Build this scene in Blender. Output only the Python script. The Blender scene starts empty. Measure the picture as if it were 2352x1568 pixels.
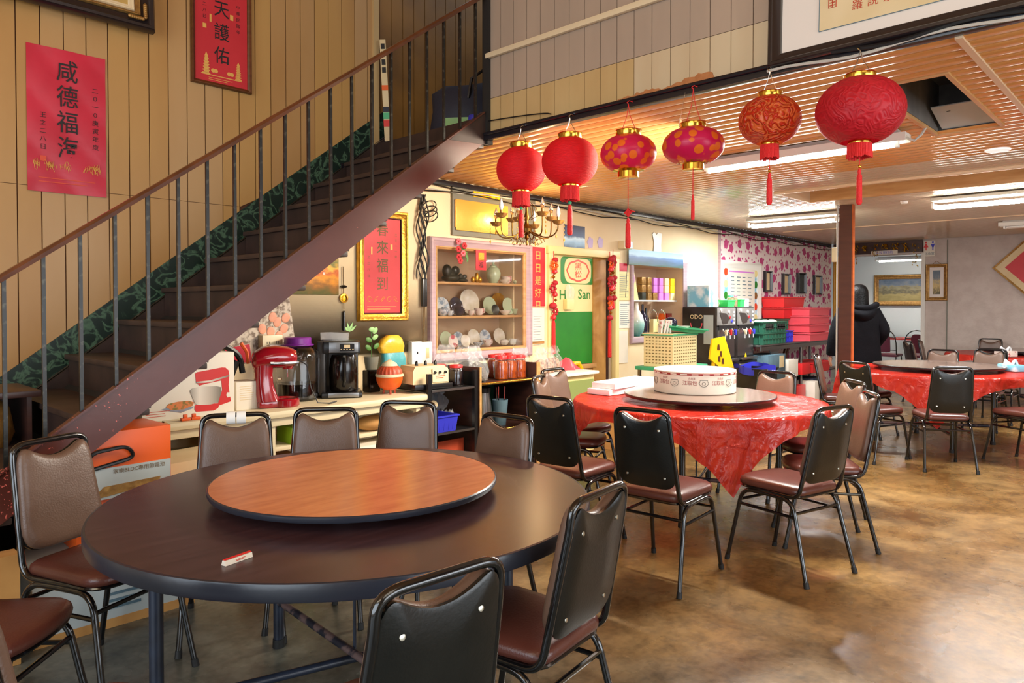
import bpy, bmesh, math, random
from math import sin, cos, pi, radians, sqrt, atan2
from mathutils import Vector, Matrix, Euler
random.seed(7)
SC = bpy.context.scene
COL = SC.collection
# ---------------------------------------------------------------- camera
F_PX = 1650.0; CAM_H = 1.42; YAW = radians(43.65); PITCH = radians(-1.0)
FW = Vector((cos(YAW)*cos(PITCH), sin(YAW)*cos(PITCH), sin(PITCH)))
RT = Vector((sin(YAW), -cos(YAW), 0.0)); UPV = RT.cross(FW)
CAM = Vector((0, 0, CAM_H))
cd = bpy.data.cameras.new('camera'); cam = bpy.data.objects.new('camera', cd); COL.objects.link(cam)
cd.sensor_width = 36.0; cd.lens = 36.0*F_PX/2352; cd.shift_y = -54.0/2352; cd.clip_start = .05
cam.matrix_world = Matrix(((RT.x, UPV.x, -FW.x, 0), (RT.y, UPV.y, -FW.y, 0), (RT.z, UPV.z, -FW.z, CAM_H), (0, 0, 0, 1)))
SC.camera = cam
# ---------------------------------------------------------------- world, lights, exposure
SC.view_settings.view_transform = 'Standard'; SC.view_settings.look = 'None'
SC.view_settings.gamma = 1; SC.view_settings.use_curve_mapping = False
SC.view_settings.exposure = 0.30
wd = bpy.data.worlds.new('world'); SC.world = wd; wd.use_nodes = True
wd.node_tree.nodes['Background'].inputs[0].default_value = (.75, .86, 1, 1)
wd.node_tree.nodes['Background'].inputs[1].default_value = .8

def area(name, loc, size, energy, color, direction, spread=180):
    l = bpy.data.lights.new(name, 'AREA'); l.shape = 'RECTANGLE'; l.size, l.size_y = size
    l.energy = energy; l.color = color; l.spread = radians(spread)
    o = bpy.data.objects.new(name, l); COL.objects.link(o); o.location = loc
    o.rotation_euler = Vector(direction).to_track_quat('-Z', 'Y').to_euler(); return o
# daylight through the shop front behind the camera and the wide doorway on the right
area('daylight_front', (-2.9, .9, 1.5), (4.6, 2.4), 135, (.80, .90, 1), (1, .1, -.12))
area('daylight_side', (2.6, -3.85, 1.45), (5.0, 2.0), 150, (.90, .95, 1), (-.05, 1, .02))
# added light high behind the camera to brighten the hall, no lamp known there
area('hall_fill_light', (.4, -1.6, 4.1), (2.6, 2.6), 46, (1, .94, .80), (.25, .55, -.8))
area('warm_upper_fill', (-2.6, .5, 3.7), (3.0, .9), 30, (1, .80, .52), (1, .42, -.15))  # added warm light for the upper left, from no known window
# ceiling tubes: light given off by the lamps modelled further down
for nm, x, y, en, ln in (('tube_light_near', 4.93, 2.02, 100, 1.25), ('tube_light_mid', 8.3, 1.2, 58, 1.4),
                         ('tube_light_wall', 8.6, 3.55, 80, .95), ('tube_light_back_room', 16.2, 4.3, 170, 1.2)):
    a_ = area(nm, (x, y, 2.385), (.16 if 'mid' in nm or 'wall' in nm else .06, ln), en, (.94, .975, 1) if 'mid' in nm or 'wall' in nm else (1, .955, .88), (0, 0, -1)); a_.rotation_euler = (0, 0, 0)
pl = bpy.data.lights.new('plaque_highlight_light', 'POINT'); pl.energy = 9; pl.color = (1, .68, .32); pl.shadow_soft_size = .03  # added light away from the chandelier, puts the highlight on the gold plaque
po = bpy.data.objects.new('plaque_highlight_light', pl); COL.objects.link(po); po.location = (5.0, 4.45, 2.25)
area('far_wall_fill', (11.2, -1.4, 2.40), (.12, 1.2), 75, (1, .98, .94), (0, 0, -1))  # added light without a modelled lamp, brightens the far right wall
area('under_stair_fill', (4.3, 2.4, 2.3), (.9, .5), 44, (1, .86, .66), (-.40, .8, -.34), 150)  # added unseen light, brightens the wall under the stair

# ---------------------------------------------------------------- pixel rays onto real planes (used to read sizes off the photo)
def ray(px, py): return FW + RT*((px-1176)/F_PX) + UPV*((730-py)/F_PX)
def on(px, py, axis, val):
    r = ray(px, py); t = (val-CAM[axis])/r[axis]; return CAM + r*t
def OY(px, py, Y=4.8): return on(px, py, 1, Y)
def OX(px, py, X): return on(px, py, 0, X)
def OZ(px, py, Z): return on(px, py, 2, Z)

# ---------------------------------------------------------------- materials
def lin(c):
    c = [((v/255)/12.92 if v/255 <= .04045 else ((v/255+.055)/1.055)**2.4) for v in c]
    return (c[0], c[1], c[2], 1)
MATS = {}
def mat(name, col, rough=.5, metal=0, col2=None, scale=8, stretch=(1, 1, 1), bump=0, bscale=40, trans=0, coat=0, emit=0, alpha=1, detail=4, lo=.35, hi=.65, spec=None, ecol=None, kind='noise', ior=None, dist=0.0):
    if name in MATS: return MATS[name]
    m = bpy.data.materials.new(name); m.use_nodes = True; MATS[name] = m
    nt = m.node_tree; N = nt.nodes; L = nt.links; b = N['Principled BSDF']
    b.inputs['Base Color'].default_value = lin(col); b.inputs['Roughness'].default_value = rough
    b.inputs['Metallic'].default_value = metal
    if spec is not None: b.inputs['Specular IOR Level'].default_value = spec
    if trans: b.inputs['Transmission Weight'].default_value = trans
    if ior: b.inputs['IOR'].default_value = ior
    if coat: b.inputs['Coat Weight'].default_value = coat; b.inputs['Coat Roughness'].default_value = .08
    if emit: b.inputs['Emission Color'].default_value = lin(ecol or col); b.inputs['Emission Strength'].default_value = emit
    if alpha < 1: b.inputs['Alpha'].default_value = alpha
    tc = N.new('ShaderNodeTexCoord'); mp = N.new('ShaderNodeMapping'); L.new(tc.outputs['Object'], mp.inputs[0]); mp.inputs['Scale'].default_value = stretch
    m['nodes'] = 1
    if col2:
        if kind == 'noise':
            t = N.new('ShaderNodeTexNoise'); t.inputs['Scale'].default_value = scale; t.inputs['Detail'].default_value = detail; t.inputs['Distortion'].default_value = dist; out = t.outputs[0]
        elif kind == 'voronoi':
            t = N.new('ShaderNodeTexVoronoi'); t.inputs['Scale'].default_value = scale; out = t.outputs[0]
        else:
            t = N.new('ShaderNodeTexWave'); t.inputs['Scale'].default_value = scale; t.inputs['Distortion'].default_value = dist; out = t.outputs[0]
        L.new(mp.outputs[0], t.inputs['Vector'])
        r = N.new('ShaderNodeValToRGB'); r.color_ramp.elements[0].position = lo; r.color_ramp.elements[1].position = hi
        r.color_ramp.elements[0].color = lin(col); r.color_ramp.elements[1].color = lin(col2)
        L.new(out, r.inputs[0]); L.new(r.outputs[0], b.inputs['Base Color'])
    if bump:
        t2 = N.new('ShaderNodeTexNoise'); t2.inputs['Scale'].default_value = bscale; t2.inputs['Detail'].default_value = 3
        L.new(mp.outputs[0], t2.inputs['Vector'])
        bp = N.new('ShaderNodeBump'); bp.inputs['Strength'].default_value = bump; bp.inputs['Distance'].default_value = .01
        L.new(t2.outputs[0], bp.inputs['Height']); L.new(bp.outputs[0], b.inputs['Normal'])
    return m

def bands(name, stops, axis='Z', rough=.5, noise=0.0, metal=0, scale=6):
    """flat print: colour runs through stops [(pos, rgb)] along one object axis, with wavy edges"""
    m = bpy.data.materials.new(name); m.use_nodes = True; nt = m.node_tree; N = nt.nodes; L = nt.links; b = N['Principled BSDF']
    b.inputs['Roughness'].default_value = rough; b.inputs['Metallic'].default_value = metal
    tc = N.new('ShaderNodeTexCoord'); sp = N.new('ShaderNodeSeparateXYZ'); L.new(tc.outputs['Generated'], sp.inputs[0])
    src = sp.outputs[axis]
    if noise:
        n = N.new('ShaderNodeTexNoise'); n.inputs['Scale'].default_value = scale; n.inputs['Detail'].default_value = 5; L.new(tc.outputs['Generated'], n.inputs['Vector'])
        ma = N.new('ShaderNodeMath'); ma.operation = 'MULTIPLY_ADD'; ma.inputs[1].default_value = noise; L.new(n.outputs[0], ma.inputs[0]); L.new(src, ma.inputs[2])
        sb = N.new('ShaderNodeMath'); sb.operation = 'SUBTRACT'; sb.inputs[1].default_value = noise/2; L.new(ma.outputs[0], sb.inputs[0]); src = sb.outputs[0]
    r = N.new('ShaderNodeValToRGB'); e = r.color_ramp.elements
    e[0].position, e[0].color = stops[0][0], lin(stops[0][1]); e[1].position, e[1].color = stops[-1][0], lin(stops[-1][1])
    for p, c in stops[1:-1]:
        q = e.new(p); q.color = lin(c)
    L.new(src, r.inputs[0]); L.new(r.outputs[0], b.inputs['Base Color']); return m

M = {}
M['black_tube'] = mat('black_enamel_tube', (13, 14, 16), .16, coat=.6)
M['rubber'] = mat('black_rubber', (22, 22, 22), .6)
M['vinyl'] = mat('brown_vinyl', (108, 84, 70), .36, col2=(96, 72, 58), scale=5, bump=.12, bscale=160)
M['seat_vinyl'] = mat('red_brown_vinyl', (98, 54, 44), .3, col2=(86, 46, 38), scale=5, bump=.1, bscale=160)
M['shell'] = mat('black_backrest_shell', (17, 19, 18), .3, col2=(26, 27, 25), scale=6, bump=.05, bscale=120)
M['bolt'] = mat('steel_bolt', (190, 186, 170), .3, 1)
M['laminate'] = mat('dark_wood_laminate', (70, 48, 52), .27, col2=(54, 35, 40), scale=3, stretch=(1, 14, 1), detail=6, lo=.3, hi=.7)
M['edge'] = mat('dark_table_edging', (36, 40, 50), .3, bump=.05, bscale=30)
M['susan'] = mat('orange_wood_laminate', (204, 122, 74), .22, col2=(178, 96, 54), scale=7, stretch=(1, 5, 1), detail=7, lo=.3, hi=.72)
M['susan_dark'] = mat('dark_turntable_laminate', (126, 104, 92), .14, col2=(110, 90, 80), scale=5, stretch=(1, 6, 1))
M['blue_steel'] = mat('dark_blue_steel_leg', (38, 46, 62), .35, col2=(26, 30, 40), scale=12)
M['worn_steel'] = mat('worn_steel_brace', (112, 90, 86), .5, .2, col2=(34, 36, 48), scale=16, lo=.47, hi=.55)
M['cream_wall'] = mat('cream_plaster', (238, 218, 180), .75, col2=(228, 206, 166), scale=1.6, bump=.06, bscale=25)
M['panel'] = mat('ochre_wall_panel', (190, 146, 84), .42, col2=(172, 124, 66), scale=1.4, stretch=(1, 1, .35), detail=5, bump=.03, bscale=60)
M['panel_b'] = mat('ochre_wall_panel_faded', (188, 148, 98), .42, col2=(176, 130, 74), scale=1.8, stretch=(1, 1, .35), detail=5)
M['groove'] = mat('dark_brown_groove', (84, 46, 22), .8)
M['grey_panel'] = mat('faded_grey_panel', (176, 154, 134), .5, col2=(164, 144, 126), scale=3, stretch=(1, 1, .3))
M['yellow_panel'] = mat('yellowed_panel', (200, 170, 118), .5, col2=(186, 152, 100), scale=3, stretch=(1, 1, .3))
M['pale_panel'] = mat('pale_panel', (206, 186, 152), .5, col2=(196, 172, 136), scale=3, stretch=(1, 1, .3))
M['shaded_panel'] = mat('shaded_stairwell_panel', (150, 106, 44), .5, col2=(120, 84, 38), scale=2)  # ochre panel coloured darker to stand for the stairwell's shade
M['peel'] = mat('peeled_plywood', (188, 122, 70), .7, col2=(172, 106, 58), scale=30)
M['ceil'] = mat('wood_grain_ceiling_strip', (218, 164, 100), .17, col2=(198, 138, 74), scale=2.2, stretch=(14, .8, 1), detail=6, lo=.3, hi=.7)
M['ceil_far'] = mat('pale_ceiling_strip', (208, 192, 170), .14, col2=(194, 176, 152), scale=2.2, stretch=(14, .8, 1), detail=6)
M['ceil_trim'] = mat('ceiling_trim', (214, 184, 148), .4)
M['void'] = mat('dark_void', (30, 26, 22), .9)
M['slab'] = mat('grey_slab', (120, 116, 110), .9, col2=(96, 92, 88), scale=6)
M['stair_red'] = mat('red_brown_steel_stringer', (88, 42, 33), .36, col2=(78, 36, 28), scale=4, bump=.05, bscale=20)
M['stair_dark'] = mat('dark_stair_board', (62, 44, 38), .55, col2=(46, 32, 28), scale=7)
M['tread'] = mat('worn_stair_tread', (70, 52, 44), .5, col2=(52, 38, 34), scale=6)
M['rail_wood'] = mat('brown_handrail', (98, 54, 30), .28, coat=.3, col2=(78, 42, 24), scale=10, stretch=(1, 6, 1))
M['baluster'] = mat('grey_black_iron', (30, 29, 26), .36, .2, col2=(84, 80, 68), scale=40, lo=.56, hi=.75)
M['white_paint'] = mat('white_paint', (226, 222, 212), .5)
M['white_plastic'] = mat('white_plastic', (236, 234, 228), .35)
M['cream_plastic'] = mat('cream_plastic', (222, 208, 172), .4)
M['black_plastic'] = mat('black_plastic', (24, 24, 25), .3)
M['black_cable'] = mat('black_cable', (20, 20, 20), .45)
M['grey_cable'] = mat('pale_cable', (190, 186, 176), .5)
M['brass'] = mat('polished_brass', (224, 176, 70), .18, 1)
M['old_brass'] = mat('aged_brass', (120, 84, 38), .35, 1)
M['gold_leaf'] = mat('gold_leaf_frame', (226, 178, 70), .32, .85, col2=(196, 146, 52), scale=22, bump=.35, bscale=60)
M['gold_paint'] = mat('antique_gold', (176, 134, 70), .4, .5, col2=(140, 100, 50), scale=30, bump=.2)
M['red_paper'] = mat('red_paper', (206, 44, 52), .5, col2=(196, 36, 46), scale=3)
M['pink_red_paper'] = mat('pink_red_paper', (206, 40, 64), .32, col2=(192, 34, 56), scale=4, bump=.25, bscale=7)
M['ink'] = mat('black_ink', (26, 22, 22), .6)
M['red_ink'] = mat('red_ink', (188, 70, 44), .6)
M['gold_ink'] = mat('gold_ink', (226, 170, 84), .5)
M['chrome'] = mat('chrome', (220, 220, 220), .1, 1)
M['steel'] = mat('brushed_steel', (150, 150, 150), .32, 1, bump=.05, bscale=50)
M['dark_steel'] = mat('dark_steel_panel', (72, 68, 66), .34, .75, col2=(60, 56, 54), scale=5)
M['glass'] = mat('clear_glass', (250, 250, 250), .03, trans=1, ior=1.38)
M['film'] = mat('clear_plastic_film', (236, 238, 240), .12, alpha=.15, bump=1.0, bscale=18)
M['cardboard'] = mat('brown_cardboard', (192, 142, 78), .8, col2=(176, 126, 66), scale=5)
M['white_card'] = mat('white_carton', (228, 220, 204), .6)
M['white_carton_grey'] = mat('pale_grey_carton', (186, 196, 196), .65, col2=(170, 178, 176), scale=3)
M['red_plastic'] = mat('red_plastic', (214, 40, 42), .35)
M['pink_plastic'] = mat('pink_red_plastic', (228, 84, 96), .35)
M['green_plastic'] = mat('dark_green_plastic', (40, 92, 72), .4)
M['lime_plastic'] = mat('lime_green_plastic', (60, 214, 96), .35)
M['tray_green'] = mat('jade_green_plastic', (70, 176, 124), .35)
M['blue_plastic'] = mat('royal_blue_plastic', (52, 56, 190), .35)
M['yellow_plastic'] = mat('yellow_plastic', (244, 196, 16), .35)
M['orange_plastic'] = mat('orange_plastic', (226, 92, 24), .4)
M['red_enamel'] = mat('red_enamel', (150, 16, 30), .16, coat=.8)
M['purple'] = mat('purple_plastic', (118, 34, 140), .35)
M['lavender'] = mat('lavender_wood_frame', (178, 154, 158), .45, col2=(166, 140, 148), scale=5, stretch=(1, 1, 8))
M['pine'] = mat('varnished_pine', (206, 160, 104), .4, col2=(190, 140, 84), scale=4, stretch=(1, 1, 6))
M['plywood'] = mat('stained_plywood', (184, 138, 72), .5, col2=(158, 112, 52), scale=4, detail=7, dist=1.2)
M['cabinet_in'] = mat('cabinet_lining', (206, 176, 144), .6)
M['grey_board'] = mat('grey_green_board', (118, 116, 102), .5)
M['gold_plaque'] = mat('gold_plaque', (226, 182, 84), .3, .4, bump=.25, bscale=14)
M['porcelain'] = mat('white_porcelain', (246, 242, 232), .15, coat=.4, col2=(222, 214, 190), scale=12)
M['celadon'] = mat('celadon_porcelain', (196, 212, 178), .15, coat=.4)
M['navy_china'] = mat('navy_porcelain', (30, 28, 52), .1, coat=.6)
M['rose_china'] = mat('rose_print_porcelain', (232, 218, 208), .2, col2=(196, 96, 104), scale=26, lo=.55, hi=.62)
M['blue_china'] = mat('blue_print_porcelain', (214, 220, 222), .2, col2=(140, 160, 180), scale=30, lo=.5, hi=.6)
M['ebony'] = mat('dark_carving', (60, 62, 50), .35, col2=(40, 42, 36), scale=20)
M['green_leaf'] = mat('leaf_green', (74, 122, 50), .5)
M['pale_leaf'] = mat('pale_leaf_green', (146, 190, 120), .5)
M['red_cloth'] = mat('red_flower_cloth', (176, 30, 40), .7)
M['red_thread'] = mat('red_thread', (216, 34, 34), .7, bump=.6, bscale=90)
M['green_board'] = mat('green_painted_board', (36, 128, 36), .4, col2=(30, 118, 34), scale=5)
M['cream_board'] = mat('cream_board', (236, 216, 150), .45)
M['sign_green'] = mat('sign_green', (40, 132, 40), .4)
M['orange_red'] = mat('orange_red_print', (218, 70, 34), .45)
M['dark_wood'] = mat('dark_stained_wood', (70, 42, 34), .35, col2=(54, 32, 28), scale=5, stretch=(1, 1, 6))
M['brown_wood'] = mat('brown_wood_frame', (104, 60, 28), .35, col2=(84, 46, 20), scale=5, stretch=(1, 1, 6))
M['black_wood'] = mat('black_wood_frame', (32, 26, 28), .3, coat=.3)
M['mount'] = mat('white_mount', (226, 216, 206), .7)
M['silk'] = mat('cream_silk', (224, 202, 160), .7, col2=(214, 190, 142), scale=4)
M['column_wood'] = mat('column_brown', (88, 48, 36), .4, col2=(78, 42, 32), scale=4, stretch=(1, 1, 6))
M['pale_wall'] = mat('pale_blue_white_wall', (222, 228, 228), .7)
M['curtain'] = mat('gold_curtain', (206, 152, 40), .45)
M['tinsel'] = mat('gold_tinsel', (226, 190, 40), .2, 1)
M['foam'] = mat('white_foam', (246, 240, 240), .6, bump=.08, bscale=90)
M['tube_on'] = mat('lit_fluorescent_tube', (255, 250, 240), .4, emit=45, ecol=(255, 250, 238))
M['enamel_grey'] = mat('grey_lamp_batten', (176, 172, 164), .4)
M['black_pipe'] = mat('black_pipe_band', (26, 24, 30), .25)
M['white_trim'] = mat('cream_conduit', (226, 206, 170), .4)
M['coat'] = mat('dark_padded_coat', (10, 10, 15), .85, spec=.15, col2=(6, 6, 10), scale=10, bump=.3, bscale=40)
M['hair'] = mat('black_hair', (5, 5, 6), .5, spec=.2, bump=.5, bscale=60)
M['skin'] = mat('skin', (206, 154, 128), .5)
M['trousers'] = mat('dark_trousers', (30, 30, 36), .8)
M['maroon'] = mat('maroon_vinyl', (110, 28, 48), .4)
M['lilac_tile'] = mat('flush_lamp', (240, 240, 240), .5, emit=.5)
M['tissue'] = mat('tissue_paper', (238, 240, 242), .8)
M['tissue_box'] = mat('blue_tissue_box', (120, 190, 214), .4, col2=(222, 236, 240), scale=7, lo=.45, hi=.6)
M['dusty_blue'] = mat('dusty_blue_carton', (94, 122, 134), .5, col2=(70, 96, 110), scale=5)

# polished stained concrete
def floor_mat():
    m = bpy.data.materials.new('stained_concrete'); m.use_nodes = True; N = m.node_tree.nodes; L = m.node_tree.links; b = N['Principled BSDF']
    tc = N.new('ShaderNodeTexCoord')
    def noise(s, d, dist=0):
        n = N.new('ShaderNodeTexNoise'); n.inputs['Scale'].default_value = s; n.inputs['Detail'].default_value = d; n.inputs['Distortion'].default_value = dist
        L.new(tc.outputs['Object'], n.inputs['Vector']); return n
    n1 = noise(.9, 6, .3); n2 = noise(2.6, 9, .35); n3 = noise(18, 5); n4 = noise(9, 12, .25); n5 = noise(34, 10, .1)
    r1 = N.new('ShaderNodeValToRGB'); e = r1.color_ramp.elements
    e[0].position = .32; e[0].color = lin((104, 76, 40)); e[1].position = .68; e[1].color = lin((184, 142, 82))
    q = e.new(.5); q.color = lin((148, 110, 60))
    L.new(n1.outputs[0], r1.inputs[0])
    r2 = N.new('ShaderNodeValToRGB'); e = r2.color_ramp.elements
    e[0].position = .38; e[0].color = lin((118, 88, 48)); e[1].position = .68; e[1].color = lin((182, 148, 92)); L.new(n2.outputs[0], r2.inputs[0])
    mx = N.new('ShaderNodeMixRGB'); mx.inputs[0].default_value = .5; L.new(r1.outputs[0], mx.inputs[1]); L.new(r2.outputs[0], mx.inputs[2])
    # greyer, greener cement towards the street side of the room
    sp = N.new('ShaderNodeSeparateXYZ'); L.new(tc.outputs['Object'], sp.inputs[0])
    ad = N.new('ShaderNodeMath'); ad.operation = 'MULTIPLY_ADD'; ad.inputs[1].default_value = 1.6; L.new(n1.outputs[0], ad.inputs[0]); L.new(sp.outputs[0], ad.inputs[2])
    mr = N.new('ShaderNodeMapRange'); mr.inputs[1].default_value = 2.5; mr.inputs[2].default_value = 3.9; L.new(ad.outputs[0], mr.inputs[0])
    grey = N.new('ShaderNodeValToRGB'); e = grey.color_ramp.elements; e[0].position = .35; e[0].color = lin((78, 80, 72)); e[1].position = .68; e[1].color = lin((138, 138, 124)); L.new(n2.outputs[0], grey.inputs[0])
    m2 = N.new('ShaderNodeMixRGB'); L.new(mr.outputs[0], m2.inputs[0]); L.new(grey.outputs[0], m2.inputs[1]); L.new(mx.outputs[0], m2.inputs[2])
    r4 = N.new('ShaderNodeMapRange'); r4.inputs[1].default_value = .35; r4.inputs[2].default_value = .62; r4.inputs[3].default_value = .42; r4.inputs[4].default_value = .88
    mm = N.new('ShaderNodeMath'); mm.operation = 'MULTIPLY_ADD'; mm.inputs[1].default_value = .45; L.new(n5.outputs[0], mm.inputs[0]); m5 = N.new('ShaderNodeMath'); m5.operation = 'MULTIPLY'; m5.inputs[1].default_value = .6; L.new(n4.outputs[0], m5.inputs[0]); L.new(m5.outputs[0], mm.inputs[2]); L.new(mm.outputs[0], r4.inputs[0])
    m3 = N.new('ShaderNodeVectorMath'); m3.operation = 'SCALE'; L.new(m2.outputs[0], m3.inputs[0]); L.new(r4.outputs[0], m3.inputs[3]); L.new(m3.outputs[0], b.inputs['Base Color'])
    r3 = N.new('ShaderNodeMapRange'); r3.inputs[3].default_value = .12; r3.inputs[4].default_value = .42; L.new(n2.outputs[0], r3.inputs[0]); L.new(r3.outputs[0], b.inputs['Roughness'])
    bp = N.new('ShaderNodeBump'); bp.inputs['Strength'].default_value = .12; bp.inputs['Distance'].default_value = .01; L.new(n3.outputs[0], bp.inputs['Height']); L.new(bp.outputs[0], b.inputs['Normal'])
    b.inputs['Specular IOR Level'].default_value = .38
    return m
M['floor'] = floor_mat()

def vein_mat():   # dark green marbled skirting
    m = bpy.data.materials.new('green_marbled_board'); m.use_nodes = True; N = m.node_tree.nodes; L = m.node_tree.links; b = N['Principled BSDF']
    tc = N.new('ShaderNodeTexCoord'); n = N.new('ShaderNodeTexNoise'); n.inputs['Scale'].default_value = 10; n.inputs['Detail'].default_value = 6; n.inputs['Distortion'].default_value = .9
    L.new(tc.outputs['Object'], n.inputs['Vector'])
    s = N.new('ShaderNodeMath'); s.operation = 'SUBTRACT'; s.inputs[1].default_value = .5; L.new(n.outputs[0], s.inputs[0])
    a = N.new('ShaderNodeMath'); a.operation = 'ABSOLUTE'; L.new(s.outputs[0], a.inputs[0])
    r = N.new('ShaderNodeValToRGB'); e = r.color_ramp.elements; e[0].position = .0; e[0].color = lin((78, 108, 84)); e[1].position = .055; e[1].color = lin((22, 40, 32))
    L.new(a.outputs[0], r.inputs[0]); L.new(r.outputs[0], b.inputs['Base Color']); b.inputs['Roughness'].default_value = .35; return m
M['vein'] = vein_mat()

def flower_mat():  # wallpaper print: magenta blossoms in repeating drops
    m = bpy.data.materials.new('magenta_blossom_wallpaper'); m.use_nodes = True; N = m.node_tree.nodes; L = m.node_tree.links; b = N['Principled BSDF']
    tc = N.new('ShaderNodeTexCoord'); mp = N.new('ShaderNodeMapping'); L.new(tc.outputs['Object'], mp.inputs[0]); mp.inputs['Rotation'].default_value = (pi/2, 0, 0)
    def layer(scale, rad, petals, off):
        v = N.new('ShaderNodeTexVoronoi'); v.voronoi_dimensions = '2D'; v.inputs['Scale'].default_value = scale; v.inputs['Randomness'].default_value = .55
        mo = N.new('ShaderNodeMapping'); mo.inputs['Location'].default_value = (off, off*1.7, 0); L.new(mp.outputs[0], mo.inputs[0]); L.new(mo.outputs[0], v.inputs['Vector'])
        d = N.new('ShaderNodeVectorMath'); d.operation = 'SUBTRACT'; L.new(mo.outputs[0], d.inputs[0])
        L.new(v.outputs['Position'], d.inputs[1])
        sp = N.new('ShaderNodeSeparateXYZ'); L.new(d.outputs[0], sp.inputs[0])
        at = N.new('ShaderNodeMath'); at.operation = 'ARCTAN2'; L.new(sp.outputs[1], at.inputs[0]); L.new(sp.outputs[0], at.inputs[1])
        mu = N.new('ShaderNodeMath'); mu.operation = 'MULTIPLY'; mu.inputs[1].default_value = petals; L.new(at.outputs[0], mu.inputs[0])
        co = N.new('ShaderNodeMath'); co.operation = 'COSINE'; L.new(mu.outputs[0], co.inputs[0])
        th = N.new('ShaderNodeMath'); th.operation = 'MULTIPLY_ADD'; th.inputs[1].default_value = rad*.11; th.inputs[2].default_value = rad; L.new(co.outputs[0], th.inputs[0])
        lt = N.new('ShaderNodeMath'); lt.operation = 'LESS_THAN'; L.new(v.outputs['Distance'], lt.inputs[0]); L.new(th.outputs[0], lt.inputs[1]); return lt
    l1 = layer(4.3, .27, 5, 0); l2 = layer(9.5, .17, 4, 3.3)
    mx = N.new('ShaderNodeMath'); mx.operation = 'MAXIMUM'; L.new(l1.outputs[0], mx.inputs[0]); L.new(l2.outputs[0], mx.inputs[1])
    n = N.new('ShaderNodeTexNoise'); n.inputs['Scale'].default_value = 24; L.new(tc.outputs['Object'], n.inputs['Vector'])
    c1 = N.new('ShaderNodeMixRGB'); c1.inputs[1].default_value = lin((168, 40, 100)); c1.inputs[2].default_value = lin((206, 88, 140)); L.new(n.outputs[0], c1.inputs[0])
    c = N.new('ShaderNodeMixRGB'); c.inputs[1].default_value = lin((232, 218, 214)); L.new(mx.outputs[0], c.inputs[0]); L.new(c1.outputs[0], c.inputs[2])
    L.new(c.outputs[0], b.inputs['Base Color']); b.inputs['Roughness'].default_value = .6; return m
M['blossom'] = flower_mat()
M['grey_paper'] = mat('grey_textured_wallpaper', (200, 186, 176), .6, col2=(188, 172, 162), scale=7, bump=.4, bscale=45)

def cloth_mat():
    m = bpy.data.materials.new('red_plastic_tablecloth'); m.use_nodes = True; N = m.node_tree.nodes; L = m.node_tree.links; b = N['Principled BSDF']; out = N['Material Output']
    b.inputs['Base Color'].default_value = lin((238, 66, 50)); b.inputs['Roughness'].default_value = .16; b.inputs['Specular IOR Level'].default_value = .7
    tc = N.new('ShaderNodeTexCoord'); n = N.new('ShaderNodeTexNoise'); n.inputs['Scale'].default_value = 8; n.inputs['Detail'].default_value = 5; n.inputs['Distortion'].default_value = 1.2; L.new(tc.outputs['Object'], n.inputs['Vector'])
    bp = N.new('ShaderNodeBump'); bp.inputs['Strength'].default_value = .75; bp.inputs['Distance'].default_value = .04; L.new(n.outputs[0], bp.inputs['Height']); L.new(bp.outputs[0], b.inputs['Normal'])
    t = N.new('ShaderNodeBsdfTranslucent'); t.inputs[0].default_value = lin((240, 60, 50)); tr = N.new('ShaderNodeBsdfTransparent'); tr.inputs[0].default_value = lin((250, 110, 96))
    m1 = N.new('ShaderNodeMixShader'); m1.inputs[0].default_value = .35; L.new(b.outputs[0], m1.inputs[1]); L.new(t.outputs[0], m1.inputs[2])
    m2 = N.new('ShaderNodeMixShader'); m2.inputs[0].default_value = .2; L.new(m1.outputs[0], m2.inputs[1]); L.new(tr.outputs[0], m2.inputs[2]); L.new(m2.outputs[0], out.inputs[0]); return m
M['cloth'] = cloth_mat()

def lantern_mat(name, col, col2=None, scale=10, lo=.3, hi=.34, bump=0, kind='voronoi', rough=.55, bscale=20, tl=.4, bdist=0.0, thread=0):
    m = mat(name, col, rough, bump=thread, bscale=30, stretch=(1, 1, 9) if thread else (1, 1, 1), col2=col2, scale=scale, lo=lo, hi=hi, kind=kind, dist=bdist)
    N = m.node_tree.nodes; L = m.node_tree.links; b = N['Principled BSDF']; out = N['Material Output']
    t = N.new('ShaderNodeBsdfTranslucent'); t.inputs[0].default_value = lin(col)
    ms = N.new('ShaderNodeMixShader'); ms.inputs[0].default_value = tl; L.new(b.outputs[0], ms.inputs[1]); L.new(t.outputs[0], ms.inputs[2]); L.new(ms.outputs[0], out.inputs[0])
    if bump:
        tc = N.new('ShaderNodeTexCoord'); n = N.new('ShaderNodeTexNoise'); n.inputs['Scale'].default_value = bscale; n.inputs['Detail'].default_value = 1; n.inputs['Distortion'].default_value = 1.5
        L.new(tc.outputs['Object'], n.inputs['Vector'])
        w = N.new('ShaderNodeMath'); w.operation = 'MULTIPLY'; w.inputs[1].default_value = 28; L.new(n.outputs[0], w.inputs[0])
        s = N.new('ShaderNodeMath'); s.operation = 'SINE'; L.new(w.outputs[0], s.inputs[0])
        bp = N.new('ShaderNodeBump'); bp.inputs['Strength'].default_value = bump; bp.inputs['Distance'].default_value = .006; L.new(s.outputs[0], bp.inputs['Height']); L.new(bp.outputs[0], b.inputs['Normal'])
        if col2:
            r = [x for x in N if x.type == 'VALTORGB'][0]; mm = N.new('ShaderNodeMapRange'); mm.inputs[1].default_value = -1; L.new(s.outputs[0], mm.inputs[0]); L.new(mm.outputs[0], r.inputs[0])
    return m
M['lan_plain'] = lantern_mat('red_thread_lantern_skin', (226, 18, 34), rough=.6, thread=.7, tl=.3)
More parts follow.
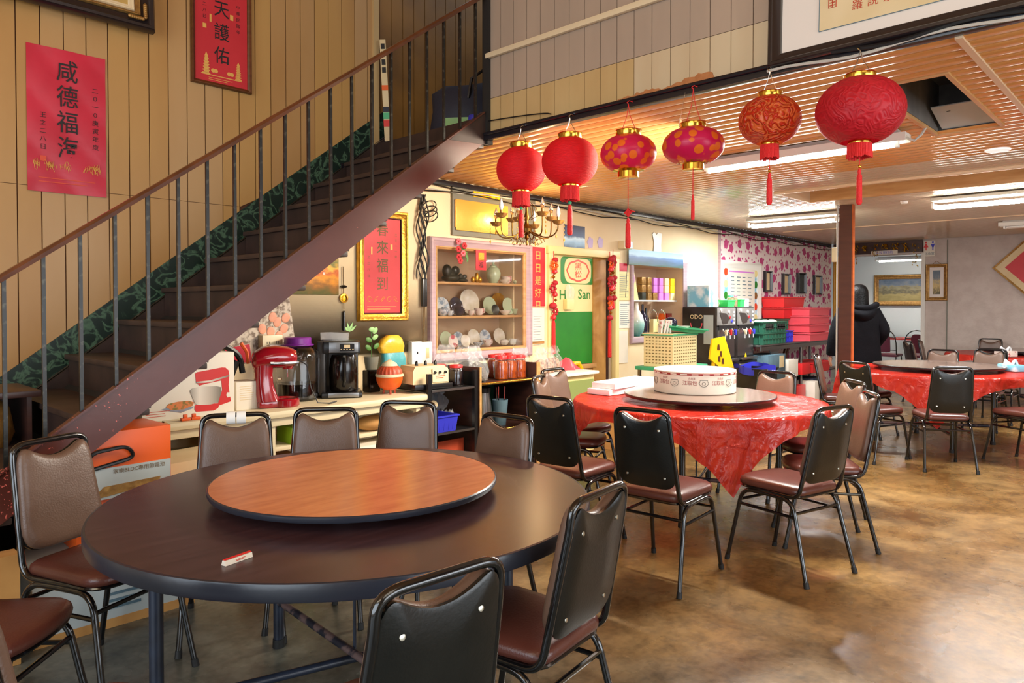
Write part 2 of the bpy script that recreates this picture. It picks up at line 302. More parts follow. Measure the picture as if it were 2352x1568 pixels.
M['lan_pink'] = lantern_mat('pink_silk_with_orange_discs', (240, 124, 40), (204, 16, 92), scale=17, lo=.40, hi=.43, rough=.3)
M['lan_orange'] = lantern_mat('embossed_orange_red_skin', (236, 118, 60), (206, 48, 22), lo=.3, hi=.7, bump=.8, bscale=16, rough=.35)
M['lan_big'] = lantern_mat('embossed_red_skin', (200, 30, 46), (214, 36, 50), lo=.4, hi=.6, bump=.35, bscale=14, rough=.5)

def stringer_mat():   # red-brown paint with chipped flecks towards the foot
    m = M['stair_red']; N = m.node_tree.nodes; L = m.node_tree.links; b = N['Principled BSDF']; tc = [n for n in N if n.type == 'TEX_COORD'][0]
    old = b.inputs['Base Color'].links[0].from_socket
    n = N.new('ShaderNodeTexNoise'); n.inputs['Scale'].default_value = 70; n.inputs['Detail'].default_value = 4; L.new(tc.outputs['Object'], n.inputs['Vector'])
    n2 = N.new('ShaderNodeTexNoise'); n2.inputs['Scale'].default_value = 5; L.new(tc.outputs['Object'], n2.inputs['Vector'])
    sp = N.new('ShaderNodeSeparateXYZ'); L.new(tc.outputs['Object'], sp.inputs[0])
    mr = N.new('ShaderNodeMapRange'); mr.inputs[1].default_value = .75; mr.inputs[2].default_value = 1.35; mr.inputs[3].default_value = .09; mr.inputs[4].default_value = -.05; L.new(sp.outputs[0], mr.inputs[0])
    a = N.new('ShaderNodeMath'); a.operation = 'ADD'; L.new(n.outputs[0], a.inputs[0]); L.new(mr.outputs[0], a.inputs[1])
    a2 = N.new('ShaderNodeMath'); a2.operation = 'MULTIPLY_ADD'; a2.inputs[1].default_value = .35; L.new(n2.outputs[0], a2.inputs[0]); L.new(a.outputs[0], a2.inputs[2])
    g = N.new('ShaderNodeMath'); g.operation = 'GREATER_THAN'; g.inputs[1].default_value = .88; L.new(a2.outputs[0], g.inputs[0])
    mx = N.new('ShaderNodeMixRGB'); mx.inputs[2].default_value = lin((196, 96, 84)); L.new(g.outputs[0], mx.inputs[0]); L.new(old, mx.inputs[1]); L.new(mx.outputs[0], b.inputs['Base Color'])
stringer_mat()
# ---------------------------------------------------------------- mesh builder
def basis(d):
    d = Vector(d).normalized(); a = Vector((0, 0, 1)) if abs(d.z) < .9 else Vector((1, 0, 0))
    u = d.cross(a).normalized(); return u, d.cross(u).normalized(), d
class MB:
    def __init__(s): s.v = []; s.f = []; s.T = None
    def add(s, vs, fs):
        n = len(s.v)
        s.v += [tuple(s.T @ Vector(v)) if s.T else tuple(v) for v in vs]
        s.f += [tuple(i+n for i in f) for f in fs]; return s
    def box(s, c, d, r=None, bev=0):
        """c centre, d full size, optional rotation (euler) and bevel"""
        hx, hy, hz = d[0]/2, d[1]/2, d[2]/2; R_ = Euler(r).to_matrix() if r else None
        if bev:
            b = min(bev, hx*.9, hy*.9, hz*.9); bm = bmesh.new(); bmesh.ops.create_cube(bm, size=1)
            for v in bm.verts: v.co = Vector((v.co.x*d[0], v.co.y*d[1], v.co.z*d[2]))
            bmesh.ops.bevel(bm, geom=bm.edges[:], offset=b, segments=2, affect='EDGES', profile=.6)
            vs = [v.co.copy() for v in bm.verts]; bm.verts.index_update(); fs = [[v.index for v in f.verts] for f in bm.faces]; bm.free()
        else:
            vs = [Vector((x, y, z)) for x in (-hx, hx) for y in (-hy, hy) for z in (-hz, hz)]
            fs = [(0, 1, 3, 2), (4, 6, 7, 5), (0, 4, 5, 1), (2, 3, 7, 6), (0, 2, 6, 4), (1, 5, 7, 3)]
        vs = [(R_ @ v if R_ else v)+Vector(c) for v in vs]; return s.add(vs, fs)
    def cyl(s, p0, p1, r0, r1=None, n=16, cap=True):
        r1 = r0 if r1 is None else r1; p0 = Vector(p0); p1 = Vector(p1); u, w, d = basis(p1-p0); vs = []
        for p, r in ((p0, r0), (p1, r1)):
            vs += [p+u*(cos(2*pi*i/n)*r)+w*(sin(2*pi*i/n)*r) for i in range(n)]
        fs = [(i, (i+1) % n, n+(i+1) % n, n+i) for i in range(n)]
        if cap: fs += [tuple(range(n-1, -1, -1)), tuple(range(n, 2*n))]
        return s.add(vs, fs)
    def lathe(s, prof, c=(0, 0, 0), n=24, sy=1.0, axis=None):
        """prof [(radius, height)] revolved about z"""
        vs = []; fs = []; k = len(prof)
        for (r, z) in prof:
            for i in range(n): vs.append(Vector((cos(2*pi*i/n)*r, sin(2*pi*i/n)*r*sy, z)))
        for j in range(k-1):
            for i in range(n): fs.append((j*n+i, j*n+(i+1) % n, (j+1)*n+(i+1) % n, (j+1)*n+i))
        if prof[0][0] > 1e-6: fs.append(tuple(range(n-1, -1, -1)))
        if prof[-1][0] > 1e-6: fs.append(tuple((k-1)*n+i for i in range(n)))
        if axis is not None:
            Q = Vector((0, 0, 1)).rotation_difference(Vector(axis).normalized()).to_matrix(); vs = [Q @ v for v in vs]
        return s.add([v+Vector(c) for v in vs], fs)
    def tube(s, pts, r, n=8, closed=False, cap=True):
        pts = [Vector(p) for p in pts]; m = len(pts); vs = []; fs = []; pu = None
        rr = r if isinstance(r, (list, tuple)) else [r]*m
        for i, p in enumerate(pts):
            a = pts[(i-1) % m] if (closed or i > 0) else p; b = pts[(i+1) % m] if (closed or i < m-1) else p
            d = (b-a).normalized()
            if pu is None: u, w, _ = basis(d)
            else:
                u = (pu - d*pu.dot(d)); u = u.normalized() if u.length > 1e-6 else basis(d)[0]; w = d.cross(u)
            pu = u
            vs += [p+u*(cos(2*pi*k/n)*rr[i])+w*(sin(2*pi*k/n)*rr[i]) for k in range(n)]
        for i in range(m if closed else m-1):
            j = (i+1) % m
            fs += [(i*n+k, i*n+(k+1) % n, j*n+(k+1) % n, j*n+k) for k in range(n)]
        if cap and not closed: fs += [tuple(range(n-1, -1, -1)), tuple((m-1)*n+k for k in range(n))]
        return s.add(vs, fs)
    def prism(s, poly, off):
        """poly: list of 3d points, extruded by vector off"""
        n = len(poly); off = Vector(off); P = [Vector(p) for p in poly]
        return s.add(P+[p+off for p in P], [tuple(range(n-1, -1, -1)), tuple(range(n, 2*n))]+[(i, (i+1) % n, n+(i+1) % n, n+i) for i in range(n)])
    def ball(s, c, r, n=14, m=8):
        r = (r, r, r) if not isinstance(r, (list, tuple)) else r; vs = []; fs = []
        for j in range(m+1):
            a = pi*j/m
            for i in range(n): vs.append(Vector((c[0]+sin(a)*cos(2*pi*i/n)*r[0], c[1]+sin(a)*sin(2*pi*i/n)*r[1], c[2]+cos(a)*r[2])))
        for j in range(m):
            for i in range(n): fs.append((j*n+i, (j+1)*n+i, (j+1)*n+(i+1) % n, j*n+(i+1) % n))
        return s.add(vs, fs)
    def grid(s, fn, nu, nv, flip=False):
        vs = [Vector(fn(i/nu, j/nv)) for j in range(nv+1) for i in range(nu+1)]; w = nu+1
        fs = [(j*w+i, j*w+i+1, (j+1)*w+i+1, (j+1)*w+i) for j in range(nv) for i in range(nu)]
        if flip: fs = [f[::-1] for f in fs]
        return s.add(vs, fs)
    def mesh(s, name, m, smooth=True, angle=38):
        me = bpy.data.meshes.new(name); me.from_pydata(s.v, [], s.f); me.validate()
        me.materials.append(M[m] if isinstance(m, str) else m)
        bm = bmesh.new(); bm.from_mesh(me); bmesh.ops.remove_doubles(bm, verts=bm.verts, dist=1e-5); bmesh.ops.recalc_face_normals(bm, faces=bm.faces); bm.to_mesh(me); bm.free()
        if smooth:
            me.polygons.foreach_set('use_smooth', [True]*len(me.polygons)); me.set_sharp_from_angle(angle=radians(angle))
        return me
def build(name, mb, m, parent=None, loc=None, rot=None, angle=38, mesh=None, kind=None, label=None):
    me = mesh or mb.mesh(name, m, angle=angle)
    o = bpy.data.objects.new(name, me); COL.objects.link(o)
    if parent: o.parent = parent
    if loc is not None: o.location = loc
    if rot is not None: o.rotation_euler = rot
    if kind: o['kind'] = kind
    if label: o['label'] = label
    return o
def thing(name, label, cat, loc=(0, 0, 0), rz=0, group=None):
    o = bpy.data.objects.new(name, None); COL.objects.link(o); o.empty_display_size = .1
    o.location = loc; o.rotation_euler = (0, 0, rz); o['label'] = label; o['category'] = cat
    if group: o['group'] = group
    return o
def single(name, mb, m, label, cat, loc=None, rot=None, group=None, angle=38, kind=None, mesh=None):
    o = build(name, mb, m, None, loc, rot, angle, mesh); o['label'] = label; o['category'] = cat
    if group: o['group'] = group
    if kind: o['kind'] = kind
    return o
def struct(name, mb, m, label=None, cat=None):
    o = build(name, mb, m); o['kind'] = 'structure'
    o['label'] = label or name.replace('_', ' '); o['category'] = cat or name.split('_')[0]
    return o
def dup(root, loc, rz, label=None, group=None):
    r = root.copy(); COL.objects.link(r); r.location = loc; r.rotation_euler = (0, 0, rz)
    if label: r['label'] = label
    if group: r['group'] = group
    def rec(a, b):
        for ch in list(a.children):
            c = ch.copy(); COL.objects.link(c); c.parent = b; rec(ch, c)
    rec(root, r); return r
# ---- lettering
_txt = {}
def text_mesh(s, m, ext=.0006, bold=0.0):
    k = (s, m if isinstance(m, str) else m.name, bold)
    if k in _txt: return _txt[k]
    c = bpy.data.curves.new('lettering', 'FONT'); c.body = s; c.size = 1; c.align_x = 'CENTER'; c.align_y = 'CENTER'; c.resolution_u = 2; c.extrude = ext*10; c.offset = bold
    o = bpy.data.objects.new('lettering', c); me = bpy.data.meshes.new_from_object(o); me.materials.clear(); me.materials.append(M[m] if isinstance(m, str) else m)
    bpy.data.objects.remove(o); bpy.data.curves.remove(c); _txt[k] = me; return me
def letter(s, m, parent, loc, size, rot=(pi/2, 0, 0), sx=1.0, name='lettering', bold=0.0):
    """text facing -y in the local frame of its thing"""
    o = bpy.data.objects.new(name, text_mesh(s, m, bold=bold)); COL.objects.link(o); o.parent = parent; o.location = loc; o.rotation_euler = rot; o.scale = (size*sx, size, size*.1); return o
def column_text(s, m, parent, x, z0, pitch, size, y=-.002, sx=1.0, bold=0.0):
    for i, ch in enumerate(s):
        if ch != ' ': letter(ch, m, parent, (x, y, z0-i*pitch), size, sx=sx, name='character', bold=bold)
def marks(mb, x0, z0, w, n, dz, h=.003, y=-.003, jag=.3, seed=1):
    """rows of short dashes standing in for print too small to read"""
    rnd = random.Random(seed)
    for i in range(n):
        ww = w*(1-jag*rnd.random()); mb.box((x0+ww/2, y, z0-i*dz), (ww, .001, h))
    return mb
def frame_mb(w, h, bw, d, lip=0.0):
    """mitred picture frame moulding, outer size w x h, facing -y, back at y=0, origin at centre"""
    mb = MB(); prof = [(0, 0), (0, -d*.7), (.15, -d), (.35, -d), (.5, -d*.75), (.8, -d*.6), (1, -d*.35), (1, 0)]
    cs = [(-w/2, -h/2, 1, 1), (w/2, -h/2, -1, 1), (w/2, h/2, -1, -1), (-w/2, h/2, 1, -1)]; n = len(prof); vs = []
    for (x, z, sx, sz) in cs:
        for (t, y) in prof: vs.append((x+sx*t*bw, y, z+sz*t*bw))
    fs = []
    for k in range(4):
        for i in range(n-1): fs.append((k*n+i, k*n+i+1, ((k+1) % 4)*n+i+1, ((k+1) % 4)*n+i))
    return mb.add(vs, fs)
# ================================================================ SETTING
def holes_wall(mb, x0, x1, z0, z1, holes, y, th):
    xs = sorted({x0, x1, *[h[0] for h in holes], *[h[1] for h in holes]}); zs = sorted({z0, z1, *[h[2] for h in holes], *[h[3] for h in holes]})
    for a, b in zip(xs, xs[1:]):
        for c, d in zip(zs, zs[1:]):
            mx, mz = (a+b)/2, (c+d)/2
            if any(h[0] < mx < h[1] and h[2] < mz < h[3] for h in holes): continue
            mb.box(((a+b)/2, y+th/2, (c+d)/2), (b-a, th, d-c))
    return mb
XB = 3.40      # plane of the mezzanine face
YW = 4.80      # long wall
ZC = 2.52      # lower ceiling
ZU = 4.5
YS = 3.47      # outer side of stair
CAB = (4.06, 5.20, 1.01, 1.93); DOORH = (5.60, 6.72, 0.0, 1.96); NICHE = (7.09, 8.22, 1.04, 1.90)
fl = MB(); fl.box((7, .4, -.05), (20.4, 9.2, .1)); struct('floor', fl, 'floor')
XFL = 9.17
wl = MB(); holes_wall(wl, -3, XFL, 0, ZC, [CAB, DOORH, NICHE], YW, .12); wl.box((.2, YW+.06, (ZC+ZU)/2), (6.4, .12, ZU-ZC)); wl.box((6, YW+.06, 3.5), (5.2, .12, 1.96))
WL = struct('wall_left', wl, 'cream_wall', 'long cream plaster wall, ochre panelled above the stair')
wf = MB(); wf.box(((XFL+13.4)/2, YW+.06, ZC/2), (13.4-XFL, .12, ZC)); struct('wall_back', wf, 'blossom', 'wall papered with magenta blossoms')
# stair / skirting lines
def stair_z(x): return .876+.727*(x-.84)            # top edge of the outer stringer
def skirt_hi(x): return 1.03+.757*(x-.922)
def skirt_lo(x): return .917+.757*(x-1.047)-.02
# ochre planks over the skirting, one object each
k0 = 1.0063-.1175*16; i = 0
groove = MB(); groove.prism([(k0, YW-.004, skirt_hi(k0)), (XB+.05, YW-.004, skirt_hi(XB)), (5.6, YW-.004, 2.75), (5.6, YW-.004, ZU), (k0, YW-.004, ZU)], (0, .003, 0))
build('plank_backing', groove, 'groove', WL)
while True:
    a = k0+.1175*i+.003; b = a+.1175-.006; i += 1
    if a > 5.4: break
    za, zb = (skirt_hi(a), skirt_hi(b)) if a < XB else (2.72, 2.72)
    # a horizontal joint crosses the panelling
    zj = 2.10
    mname = 'shaded_panel' if a > XB+.06 else ('panel' if (i//3) % 2 else 'panel_b')
    for lo, hi in (((za, zb), zj), (None, ZU)):
        if lo is not None:
            if max(lo) > zj-.02: continue
            p = [(a, YW-.004, lo[0]), (b, YW-.004, lo[1]), (b, YW-.004, zj-.0015), (a, YW-.004, zj-.0015)]
        else:
            l0, l1 = max(za, zj+.0015), max(zb, zj+.0015)
            p = [(a, YW-.004, l0), (b, YW-.004, l1), (b, YW-.004, hi), (a, YW-.004, hi)]
        mb = MB(); mb.prism(p, (0, -.008, 0)); build('plank', mb, mname, WL)
tb = MB(); tb.box((XB+.03, YW-.02, 3.6), (.05, .03, 1.8)); build('corner_batten', tb, 'yellow_panel', WL)
# green marbled skirting board with pale edge strip
sk = MB(); sk.prism([(.2, YW-.01, skirt_lo(.2)), (3.52, YW-.01, skirt_lo(3.52)), (3.52, YW-.01, skirt_hi(3.52)), (.2, YW-.01, skirt_hi(.2))], (0, -.014, 0))
SK = struct('baseboard_stair', sk, 'vein', 'dark green marbled skirting rising along the stair', 'baseboard')
for dz in (0, .022):
    e = MB(); e.tube([(.2, YW-.03, skirt_lo(.2)+dz), (3.5, YW-.03, skirt_lo(3.5)+dz)], .006, 6); build('edge_strip', e, 'white_trim' if dz == 0 else 'baluster', SK)
# mezzanine face
wb = MB(); wb.box((XB+.07, (YS-4)/2, (2.53+ZU)/2), (.1, YS+4, ZU-2.53))
WB = struct('wall_upper', wb, 'groove', 'faded grey plank face of the mezzanine above the lower ceiling', 'wall')
k = 0; ys0 = 3.518-.05
while True:
    yb = ys0-.1166*k; ya = yb-.1166; k += 1
    if ya < -.9: break
    lo_m = 'yellow_panel' if yb > 2.35 else 'pale_panel'
    zm = 2.806
    for (z0, z1, mm, dx) in ((2.56, zm-.0015, lo_m, .0), (zm+.0015, ZU, 'grey_panel', 0)):
        mb = MB(); mb.box((XB+.012, (ya+yb)/2, (z0+z1)/2), (.016, .1166-.004, z1-z0)); build('plank', mb, mm, WB)
# patch where the facing has peeled to bare ply
pe = MB(); rnd = random.Random(3); pts = []
yy = 2.42; top = []
while yy > 1.80: top.append((XB+.002, yy, 2.585+.055*abs(sin(yy*9))*max(0, (2.5-yy))+rnd.random()*.016)); yy -= .02
pe.prism([(XB+.002, 2.42, 2.56)]+top+[(XB+.002, 1.80, 2.56)], (-.003, 0, 0)); build('peeled_patch', pe, 'peel', WB)
tr = MB(); tr.box((XB-.012, (YS-2)/2+.0, 3.087), (.03, YS+2, .036), bev=.008); o = struct('trim_1', tr, 'white_trim', 'cream conduit crossing the grey mezzanine planks', 'trim')
bb = MB(); bb.box((XB-.015, (YS-4)/2, 2.548), (.06, YS+4, .056), bev=.012); bb.tube([(XB-.05, YS-.02, 2.56), (XB-.052, 0, 2.566), (XB-.05, -3, 2.56)], .011, 8)
struct('trim_2', bb, 'black_pipe', 'black pipe band along the foot of the mezzanine face', 'trim')
# stairwell box upstairs
sw = MB(); sw.box((5.0, YS-.05, 3.62), (3.1, .06, 1.76)); struct('wall_stairwell', sw, 'shaded_panel')
se = MB(); se.box((5.65, 4.1, 3.62), (.08, 1.3, 1.76)); struct('wall_landing', se, 'shaded_panel')
# ceilings
cu = MB(); cu.box((.35, .4, ZU+.05), (7, 9.2, .1)); struct('ceiling_upper', cu, 'ceil', 'high plank ceiling above the stair')
cs = MB(); holes = [(3.90, 5.24, .88, 1.22)]
for a, b, c, d in ((XB+.02, 3.9, -4, YW), (3.9, 5.24, -4, .88), (3.9, 5.24, 1.22, YW), (5.24, 6.85, -4, YW), (6.85, 7.69, 2.99, YW), (7.69, 13.5, -4, YW)):
    cs.box(((a+b)/2, (c+d)/2, ZC+.05), (b-a, d-c, .06))
cs.box(((6.85+7.69)/2, (-4+2.99)/2, ZC+.16), (7.69-6.85, 6.99, .06))
CE = struct('ceiling', cs, 'slab', 'low ceiling of narrow glossy wood-grain strips')
_strip = {}
def strip_mesh(ln, w, m):
    key = (round(ln, 3), w, m)
    if key not in _strip:
        mb = MB(); pr = [(-w/2, .012), (-w/2+.004, .004), (-w*.25, 0), (0, -.0022), (w*.25, 0), (w/2-.004, .004), (w/2, .012)]
        n = len(pr); mb.add([(x, -ln/2, z) for x, z in pr]+[(x, ln/2, z) for x, z in pr], [(i, i+1, n+i+1, n+i) for i in range(n-1)]+[tuple(range(n)), tuple(range(2*n-1, n-1, -1))])
        _strip[key] = mb.mesh('ceiling_strip', m, angle=30)
    return _strip[key]
x = XB+.06; W_ = .0995
while x < 13.45:
    segs = [(-4, YW, ZC)]
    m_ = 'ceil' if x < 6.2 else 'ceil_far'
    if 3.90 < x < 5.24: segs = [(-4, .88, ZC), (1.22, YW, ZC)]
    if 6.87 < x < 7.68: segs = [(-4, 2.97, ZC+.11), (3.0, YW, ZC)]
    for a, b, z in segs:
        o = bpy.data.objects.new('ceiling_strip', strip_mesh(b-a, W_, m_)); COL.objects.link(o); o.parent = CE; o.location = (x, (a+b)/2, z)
    x += .1
ct = MB(); ct.box((6.86, -.5, ZC-.006), (.05, 7.0, .03), bev=.006); build('ceiling_moulding', ct, 'ceil_trim', CE)
ct = MB(); ct.box((7.27, 2.985, ZC+.05), (.82, .02, .13)); build('recess_side', ct, 'ceil_trim', CE)
ct = MB(); ct.box((6.868, -.5, ZC+.05), (.02, 6.98, .13)); build('recess_side', ct, 'pine', CE)
for yb_ in (.72, ):
    ct = MB(); ct.box((5.1, yb_, ZC-.004), (3.4, .028, .012)); build('cover_strip', ct, 'ceil_trim', CE)
ct = MB(); ct.box((7.69, -.5, ZC+.05), (.02, 6.98, .13)); build('recess_side', ct, 'pine', CE)
ct = MB(); ct.box((10.6, .85, ZC-.004), (5.6, .03, .012)); build('cover_strip', ct, 'ceil_trim', CE)
ct = MB(); ct.box((10.6, .3, ZC-.004), (.03, 8.4, .012)); build('cover_strip', ct, 'ceil_trim', CE)
# attic hatch
hx0, hx1, hy0, hy1 = 3.90, 5.24, .88, 1.22
HT = thing('ceiling_hatch', 'open rectangular hatch in the low ceiling behind the largest red lantern', 'hatch', ((hx0+hx1)/2, (hy0+hy1)/2, ZC))
L_, B_ = (hx1-hx0), (hy1-hy0)
mb = MB()
for sy in (-1, 1): mb.box((0, sy*B_/2, .16), (L_, .012, .30))
for sx in (-1, 1): mb.box((sx*L_/2, 0, .16), (.012, B_, .30))
build('liner', mb, 'slab', HT)
mb = MB(); mb.box((0, 0, .31), (L_+.02, B_+.02, .01)); build('cover_board', mb, 'slab', HT)
mb = MB()
for sy in (-1, 1): mb.box((0, sy*(B_/2+.008), .0), (L_+.04, .022, .018))
for sx in (-1, 1): mb.box((sx*(L_/2+.008), 0, .0), (.022, B_, .018))
build('rim', mb, 'pine', HT)
mb = MB(); mb.prism([(L_/2-.30, 0-.14, .10), (L_/2-.02, -.14, .02), (L_/2-.02, .14, .02), (L_/2-.30, .14, .10)], (0, 0, .006)); pt = build('grey_plate', mb, 'white_carton_grey', HT)
for a in (-.22, -.06):
    mb = MB(); mb.box((L_/2+a, .06, .05 if a > -.1 else .085), (.03, .02, .012)); build('bracket', mb, 'black_plastic', pt)
# far wall with opening, back room, other walls
XF = 13.5
ww = MB(); holes_wall(ww, -4, 4.78, 0, ZC+.2, [(3.34, 4.78, 0, 2.29)], 0, .12)
ww.v = [(XF+v[1], v[0], v[2]) for v in ww.v]
WF = struct('wall_far', ww, 'grey_paper', 'far wall covered in grey textured paper')
mb = MB(); mb.box((XF-.012, 2.98, 1.3), (.016, .012, 2.4)); build('wallpaper_joint', mb, 'grey_board', WF)
mb = MB(); mb.box((XF-.01, 3.33, 1.15), (.05, .06, 2.3)); build('jamb', mb, 'white_paint', WF)
mb = MB(); mb.box((XF-.03, 4.06, 2.42), (.06, 1.44, .2)); build('header_board', mb, 'dark_wood', WF)
br = MB(); br.box((17.4, 4.2, 1.3), (.1, 4.5, 2.7)); br.box((15.56, 6.4, 1.3), (3.84, .1, 2.7)); br.box((15.56, 2.0, 1.3), (3.84, .1, 2.7)); struct('wall_back_room', br, 'pale_wall')
b2 = MB(); b2.box((15.56, 4.2, 2.66), (3.84, 4.5, .1)); struct('ceiling_back_room', b2, 'pale_wall')
b3 = MB(); b3.box((15.56, 4.2, -.045), (3.84, 4.5, .1)); struct('floor_back_room', b3, 'floor')
# wall to the right of the view and street side, with the two daylight openings
wr = MB(); holes_wall(wr, -3, 13.5, 0, ZC+.3, [(1.8, 7.2, .05, 2.4)], -4.12, .12); wr.box((.2, -4.06, 3.7), (6.4, .12, 1.8)); struct('wall_right', wr, 'cream_wall')
wn = MB(); holes_wall(wn, -4, 4.9, 0, ZU, [(-1.9, 3.1, .25, 2.95), (-1.2, 2.2, 3.2, 4.2)], 0, .12); wn.v = [(-3.12+v[1], v[0], v[2]) for v in wn.v]; struct('wall_front', wn, 'cream_wall')
# trunking with cables along the wall/ceiling line
cn = MB(); cn.box((8.2, YW-.02, ZC-.03), (10.2, .035, .045), bev=.006); struct('trim_3', cn, 'black_pipe', 'black cable trunking under the low ceiling on the long wall', 'trim')
rnd = random.Random(5)
for q in range(3):
    mb = MB(); pts = [(3.6+.35*j, YW-.03-.012*q, ZC-.07-.022*q+.018*sin(j*1.7+q*2)) for j in range(29)]
    mb.tube(pts, .006, 5); single('cable', mb, 'black_cable' if q != 1 else 'grey_cable', ('black cable running highest below the ceiling trunking', 'pale grey cable sagging along the long wall under the trunking', 'black cable running lowest along the long wall under the trunking')[q], 'cable')
mb = MB(); mb.box((XFL, YW-.01, 1.3), (.035, .03, 2.4)); struct('trim_4', mb, 'lavender', 'grey upright strip where the blossom wallpaper starts', 'trim')
# ================================================================ STAIRCASE
ST = thing('staircase', 'red-brown steel staircase with iron balusters rising along the ochre plank wall', 'staircase', (0, YS, 0))
def sp(x, z, y=0): return (x, y, z)
mb = MB(); mb.prism([sp(-.36, 0), sp(-.08, 0), sp(3.42, stair_z(3.42)-.205), sp(3.42, stair_z(3.36)), sp(3.36, stair_z(3.36)), sp(-.36, .006)], (0, .012, 0))
mb.box((1.5, .006, stair_z(1.5)+.001), (4.60, .045, .008), r=(0, -math.atan(.727), 0))
build('stringer', mb, 'stair_red', ST)
mb = MB(); mb.prism([sp(3.06, stair_z(3.06)-.012, -.004), sp(3.425, 2.50, -.004), sp(3.425, 2.725, -.004), sp(3.33, 2.70, -.004)], (0, .004, 0)); build('shaded_fascia_plate', mb, 'stair_dark', ST, label='triangular plate at the top of the stringer, coloured darker for its shade')  # shading at the stringer's upper end put into a darker plate
mb = MB(); mb.prism([sp(-.3, 0, 1.25), sp(-.0, 0, 1.25), sp(3.5, stair_z(3.5)-.22, 1.25), sp(3.5, skirt_lo(3.5)+.02, 1.25), sp(0, skirt_lo(0)+.02, 1.25)], (0, .025, 0)); build('inner_stringer', mb, 'stair_dark', ST)
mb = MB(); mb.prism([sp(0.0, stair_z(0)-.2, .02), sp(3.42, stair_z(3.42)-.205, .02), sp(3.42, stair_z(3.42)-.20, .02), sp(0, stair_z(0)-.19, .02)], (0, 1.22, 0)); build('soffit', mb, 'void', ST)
tm = MB(); tm.box((.14, .63, -.015), (.30, 1.22, .03), bev=.006); tm = tm.mesh('tread', 'tread')
rm = MB(); rm.box((.02, .63, -.11), (.014, 1.22, .165)); rm = rm.mesh('riser', 'stair_dark')
for j in range(-5, 8):
    z = 1.14+.195*j; x = .84+(z-.866)/.727
    if z < .1: continue
    build('tread', None, None, ST, (x, 0, z), mesh=tm); build('riser', None, None, ST, (x, 0, z), mesh=rm)
mb = MB(); mb.box((4.5, .66, 2.66), (2.15, 1.3, .08)); mb.box((3.41, .66, 2.6), (.02, 1.3, .2)); build('landing', mb, 'stair_dark', ST)
mb = MB(); P0 = Vector((-.45, 0, stair_z(-.45)+.775)); P1 = Vector((3.43, 0, stair_z(3.43)+.775)); d_ = (P1-P0).normalized()
nr = Vector((-d_.z, 0, d_.x))
sec = [(-.02, -.012), (.02, -.012), (.024, .004), (.016, .016), (-.016, .016), (-.024, .004)]
mb.prism([P0+Vector((0, a, 0))+nr*b for a, b in sec], P1-P0); build('handrail', mb, 'rail_wood', ST)
bm_ = MB(); bm_.box((0, 0, .385), (.0145, .0145, .77)); bm_ = bm_.mesh('baluster', 'baluster')
for i in range(-6, 20):
    x = .681+.1375*i
    o = build('baluster', None, None, ST, (x, .008, stair_z(x)-.006), mesh=bm_)
mb = MB(); mb.box((3.40, -.0, 3.5), (.05, .05, 2.0)); build('newel_post', mb, 'void', ST)
# things left on the landing
BG = thing('duffel_bag', 'dark navy duffel bag slumped on the stair landing', 'bag', (3.95, 4.15, 2.70))
mb = MB(); mb.lathe([(.0, 0), (.30, .0), (.36, .06), (.37, .22), (.34, .36), (.27, .43), (.12, .455), (0, .46)], n=20, sy=.62); mb.v = [(x*(1+.05*sin(z*22+y*9)), y, z*(1+.05*sin(x*11))) for x, y, z in mb.v]
M['navy'] = mat('navy_nylon', (34, 38, 54), .6, bump=.3, bscale=14); build('body', mb, 'navy', BG, rot=(0, 0, -.6))
mb = MB(); mb.tube([(-.1, -.2, .3), (-.08, -.23, .44), (.0, -.24, .5), (.1, -.23, .44), (.12, -.2, .3)], .014, 6); build('handle', mb, 'black_plastic', BG, rot=(0, 0, -.6))
mb = MB(); mb.prism([(-.11, 0, 0), (.09, 0, 0), (.07, -.01, .12), (-.13, 0, .11)], (0, .004, 0)); single('paper_packet', mb, 'pale_leaf', 'pale green paper packet in front of the navy bag on the landing', 'packet', (3.62, 3.98, 2.70), (0.0, 0, -.7))
mb = MB(); mb.lathe([(0, 0), (.05, .0), (.065, .04), (.055, .09), (0, .11)], n=12, sy=.8); single('cap', mb, 'blue_plastic', 'small blue cap beside the pale green packet on the landing', 'cap', (3.60, 3.80, 2.70))
CT = thing('rolled_banner', 'narrow white printed banner leaning in the corner at the top of the stair', 'banner', (3.46, 4.66, 2.70))
mb = MB(); mb.box((0, 0, .42), (.048, .012, .80), bev=.004); build('sheet', mb, 'silk', CT, rot=(0, -.05, -.7))
for z, c, h in ((.16, 'red_plastic', .05), (.22, 'tray_green', .05), (.27, 'navy', .04), (.44, 'orange_plastic', .04)):
    mb = MB(); mb.box((0, -.008, z), (.049, .004, h)); build('print_band', mb, c, CT, rot=(0, -.05, -.7))
for q_ in range(4):
    mb = MB(); mb.box((0, -.008, .58+.062*q_), (.03, .003, .042)); build('print_band', mb, 'ink', CT, rot=(0, -.05, -.7))
